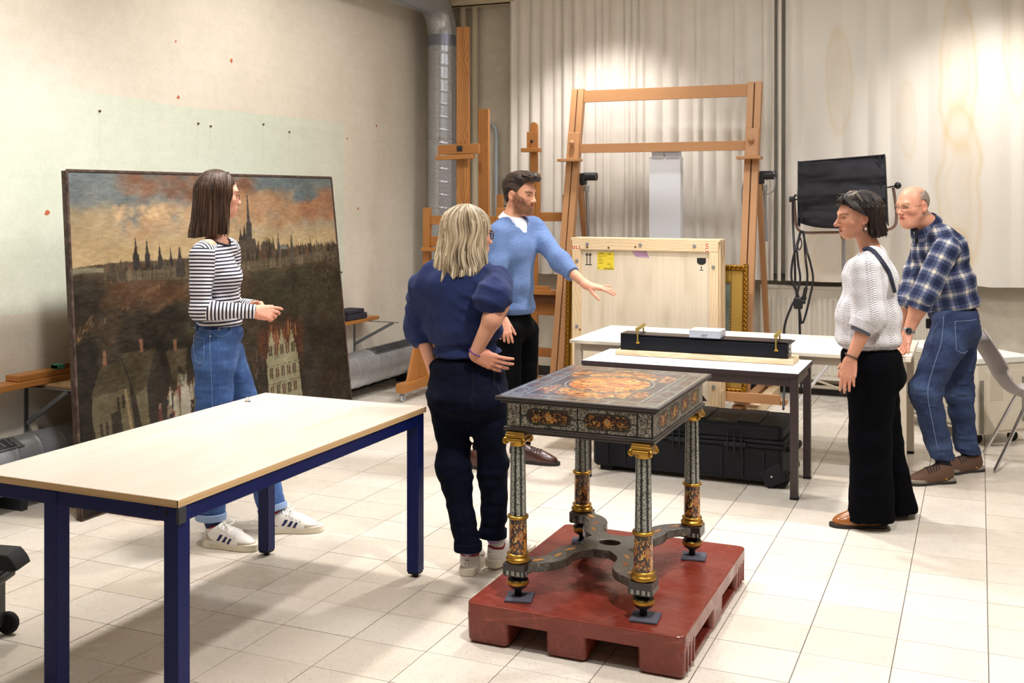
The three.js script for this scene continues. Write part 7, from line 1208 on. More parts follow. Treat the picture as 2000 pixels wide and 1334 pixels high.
    const a = Math.atan2(x, -z); return d - (noise(a * 22, y * 4, 3) * 0.0035 + noise(a * 60, y * 6) * 0.0014) * sstep(0.12, 0.05, y);
  });
  const hm = mat(0xffffff, 0.38, { map: strandTex([0x130c08, 0x2a1b12, 0x3e2a1e, 0x553c2c], 1), bumpMap: strandBump, bumpScale: 0.0015, specularIntensity: 0.6 });
  const hair = hairMesh(per, hF, M, 0.0036, hm, o, [-0.12, -0.225, -0.15], [0.12, 0.145, 0.12]);
  seed(71); const lk = []; const R = (a, y) => [Math.sin(a) * (0.087 + 0.016 * sstep(0.02, -0.2, y)), -0.02 - Math.cos(a) * (0.104 + 0.01 * sstep(0, -0.2, y))];
  const dome = (y, k) => k * Math.sqrt(clamp(1 - Math.pow(Math.max(0, y - 0.03) / 0.1, 2), 0.02));
  for (let i = 0; i < 150; i++) { const a = rr(-2.2, 2.2), y0 = rr(0.08, 0.122), y1 = -0.205 + rr(-0.012, 0.006), p = []; for (let k = 0; k <= 6; k++) { const y = mix(y0, y1, Math.pow(k / 6, 0.9)), [x, z] = R(a + (k > 4 ? rr(-0.015, 0.015) : 0), y), s0 = dome(y, 1) * (k === 0 ? 0.96 : 1.004); p.push(V(x * s0, y, Math.min((z + 0.02) * s0 - 0.02, 0.037))); } lk.push(lock(p, rr(0.0024, 0.0042), M).translate(-o.x, -o.y, -o.z)); }
  for (const s of [-1, 1]) for (let i = 0; i < 9; i++) lk.push(lock([V(0.012 * s, 0.118, 0.03 + i * 0.002), V(0.045 * s, 0.098, 0.042 - i * 0.002), V(0.071 * s, 0.055, 0.046 - i * 0.003), V(0.08 * s, 0.0, 0.05 - i * 0.005), V(0.083 * s, -0.05 - i * 0.006, 0.034 - i * 0.004)], 0.0036, M).translate(-o.x, -o.y, -o.z));
  part(hair, 'lock', lk, hm).userData.kind = 'stuff';
  // glasses
  glasses(per, M, o, mat(0x6b4a3a, 0.35), 0.0016, 0.02, 0.017);
}
// glasses in head space: two rims, bridge, temples, lenses
function glasses(person, M, o, m, r, lw, lh, zf = 0.099, oy = -0.003) {
  const T = (g) => g.applyMatrix4(M).translate(-o.x, -o.y, -o.z), g = [], lens = [];
  for (const s of [-1, 1]) {
    const p = []; for (let i = 0; i < 28; i++) { const a = i / 28 * 6.28318, c = Math.cos(a), n = Math.sin(a); p.push(V(0.033 * s + Math.sign(c) * Math.pow(Math.abs(c), 0.7) * lw, oy + Math.sign(n) * Math.pow(Math.abs(n), 0.7) * lh, zf - Math.abs(0.033 * s + c * lw) * 0.18)); }
    g.push(tube(p, r, 80, 8, true), tube([V((0.033 + lw) * s, oy + lh * 0.45, zf - 0.009), V(0.068 * s, oy + lh * 0.45, zf - 0.026), V(0.079 * s, oy + 0.008, 0.03), V(0.081 * s, oy + 0.008, -0.01), V(0.08 * s, oy - 0.012, -0.034)], r, 40, 8));
    const sh = new THREE.Shape(p.map((q) => new THREE.Vector2(q.x, q.y))), lg = new THREE.ShapeGeometry(sh); { const q = lg.attributes.position; for (let i = 0; i < q.count; i++) q.setZ(i, zf - Math.abs(q.getX(i)) * 0.18); } lens.push(lg);
  }
  g.push(tube([V(-0.0135, oy + 0.004, zf - 0.002), V(0, oy + 0.008, zf + 0.002), V(0.0135, oy + 0.004, zf - 0.002)], r, 14, 8));
  const q = part(person, 'glasses', g.map(T), m); part(q, 'lens', lens.map(T), new THREE.MeshPhysicalMaterial({ color: 0xffffff, roughness: 0.02, transmission: 1, thickness: 0, ior: 1.5, side: THREE.DoubleSide }));
  return q;
}
// ---------------------------------------------------------------- blonde woman seen from behind
{
  const J = SK(4.74), o = J(935, 1118).setY(0), fwd = heading(68), side = heading(158); // her left is at the picture's left
  const per = personAt('blonde woman in a navy sweatshirt and navy trousers seen from behind with hands on hips', o), skin = 0xd9a288, Bt = basis(fwd);
  const M = frameM(J(918, 456, 0.02), heading(27, -3), 0.98), Mi = M.clone().invert(), neckB = J(905, 522, 0.0);
  const head = headMesh({ neck: neckB.clone().applyMatrix4(Mi), neckR: 0.045, neckR2: 0.052, nose: 0.9, wide: 0.97, chin: 0.4 }, paintFace(skin, { brow: 0x7a6248 })).applyMatrix4(M);
  const shL = J(828, 556, 0.04), shR = J(964, 552, -0.06), elL = J(821, 638, 0.12), wrL = J(846, 722, 0.06), elR = J(976, 598, -0.2), wrR = J(927, 692, -0.15), chest = J(898, 590), hipC = J(912, 730);
  const hipL = J(878, 765, 0.02), hipR = J(950, 765, -0.02), knL = J(888, 915, 0.02), knR = J(962, 905, 0.02), anL = J(914, 1066, -0.02), anR = J(963, 1042, 0.06);
  const hR = handPrims(wrR, J(962, 706, -0.15).sub(wrR), CF.clone().add(V(0, 0.25, 0)), 1, { s: 0.92, curl: [[0.1, 0.25, 0.15], [0.2, 0.25, 0.2], [0.22, 0.3, 0.2], [0.25, 0.3, 0.2]], spread: 0.1, thumb: [0.1, 0.95, 0.2], thumbBend: -0.4 });
  const hL = handPrims(wrL, J(866, 742, 0.06).sub(wrL), CF, -1, { s: 0.92 });
  const bodyF = field([rc(neckB, chest, 0.05, 0.07), rc(chest, hipC, 0.07, 0.08), rc(shL, shR, 0.035, 0.035), rc(shL, elL, 0.035, 0.032), rc(elL, wrL, 0.036, 0.027), rc(shR, elR, 0.035, 0.034), rc(elR, J(962, 622, -0.2), 0.036, 0.039), rc(J(962, 622, -0.2), wrR, 0.039, 0.0255), rc(hipL, knL, 0.05, 0.04), rc(knL, anL, 0.04, 0.034), rc(hipR, knR, 0.05, 0.04), rc(knR, anR, 0.04, 0.034)], 0.025);
  skinMesh(per, [head, tint(net(bodyF, 0.01), skin), tint(net(field(hR, 0.005), 0.0028, 0.006), 0xd9987e), tint(net(field(hL, 0.005), 0.0035, 0.006), skin)], o);
  eyes(per, M, o, 0x55606a);
  // sweatshirt with puffed pushed-up sleeves
  const flee = dataTex(256, 256, (u, v) => { const n = (rnd() - 0.5) * 10 + tnoise(u, v, 12) * 4; return [20 + n * 0.5, 36 + n * 0.7, 82 + n]; });
  const sm = mat(0xffffff, 0.95, { map: rep(flee, 3), bumpMap: rep(twillBump, 20), bumpScale: 0.0003, sheen: 0.25, sheenColor: new THREE.Color(0x30487c) });
  const cuffR = J(957, 610, -0.19), cdR = J(930, 690, -0.15).sub(J(970, 585, -0.19)).normalize(), cuffL = J(824, 680, 0.1), cdL = wrL.clone().sub(elL).normalize(), hemC = J(911, 694), hemN = V(0.0, -1, 0).addScaledVector(CR, 0.1).normalize();
  const swF = field([el(J(898, 570), 0.19, 0.145, 0.125, Bt), el(J(903, 640), 0.178, 0.14, 0.13, Bt, 0.06), el(J(911, 690), 0.172, 0.05, 0.128, Bt, 0.03), rc(J(860, 535, 0.02), J(940, 530, -0.02), 0.058, 0.058, null, 0.07), rc(neckB.clone().add(V(0, -0.03, 0)), neckB.clone().add(V(0, 0.012, 0)), 0.085, 0.066, null, 0.03),
    rc(shL, elL, 0.072, 0.068, null, 0.04), rc(elL, cuffL, 0.066, 0.05, [cuffL, cdL], 0.03), rc(shR, J(963, 583, -0.18), 0.074, 0.078, null, 0.04), rc(J(962, 586, -0.18), cuffR, 0.074, 0.06, [cuffR, cdR], 0.03), rc(cuffR.clone().addScaledVector(cdR, -0.05), cuffR.clone().addScaledVector(cdR, -0.004), 0.062, 0.058, [cuffR, cdR], 0.008)], 0.04, (d, x, y, z) => {
    const p = V(x, y, z), h = p.clone().sub(hemC).dot(hemN), armR = sstep(0.28, 0.12, p.distanceTo(J(974, 585, -0.17))), armL = sstep(0.26, 0.1, p.distanceTo(elL)), rad = Math.pow(0.5 + 0.5 * Math.sin((y + (x - z) * 0.25 + noise(x * 6, y * 4, z * 6) * 0.09) * 78), 2) * 0.008 * (0.5 + 0.5 * noise(x * 9, y * 5, z * 9, 2)) + nz(x, y * 2, z, 10, 0.006);
    d -= rad * Math.max(armR, armL) + nz(x, y * 0.9, z, 8, 0.01) * sstep(hemC.y, hemC.y + 0.12, y) + nz(x * 1.6, y * 0.55, z * 1.6, 9, 0.012) + nz(x * 2.4, y * 0.5, z * 2.4, 9, 0.007) + nz(x, y * 2, z, 14, 0.004);
    if (h > -0.062) d = smax(d, d + 0.01, 0.004); if (h > -0.066 && h < -0.056) d += 0.004;
    return smax(d, h, 0.01);
  });
  cloth(per, 'sweatshirt', swF, 0.009, sm, o, [[hemC, J(905, 500), 0.16, fwd], [shL, cuffL, 0.07, fwd], [shR, cuffR, 0.07, fwd]]);
  // trousers
  const tw = dataTex(256, 256, (u, v) => { const n = (rnd() - 0.5) * 10 + noise(u * 60, v * 8) * 4; return [12 + n * 0.5, 17 + n * 0.6, 34 + n * 0.8]; });
  const tm = mat(0xffffff, 0.9, { specularIntensity: 0.2, map: rep(tw, 3), bumpMap: rep(twillBump, 9), bumpScale: 0.0005 }), tTop = J(0, 688).y, botL = J(914, 1072, -0.02), botR = J(963, 1047, 0.06);
  const trF = field([el(J(912, 725), 0.175, 0.085, 0.125, Bt), el(J(912, 775, -0.02), 0.188, 0.1, 0.14, Bt, 0.05), rc(hipL, knL, 0.1, 0.07), rc(knL, botL, 0.069, 0.053, [botL, DN]), rc(hipR, knR, 0.096, 0.068), rc(knR, botR, 0.067, 0.053, [botR, DN])], 0.03, (d, x, y, z) => Math.max(d - nz(x, y * 1.4, z, 9, 0.011) * sstep(1.0, 0.7, y) - nz(x, y * 2.4, z, 17, 0.005), y - tTop));
  const tr = cloth(per, 'trousers', trF, 0.0095, tm, o, [[anL, hipL, 0.085, fwd], [anR, hipR, 0.085, fwd]]);
  for (const [b, r] of [[botL, 0.062], [botR, 0.062]]) cloth(tr, 'turn_up', field([rc(b.clone().add(V(0, 0.03, 0)), b.clone().add(V(0, -0.004, 0)), r, r, [b.clone().add(V(0, -0.004, 0)), DN])], 0.01, (d, x, y, z) => Math.max(d - nz(x, y, z, 24, 0.003), y - b.y - 0.032)), 0.006, tm, o);
  put(tr, 'seam', [seam(trF, [J(913, 700, -0.3), J(914, 740, -0.3), J(917, 790, -0.3), J(920, 830, -0.3)], 0.0014, 0.0004), seam(trF, [J(986, 700, -0.2), J(996, 740, -0.2), J(1000, 765, -0.2)], 0.003, 0.001)], mat(0x0b0d16, 0.9), o);
  // high trainers
  const le = mat(0xe0dcd4, 0.45), red = mat(0x8f1f30, 0.5), so = mat(0xd3c9b6, 0.6);
  for (const [hx, hy, dd, deg, y0, an, roll] of [[912, 1124, -0.04, 78, 0.001, anL, 0], [957, 1106, 0.04, 45, 0.012, anR, 0.08]]) {
    const m = shoeM(J(hx, hy, dd).setY(y0), deg, 0, -0.03 * (roll ? 2 : 0)), F = shoeFields(0.262, { w: 1.0, ankle: 0.125 }), T = (g) => g.applyMatrix4(m).translate(-o.x, -o.y, -o.z);
    const s = part(per, 'trainer', [T(boxUV(net(F, 0.005)))], le); part(s, 'sole', T(soleGeo(0.275, 0.034, 1.02)), so);
    part(s, 'stripe', [T(patch(F, (u, v) => { const a = (u - 0.5) * 3.6; return V(Math.sin(a) * 0.07, 0.095 + v * 0.012 - 0.014 * Math.abs(Math.sin(a)) + (Math.abs(a) > 1.5 ? (Math.abs(a) - 1.5) * 0.07 : 0), 0.05 - Math.cos(a) * 0.07); }, 30, 3, 0.0014))], red);
    for (const sx of [-1, 1]) part(s, 'stripe', [T(patch(F, (u, v) => V(sx * 0.08, 0.066 - u * 0.02 + v * 0.012, 0.09 + u * 0.05), 8, 3, 0.0014)), T(patch(F, (u, v) => V(sx * 0.08, 0.046 + u * 0.035 + v * 0.01, 0.14 + u * 0.02), 6, 3, 0.0014))], red);
    for (let i = 0; i < 6; i++) part(s, 'heel_mark', T(patch(F, (u, v) => V(-0.016 + i * 0.0055 + u * 0.004, 0.071 + v * 0.006, -0.03), 2, 2, 0.0014)), red);
    part(s, 'seam', [T(seam(F, [V(-0.013, 0.062, -0.03), V(-0.013, 0.036, -0.03)], 0.001, 0.0004, 8)), T(seam(F, [V(0.013, 0.062, -0.03), V(0.013, 0.036, -0.03)], 0.001, 0.0004, 8))], mat(0x6d675d, 0.8));
    const a = V(0, 0.1, 0.05).applyMatrix4(m); part(per, 'sock', [net(field([rc(a, an, 0.034, 0.04)], 0.01), 0.006).translate(-o.x, -o.y, -o.z)], mat(0xa087b4, 0.9));
  }
  // wavy hair
  const wave = (y, k) => Math.sin(y * 36 + k) * 0.35 + Math.sin(y * 19 + k * 2.1) * 0.3, hFr = (y) => mix(0.03, 0.066, sstep(-0.02, 0.06, y));
  const capH = el(V(0, 0.03, -0.024), 0.094, 0.104, 0.11);
  const hF = field([capH], 0.02, (d, x, y, z) => {
    const k = sstep(0.03, -0.2, y), rx = 0.094 + 0.036 * k, rz = 0.11 + 0.012 * k, zc = -0.024 - 0.01 * k, q = Math.hypot(x / rx, (z - zc) / rz), a = Math.atan2(x, -(z - zc));
    const bottom = -0.17 - 0.03 * Math.cos(a * 1.1) + noise(a * 9, 1) * 0.018;
    d = smin(d, Math.max((q - 1) * 0.1, y - 0.03, bottom - y), 0.008);
    d = smax(d, z - (y > 0.075 ? 0.2 : mix(0.036, 0.075, sstep(-0.03, 0.08, y))), 0.012);
    const wv = wave(y, noise(a * 1.5, 2) * 3); d -= (noise(a * 6 + wv, y * 3, 4) * 0.012 + noise(a * 15 + wv * 2, y * 4) * 0.005) * sstep(0.14, 0.02, y) + noise(a * 40 + wv * 5, y * 4, 2) * 0.0012;
    const part0 = Math.abs(x) < 0.005 && y > 0.09 ? 0.004 : 0; return d + part0;
  });
  const hm = mat(0xffffff, 0.5, { map: strandTex([0x5d5040, 0x8d7c63, 0xb8a687, 0xd8cbb0], 5), bumpMap: strandBump, bumpScale: 0.002, specularIntensity: 0.5 });
  const hair = hairMesh(per, hF, M, 0.0038, hm, o, [-0.15, -0.26, -0.16], [0.15, 0.15, 0.12]);
  seed(81); const lk = [];
  for (let i = 0; i < 190; i++) { const a = rr(-2.3, 2.3), y0 = rr(0.07, 0.13), y1 = -0.175 - 0.03 * Math.cos(a * 1.1) + rr(-0.035, 0.03), ph = a * 1.7 + rr(-0.5, 0.5), p = []; for (let k = 0; k <= 9; k++) { const y = mix(y0, y1, k / 9), kk = sstep(0.03, -0.2, y), s0 = Math.sqrt(clamp(1 - Math.pow(Math.max(0, y - 0.03) / 0.104, 2), 0.02)) * (k === 0 ? 0.95 : 1.01), b = a + Math.sin(y * 30 + ph) * 0.1 * sstep(0.1, -0.05, y); p.push(V(Math.sin(b) * (0.094 + 0.036 * kk) * s0 * (1 + 0.05 * Math.sin(y * 27 + ph * 1.3) * kk), y, Math.min(0.05, -0.026 - Math.cos(b) * (0.11 + 0.012 * kk) * s0))); } lk.push(lock(p, rr(0.0035, 0.008), M).translate(-o.x, -o.y, -o.z)); }
  part(hair, 'lock', lk, hm).userData.kind = 'stuff';
  glasses(per, M, o, mat(0x2b1d18, 0.3), 0.0024, 0.021, 0.018, 0.1);
  put(per, 'bracelet', new THREE.TorusGeometry(0.03, 0.0026, 8, 28).rotateX(Math.PI / 2).applyQuaternion(new THREE.Quaternion().setFromUnitVectors(UP, elR.clone().sub(wrR).normalize())).translate(...J(929, 688, -0.15).toArray()), mat(0x5c2d8c, 0.6), o);
}
// ---------------------------------------------------------------- dark haired woman in a white cable knit jumper
{
  const J = SK(5.5), o = J(1700, 1015).setY(0), fwd = heading(184), side = heading(274); // her left is towards the camera
  const per = personAt('dark haired woman in a white cable knit jumper and black flared trousers facing left', o), skin = 0xcf957a, Bt = basis(fwd);
  const M = frameM(J(1672, 423, 0.0), heading(185, -4), 0.97), Mi = M.clone().invert(), neckB = J(1701, 490, 0.0);
  const head = headMesh({ neck: neckB.clone().applyMatrix4(Mi), neckR: 0.045, neckR2: 0.054, nose: 1.55, wide: 0.95, chin: 0.2 }, paintFace(skin, { browT: 0.0032, browK: 0.6, brow: 0x3d2c22, lip: 0xa8625a, rosy: 0xc87460 })).applyMatrix4(M);
  const shL = J(1692, 528, -0.16), shR = J(1712, 525, 0.17), elL = J(1700, 618, -0.2), wrL = J(1661, 702, -0.21), elR = J(1700, 620, 0.22), wrR = J(1668, 690, 0.2), chest = J(1700, 560), hipC = J(1700, 700);
  const hipL = J(1704, 725, -0.09), hipR = J(1704, 725, 0.09), knL = J(1700, 860, -0.1), knR = J(1722, 860, 0.1), anL = J(1706, 985, -0.1), anR = J(1745, 970, 0.1);
  const hL = handPrims(wrL, J(1656, 735, -0.21).sub(wrL), CF.clone().addScaledVector(CR, 0.5), -1, { s: 0.93, curl: [[0.1, 0.3, 0.2], [0.15, 0.35, 0.2], [0.2, 0.35, 0.25], [0.25, 0.4, 0.25]], spread: 0.03, thumb: [0.8, 0.4, 0.5] });
  const hR = handPrims(wrR, J(1662, 722, 0.2).sub(wrR), CF.clone().negate(), 1, { s: 0.93 });
  const bodyF = field([rc(neckB, chest, 0.052, 0.075), rc(chest, hipC, 0.08, 0.08), rc(shL, shR, 0.035, 0.035), rc(shL, elL, 0.036, 0.036), rc(elL, wrL, 0.042, 0.026), rc(shR, elR, 0.036, 0.036), rc(elR, wrR, 0.038, 0.026), rc(hipL, knL, 0.06, 0.045), rc(knL, anL, 0.042, 0.036), rc(hipR, knR, 0.06, 0.045), rc(knR, anR, 0.042, 0.036)], 0.025);
  skinMesh(per, [head, tint(net(bodyF, 0.01), skin), tint(net(field(hL, 0.005), 0.0028, 0.006), 0xd2957c), tint(net(field(hR, 0.005), 0.0035, 0.006), skin)], o);
  eyes(per, M, o, 0x33241a);
  // cable knit: plaited ropes running up the garment
  const cab = (u, v) => { const c = (u * 4) % 1, x = Math.abs(c - 0.5) * 2; let h = 0; if (x < 0.62) { const ph = v * 14, s1 = Math.sin(ph * 6.283), a = Math.abs(c - 0.5 - 0.13 * s1), b = Math.abs(c - 0.5 + 0.13 * s1); const o1 = Math.cos(ph * 6.283) > 0; h = Math.max(0.95 * Math.exp(-Math.pow(a / 0.1, 2)) * (o1 ? 1 : 0.8), 0.95 * Math.exp(-Math.pow(b / 0.1, 2)) * (o1 ? 0.8 : 1)); h *= 0.88 + 0.12 * Math.sin((v * 110 + Math.abs(c - 0.5) * 22) * 6.283); } else h = 0.22 + 0.2 * (Math.sin(v * 6.283 * 70) * 0.5 + 0.5) * (Math.sin(u * 6.283 * 48) * 0.5 + 0.5); return h; };
  const cabB = dataTex(512, 512, (u, v) => cab(u, v) * 230 + 10, { srgb: false }), cabC = dataTex(512, 512, (u, v) => { const h = cab(u, v), n = (rnd() - 0.5) * 8; return [214 + h * 18 + n, 212 + h * 18 + n, 216 + h * 18 + n]; });
  const km = mat(0xffffff, 0.95, { map: rep(cabC, 3.2), bumpMap: rep(cabB, 3.2), bumpScale: 0.009, sheen: 0.3 });
  const ribT = dataTex(256, 16, (u) => 120 + Math.sin(u * 6.283 * 32) * 110, { srgb: false }), rib = mat(0xdcdae0, 0.95, { bumpMap: rep(ribT, 4, 1), bumpScale: 0.004 });
  const cuff = J(1681, 641, -0.215), cdir = wrL.clone().sub(elL).normalize(), cuffR = J(1690, 640, 0.22), cdR = wrR.clone().sub(elR).normalize(), hemY = J(0, 686).y, nEl = el(J(1700, 478), 0.1, 0.04, 0.085, basis(heading(184, -22)));
  const jp = [el(J(1700, 545), 0.185, 0.13, 0.13, Bt), el(J(1697, 620), 0.178, 0.16, 0.158, Bt, 0.06), el(J(1696, 662), 0.182, 0.07, 0.165, Bt, 0.04), rc(J(1704, 502, -0.1), J(1712, 500, 0.11), 0.058, 0.058, null, 0.06), rc(shL, elL, 0.082, 0.082, null, 0.04), rc(elL, cuff, 0.08, 0.062, [cuff, cdir], 0.03), rc(shR, elR, 0.08, 0.08, null, 0.04), rc(elR, cuffR, 0.078, 0.06, [cuffR, cdR], 0.03)];
  const jF = field(jp, 0.04, (d, x, y, z) => { d -= nz(x, y, z, 9, 0.008) + nz(x, y * 1.6, z, 18, 0.003); const c = V(x, y, z).sub(cuff).dot(cdir), nearC = V(x, y, z).distanceTo(cuff) < 0.12; if (nearC && c > -0.035) d += 0.008; if (y < hemY + 0.045) d += 0.006 * sstep(hemY + 0.05, hemY + 0.035, y); return smax(smax(d, hemY - y, 0.01), -nEl.f(x, y, z), 0.008); });
  const jmp = cloth(per, 'cable_knit_jumper', jF, 0.0085, km, o, [[J(1697, 700), J(1700, 470), 0.158, V().copy(fwd).multiplyScalar(-1)], [shL, elL, 0.085, fwd], [elL, cuff, 0.07, fwd], [shR, elR, 0.08, fwd], [elR, cuffR, 0.07, fwd]]);
  { let G = net(field(jp.slice(0, 4), 0.04, (d, x, y, z) => Math.max(d - 0.001 - nz(x, y, z, 9, 0.008), hemY - 0.004 - y, y - hemY - 0.04)), 0.008); G = limbUV(G, [[J(1697, 700), J(1700, 470), 0.158, V().copy(fwd).multiplyScalar(-1)]]); part(jmp, 'ribbed_hem', G.translate(-o.x, -o.y, -o.z), rib); }
  { let G = net(field([rc(cuff.clone().addScaledVector(cdir, -0.042), cuff.clone().addScaledVector(cdir, 0.006), 0.067, 0.06, [cuff.clone().addScaledVector(cdir, 0.006), cdir])], 0.01, (d, x, y, z) => Math.max(d, -((x - cuff.x) * cdir.x + (y - cuff.y) * cdir.y + (z - cuff.z) * cdir.z) - 0.04)), 0.006); G = limbUV(G, [[elL, wrL, 0.065, fwd]]); part(jmp, 'ribbed_cuff', G.translate(-o.x, -o.y, -o.z), rib); }
  const gy = mat(0x5d6474, 0.9); put(per, 'undersleeve', net(field([rc(cuff.clone().addScaledVector(cdir, -0.03), J(1680, 649, -0.213), 0.05, 0.048, [J(1680, 650, -0.213), cdir])], 0.01), 0.006), gy, o);
  { const c = new THREE.CatmullRomCurve3([[1684, 487], [1693, 484], [1706, 490], [1723, 510], [1736, 530], [1743, 552], [1748, 572]].map(([x, y]) => V(x, y, 0))), pos = [], uv = [], idx = [], n = 44, m = 4; for (let i = 0; i <= n; i++) { const a = c.getPoint(i / n), t = c.getTangent(i / n); for (let k = 0; k <= m; k++) { const w = (k / m - 0.5) * 7.5, q = hit(jF, a.x - t.y * w, a.y + t.x * w, 5.5, k === 0 || k === m ? 0.004 : 0.008); pos.push(q.x, q.y, q.z); uv.push(i / n, k / m); } } for (let i = 0; i < n; i++) for (let k = 0; k < m; k++) { const a = i * (m + 1) + k, b = a + m + 1; idx.push(a, b, a + 1, b, b + 1, a + 1); } const g = new THREE.BufferGeometry(); g.setAttribute('position', new THREE.Float32BufferAttribute(pos, 3)); g.setAttribute('uv', new THREE.Float32BufferAttribute(uv, 2)); g.setIndex(idx); g.computeVertexNormals(); put(per, 'bag_strap', g, mat(0x131a33, 0.7, { side: THREE.DoubleSide }), o); }
  // flared trousers
  const tw = dataTex(256, 256, (u, v) => { const n = (rnd() - 0.5) * 7; return [7 + n * 0.4, 7 + n * 0.4, 11 + n * 0.5]; }), tm = mat(0xffffff, 0.95, { map: rep(tw, 3), specularIntensity: 0.12 }), tTop = J(0, 680).y, bL = J(1701, 1012, -0.1), bR = J(1752, 994, 0.1);
  const trF = field([el(J(1701, 700), 0.165, 0.09, 0.15, Bt), el(J(1706, 735), 0.172, 0.1, 0.155, Bt, 0.05), rc(hipL, knL, 0.125, 0.098), rc(knL, bL, 0.096, 0.115, [bL, DN]), rc(hipR, knR, 0.12, 0.095), rc(knR, bR, 0.093, 0.108, [bR, DN])], 0.04, (d, x, y, z) => Math.max(d - nz(x * 2, y * 0.5, z * 2, 8, 0.008) - nz(x, y * 2, z, 14, 0.004), y - tTop));
  cloth(per, 'trousers', trF, 0.0095, tm, o, [[anL, hipL, 0.1, fwd], [anR, hipR, 0.1, fwd]]);
  const tan = mat(0x9a5a26, 0.3, { clearcoat: 0.5 }), soleM = mat(0x23170f, 0.6);
  for (const [hx, hy, dd, deg] of [[1730, 1022, -0.1, 176], [1770, 1003, 0.12, 186]]) { const m = shoeM(J(hx, hy, dd).setY(0.001), deg), F = shoeFields(0.265, { w: 0.92, ankle: 0.09 }), T = (g) => g.applyMatrix4(m).translate(-o.x, -o.y, -o.z); const s = part(per, 'shoe', [T(boxUV(net(F, 0.005)))], tan); part(s, 'sole', T(soleGeo(0.272, 0.018, 0.92)), soleM); part(s, 'heel', T(bx(0.055, 0.03, 0.06, 0, 0.0155, 0.035, { r: 0.008 })), soleM); }
  // jewellery
  const gold = mat(0x8a6a3a, 0.4, { metalness: 0.7 });
  put(per, 'bracelet', [[0, 0], [0.006, 0.1]].map(([k, t]) => new THREE.TorusGeometry(0.031, 0.0032, 8, 28).rotateX(Math.PI / 2 + t).applyQuaternion(new THREE.Quaternion().setFromUnitVectors(UP, elL.clone().sub(wrL).normalize())).translate(...J(1662.5, 697 - k * 300, -0.21).toArray())), mat(0x4a3524, 0.5), o);
  const er = (g) => g.applyMatrix4(M).translate(-o.x, -o.y, -o.z);
  part(per, 'earring', [er(tube([V(0.079, -0.036, -0.012), V(0.081, -0.05, -0.013), V(0.082, -0.058, -0.014)], 0.001, 12, 6)), er(new THREE.TorusGeometry(0.013, 0.0035, 8, 24).rotateY(Math.PI / 2).translate(0.083, -0.066, -0.012))], mat(0x3c2a24, 0.4)); part(per, 'earring_drop', er(ball(0.0065, 0.0845, -0.064, -0.011, 0.5, 1, 1, 14)), mat(0xd8c0b0, 0.4));
  // bob tucked behind the ear
  const hF = field([el(V(0, 0.044, -0.026), 0.09, 0.092, 0.112), el(V(0, 0.035, -0.05), 0.0885, 0.09, 0.0945, null, 0.03), el(V(0.0, 0.094, 0.04), 0.058, 0.026, 0.056, basis(V(0, -0.3, 1)), 0.03)], 0.03, (d, x, y, z) => {
    const q = Math.hypot(x / (0.088 + 0.01 * sstep(0, -0.1, y)), (z + 0.05) / (0.094 + 0.008 * sstep(0, -0.1, y))); d = smin(d, Math.max((q - 1) * 0.09, y - 0.035, -0.108 + 0.25 * Math.max(0, -z - 0.11) - y), 0.03);
    const ax = Math.abs(x); let front = y < 0.008 ? mix(-0.04, -0.032, sstep(-0.12, 0, y)) : mix(-0.01, 0.062, sstep(0.008, 0.06, y)); if (y > 0.06) front = mix(0.062, 0.13, sstep(0.06, 0.085, y)); d = smax(d, z - front, 0.014);
    const a = Math.atan2(x, -(z + 0.03)); d -= (noise(a * 16 + y * 14, y * 9, 3) * 0.006 + noise(a * 46 + y * 10, y * 8) * 0.0022) * sstep(0.13, 0.08, y) + noise(x * 50, z * 14, 3) * 0.002; return d;
  });
  const hm = mat(0xffffff, 0.42, { map: strandTex([0x0d0a09, 0x1e1613, 0x352720], 8), bumpMap: strandBump, bumpScale: 0.002, specularIntensity: 0.5 });
  const hair = hairMesh(per, hF, M, 0.0036, hm, o, [-0.12, -0.14, -0.18], [0.12, 0.16, 0.14]);
  seed(91); const lk = [];
  for (let i = 0; i < 150; i++) { const a = rr(-1.8, 1.8), y0 = rr(0.06, 0.125), y1 = -0.1 + rr(-0.022, 0.022), fl = rr(1.0, 1.12), p = []; for (let k = 0; k <= 6; k++) { const y = mix(y0, y1, k / 6), s0 = Math.sqrt(clamp(1 - Math.pow(Math.max(0, y - 0.035) / 0.092, 2), 0.02)) * (k === 0 ? 0.95 : 1.01) * (k === 6 ? fl : 1); p.push(V(Math.sin(a + rr(-0.02, 0.02)) * 0.093 * s0, y, Math.min(-0.036 + Math.max(0, y) * 0.8, -0.05 - Math.cos(a) * 0.099 * s0))); } lk.push(lock(p, rr(0.003, 0.006), M).translate(-o.x, -o.y, -o.z)); }
  for (const s of [-1, 1]) for (let i = 0; i < 16; i++) lk.push(lock([V(0.01 * s, 0.125, 0.05 + i * 0.003), V(0.05 * s, 0.1, 0.075 - i * 0.003), V(0.078 * s, 0.06, 0.055 - i * 0.004), V(0.086 * s, 0.03, 0.02 - i * 0.003), V(0.092 * s, -0.005 - i * 0.002, -0.03 - i * 0.003)], 0.006, M).translate(-o.x, -o.y, -o.z));
  for (let i = 0; i < 10; i++) lk.push(lock([V(-0.02 + i * 0.004, 0.12, 0.05), V(-0.02 + i * 0.005, 0.106, 0.072), V(-0.035 + i * 0.005, 0.082, 0.086), V(-0.055 + i * 0.003, 0.056, 0.08)], 0.006, M).translate(-o.x, -o.y, -o.z));
  part(hair, 'lock', lk, hm).userData.kind = 'stuff';
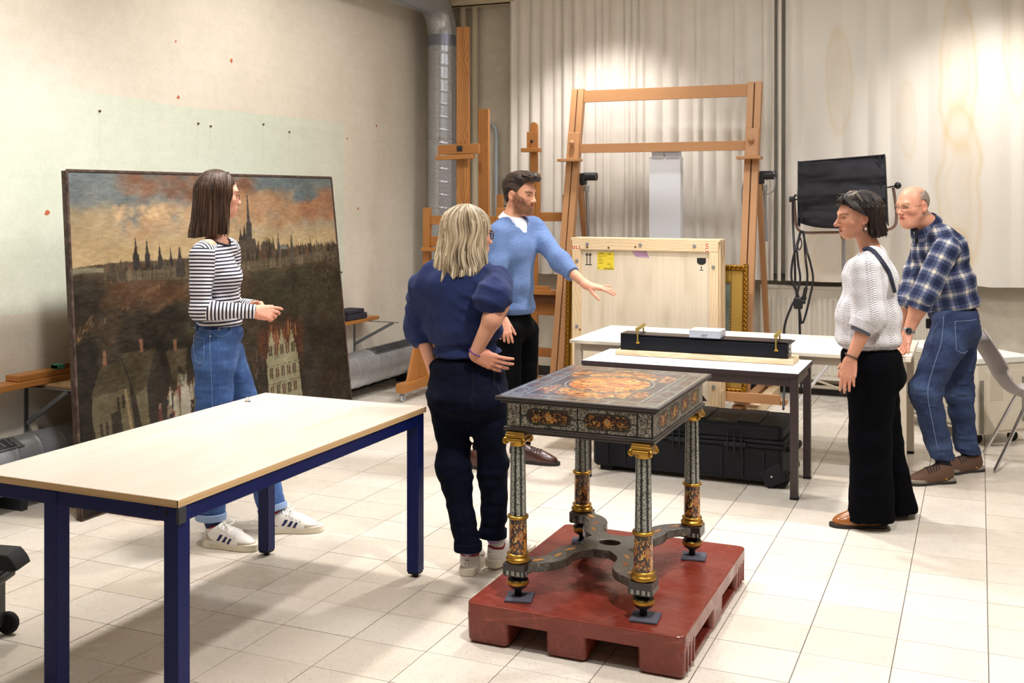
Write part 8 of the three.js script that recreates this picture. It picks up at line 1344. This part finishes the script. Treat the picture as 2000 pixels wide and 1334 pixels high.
  // glasses pushed up into the hair
  const G2 = M.clone().multiply(new THREE.Matrix4().makeTranslation(0, 0.038, -0.02)).multiply(new THREE.Matrix4().makeRotationX(-1.08)); glasses(per, G2, o, mat(0xb9a48a, 0.35, { metalness: 0.3 }), 0.0017, 0.024, 0.019, 0.105, 0.0);
}
// ---------------------------------------------------------------- bald man in a checked shirt leaning on the table
{
  const J = SK(6.42), o = J(1840, 920).setY(0), fwd = heading(205), side = heading(295);
  const per = personAt('balding man with glasses in a navy checked shirt and jeans leaning on the table end', o), skin = 0xd79a80, Bt = basis(fwd), tf = heading(195, 0);
  const M = frameM(J(1782, 402, -0.02), heading(204, -5), 0.98, 0.02), Mi = M.clone().invert(), neckB = J(1817, 442, 0.02);
  const grey = new THREE.Color(0x8d7a6c);
  const head = headMesh({ neck: neckB.clone().applyMatrix4(Mi), neckR: 0.056, neckR2: 0.066, nose: 1.15, wide: 1.03, extra: [el(V(0, -0.112, 0.03), 0.036, 0.022, 0.04, null, 0.04)] }, paintFace(skin, { brow: 0x9a8070, browK: 0.45, lip: 0xb8655c, rosy: 0xc9705c, rosyK: 1.2, more: (c, x, y, z) => { const ax = Math.abs(x), k = (ax > 0.0755 && Math.abs(y + 0.01) < 0.045 ? 0 : 1) * sstep(0.03, -0.02, z) * sstep(0.095, 0.075, y) * sstep(-0.075, -0.055, y); c.lerp(grey, clamp(k * (0.75 + 0.5 * noise(x * 260, y * 260, z * 260)))); } })).applyMatrix4(M);
  const shL = J(1848, 488, -0.17), shR = J(1808, 485, 0.17), elL = J(1800, 585, -0.2), wrL = J(1774, 648, -0.17), elR = J(1772, 585, 0.08), wrR = J(1757, 652, 0.05), chest = J(1834, 510), hipC = J(1865, 620);
  const hipL = J(1862, 640, -0.1), hipR = J(1872, 640, 0.1), knL = J(1806, 765, -0.16), knR = J(1872, 765, 0.12), anL = J(1838, 888, -0.16), anR = J(1888, 878, 0.1), tableY = 0.722;
  const hL = handPrims(wrL, J(1768, 673, -0.16).sub(wrL), V(0, -1, 0).addScaledVector(CR, -0.6), -1, { s: 0.98, curl: [[0.5, 1.0, 0.6], [0.6, 1.1, 0.6], [0.65, 1.1, 0.6], [0.7, 1.1, 0.6]], spread: 0.03, thumb: [0.75, 0.5, 0.2] });
  const hR = handPrims(wrR, J(1756, 676, 0.05).sub(wrR), V(0, -1, 0).addScaledVector(CR, -0.6), 1, { s: 0.98, curl: [[0.5, 1.0, 0.6], [0.6, 1.1, 0.6], [0.65, 1.1, 0.6], [0.7, 1.1, 0.6]], spread: 0.03 });
  const bodyF = field([rc(neckB, chest, 0.062, 0.09), rc(chest, hipC, 0.09, 0.09), rc(shL, shR, 0.045, 0.045), rc(shL, elL, 0.04, 0.04), rc(elL, J(1793, 602, -0.19), 0.046, 0.047), rc(J(1793, 602, -0.19), wrL, 0.047, 0.03), rc(shR, elR, 0.04, 0.04), rc(elR, wrR, 0.045, 0.03), rc(hipL, knL, 0.06, 0.045), rc(knL, anL, 0.042, 0.036), rc(hipR, knR, 0.06, 0.045), rc(knR, anR, 0.042, 0.036)], 0.025);
  skinMesh(per, [head, tint(net(bodyF, 0.01), skin), tint(net(field(hL, 0.005), 0.003, 0.006), 0xdb9d86), tint(net(field(hR, 0.005), 0.003, 0.006), 0xdb9d86)], o, new THREE.MeshPhysicalMaterial({ color: 0xffffff, vertexColors: true, roughness: 0.42, specularIntensity: 0.6 }));
  eyes(per, M, o, 0x4a4038);
  // checked flannel shirt
  const plaid = dataTex(256, 256, (u, v) => {
    const band = (q) => { q = ((q % 1) + 1) % 1; return q < 0.42 ? 0 : q < 0.58 ? 1 : q < 0.78 ? 2 : 1; }; // navy, mixed, cream, mixed
    const A = band(u), B = band(v), c = [[13, 25, 60], [82, 90, 118], [206, 198, 184]], n = (rnd() - 0.5) * 18, thread = Math.sin((u + v) * 6.283 * 64) > 0, p = c[A], q = c[B]; let m = [0, 1, 2].map((i) => (p[i] + q[i]) / 2);
    if (A === 0 && B === 0) m = c[0]; else if (A === 2 && B === 2) m = c[2]; else if (A === 1 || B === 1) m = [0, 1, 2].map((i) => m[i] * (thread ? 0.82 : 1.12)); else m = thread ? [56, 66, 100] : [112, 116, 136];
    if (A === 0 && ((u * 100) % 10) < 1.2 && B === 2) m = [200, 196, 190]; return m.map((q2) => q2 + n);
  });
  const sm = mat(0xffffff, 0.92, { map: rep(plaid, 10.4), bumpMap: rep(twillBump, 9), bumpScale: 0.0005, sheen: 0.25 });
  const cuL = J(1795, 598, -0.19), cdL = wrL.clone().sub(elL).normalize(), cuR = J(1768, 596, 0.075), cdR = wrR.clone().sub(elR).normalize(), hemC = J(1862, 602), spine = neckB.clone().sub(hipC).normalize(), hemN = spine.clone().multiplyScalar(-1).addScaledVector(CR, -0.05).add(V(0, -0.35, 0)).normalize(), Bs = basis(fwd.clone().addScaledVector(spine, -fwd.dot(spine)).normalize(), spine);
  const nEl = el(J(1804, 434, 0.0), 0.07, 0.05, 0.08, basis(heading(214, -35)));
  const shF = field([el(J(1836, 494), 0.188, 0.155, 0.13, Bs), el(J(1848, 556), 0.18, 0.15, 0.145, Bs, 0.06), el(J(1858, 596), 0.178, 0.08, 0.14, Bs, 0.04), rc(J(1838, 458, -0.1), J(1810, 455, 0.1), 0.066, 0.066, null, 0.06), rc(shL, elL, 0.079, 0.07, null, 0.04), rc(elL, cuL, 0.072, 0.07, [cuL, cdL], 0.02), rc(shR, elR, 0.078, 0.07, null, 0.04), rc(elR, cuR, 0.072, 0.07, [cuR, cdR], 0.02)], 0.04, (d, x, y, z) => { d -= nz(x, y, z, 9, 0.009) + nz(x * 1.2, y * 2.2, z * 1.2, 13, 0.005); const p = V(x, y, z); return smax(smax(d, p.sub(hemC).dot(hemN), 0.01), -nEl.f(x, y, z), 0.006); });
  const bn = [[hipC, J(1822, 440), 0.17, side], [shL, elL, 0.078, side], [elL, cuL, 0.07, side], [shR, elR, 0.078, side], [elR, cuR, 0.07, side]];
  const sh = cloth(per, 'checked_shirt', shF, 0.0085, sm, o, bn);
  for (const [cu, cd, e] of [[cuL, cdL, elL], [cuR, cdR, elR]]) { let G = net(field([rc(cu.clone().addScaledVector(cd, -0.05), cu.clone().addScaledVector(cd, 0.012), 0.074, 0.078, [cu.clone().addScaledVector(cd, 0.012), cd])], 0.01, (d, x, y, z) => { const t = (x - cu.x) * cd.x + (y - cu.y) * cd.y + (z - cu.z) * cd.z; return Math.max(d - nz(x, y, z, 20, 0.006), -t - 0.055); }), 0.007); G = limbUV(G, [[e, cu.clone().addScaledVector(cd, 0.03), 0.075, side]]); part(sh, 'rolled_cuff', G.translate(-o.x, -o.y, -o.z), sm); }
  put(sh, 'collar', collarGeo(J(1808, 437, 0.01), heading(205), { tilt: 0.6, r: 0.068, h: 0.036, point: 0.045 }).map((g) => g), mat(0xffffff, 0.92, { map: rep(plaid, 10.4), side: THREE.DoubleSide }), o);
  // jeans
  const dm = denim(0x1b2e55, 34), jm = mat(0xffffff, 0.85, { map: rep(dm, 3), bumpMap: rep(twillBump, 10), bumpScale: 0.0006 }), bL = J(1839, 894, -0.16), bR = J(1890, 882, 0.1);
  const jF = field([el(J(1862, 615), 0.155, 0.09, 0.122, Bt), el(J(1868, 648), 0.155, 0.1, 0.125, Bt, 0.05), rc(hipL, knL, 0.12, 0.084), rc(knL, bL, 0.083, 0.07, [bL, DN]), rc(hipR, knR, 0.115, 0.08), rc(knR, bR, 0.08, 0.068, [bR, DN])], 0.04, (d, x, y, z) => Math.max(d - nz(x, y * 1.6, z, 11, 0.009) - nz(x, y * 3.2, z, 20, 0.005) * (0.4 + sstep(0.3, 0.12, y) + sstep(0.12, 0.0, Math.abs(y - 0.5))), y - J(0, 592).y));
  const jn = cloth(per, 'jeans', jF, 0.009, jm, o, [[anL, knL, 0.085, fwd], [knL, hipL, 0.1, fwd, 0.4], [anR, knR, 0.085, fwd], [knR, hipR, 0.1, fwd, 0.4]]);
  const pk = (...p) => { const c = new THREE.CatmullRomCurve3(p.map(([x, y]) => V(x, y, 0))), q = []; for (let i = 0; i <= 26; i++) { const a = c.getPoint(i / 26); q.push(hit(jF, a.x, a.y, 6.42)); } return new THREE.TubeGeometry(new THREE.CatmullRomCurve3(q), 52, 0.0016, 6, false); }; put(jn, 'seam', [pk([1865, 628], [1867, 670], [1868, 684]), pk([1865, 628], [1895, 626], [1907, 624]), pk([1868, 684], [1882, 690], [1892, 684]), pk([1843, 618], [1838, 670], [1822, 720], [1812, 765], [1822, 830], [1832, 880])], mat(0x7d8db0, 0.8), o);
  const ch = hit(jF, 1815, 632, 6.42, 0.008); put(per, 'key_pouch', bx(0.04, 0.06, 0.018, ch.x, ch.y, ch.z, { r: 0.007 }), mat(0x1a1520, 0.5), o);
  // walking shoes
  const nub = mat(0x5a4030, 0.85, { bumpMap: rep(twillBump, 8), bumpScale: 0.0004 }), so = mat(0x2a2624, 0.7), mid = mat(0x8d8578, 0.7);
  for (const [hx, hy, dd, deg, an] of [[1862, 926, -0.17, 190, anL], [1917, 914, 0.1, 197, anR]]) { const m = shoeM(J(hx, hy, dd).setY(0.001), deg), F = shoeFields(0.285, { w: 1.05, ankle: 0.105 }), T = (g) => g.applyMatrix4(m).translate(-o.x, -o.y, -o.z); const s = part(per, 'walking_shoe', [T(boxUV(net(F, 0.0055)))], nub); part(s, 'sole', T(soleGeo(0.298, 0.016, 1.06)), so); part(s, 'midsole', T(soleGeo(0.294, 0.018, 1.03).translate(0, 0.014, 0.002)), mid); const lc = []; for (let i = 0; i < 5; i++) lc.push(T(seam(F, [V(-0.03, 0.085 - i * 0.007, 0.1 + i * 0.017), V(0, 0.14, 0.1 + i * 0.019), V(0.03, 0.085 - i * 0.007, 0.105 + i * 0.017)], 0.003, 0.002, 10))); part(s, 'laces', lc, mat(0x1b1a22, 0.8)); for (const sx of [-1, 1]) part(s, 'yellow_mark', T(patch(F, (u, v) => V(sx * 0.08, 0.022 + v * 0.006, 0.06 + u * 0.02), 4, 2, 0.004)), mat(0xd9a51e, 0.6)); const a = V(0, 0.08, 0.055).applyMatrix4(m); part(per, 'sock', [net(field([rc(a, an, 0.036, 0.045)], 0.01), 0.007).translate(-o.x, -o.y, -o.z)], mat(0x1c2233, 0.9)); }
  // watch on the left wrist
  const wq = new THREE.Quaternion().setFromUnitVectors(UP, elL.clone().sub(wrL).normalize()), wc = J(1775, 645, -0.17), wd = CF.clone().negate().addScaledVector(CR, -0.35).normalize(), wp = wc.clone().addScaledVector(wd, 0.034), fq = new THREE.Quaternion().setFromUnitVectors(UP, wd);
  const watch = put(per, 'wristwatch', [new THREE.TorusGeometry(0.0325, 0.0035, 8, 28).rotateX(Math.PI / 2).scale(1, 2.4, 1).applyQuaternion(wq).translate(wc.x, wc.y, wc.z), new THREE.CylinderGeometry(0.021, 0.021, 0.01, 28).applyQuaternion(fq).translate(wp.x, wp.y, wp.z)], metalGrey, o);
  put(watch, 'dial', new THREE.CylinderGeometry(0.0175, 0.0175, 0.002, 28).translate(0, 0.0055, 0).applyQuaternion(fq).translate(wp.x, wp.y, wp.z), mat(0x10131d, 0.2, { clearcoat: 0.8 }), o);
  const hands = []; for (let i = 0; i < 12; i++) hands.push(new THREE.BoxGeometry(0.0012, 0.001, 0.004).translate(0, 0.0068, 0.0135).rotateY(i / 12 * 6.283)); hands.push(new THREE.BoxGeometry(0.0014, 0.001, 0.012).translate(0, 0.007, 0.005), new THREE.BoxGeometry(0.0014, 0.001, 0.009).translate(0, 0.0072, 0.004).rotateY(2)); put(watch, 'dial_mark', hands.map((g) => g.applyQuaternion(fq).translate(wp.x, wp.y, wp.z)), mat(0xd8d8dc, 0.3, { metalness: 0.6 }), o);
  // cropped grey hair at the sides and back
  const hF = field([el(V(0, 0.03, -0.014), 0.0785 * 1.06, 0.09, 0.0995)], 0.02, (d, x, y, z) => { d -= noise(x * 220, y * 220, z * 220) * 0.0012 - 0.0008; const top = 0.085 - 0.02 * sstep(-0.06, 0.0, z) + noise(x * 20, z * 20) * 0.006; d = smax(d, y - top, 0.006); d = smax(d, z - 0.004 - 0.008 * noise(y * 30, 2), 0.006); d = smax(d, -0.06 + 0.06 * sstep(-0.06, 0.0, z) - y, 0.006); const er = Math.hypot((y + 0.006) / 0.042, (z + 0.014) / 0.03); if (Math.abs(x) > 0.05) d = smax(d, (1 - er) * 0.03, 0.004); return d; });
  hairMesh(per, hF, M, 0.0036, mat(0xffffff, 0.85, { map: rep(dataTex(256, 256, () => { const n = rr(-34, 34); return [138 + n, 122 + n, 112 + n]; }), 2, 2) }), o, [-0.11, -0.08, -0.13], [0.11, 0.12, 0.03]);
  glasses(per, M, o, mat(0xc9b48c, 0.3, { metalness: 0.8 }), 0.0013, 0.023, 0.019, 0.103);
}
renderer.render(scene, camera);
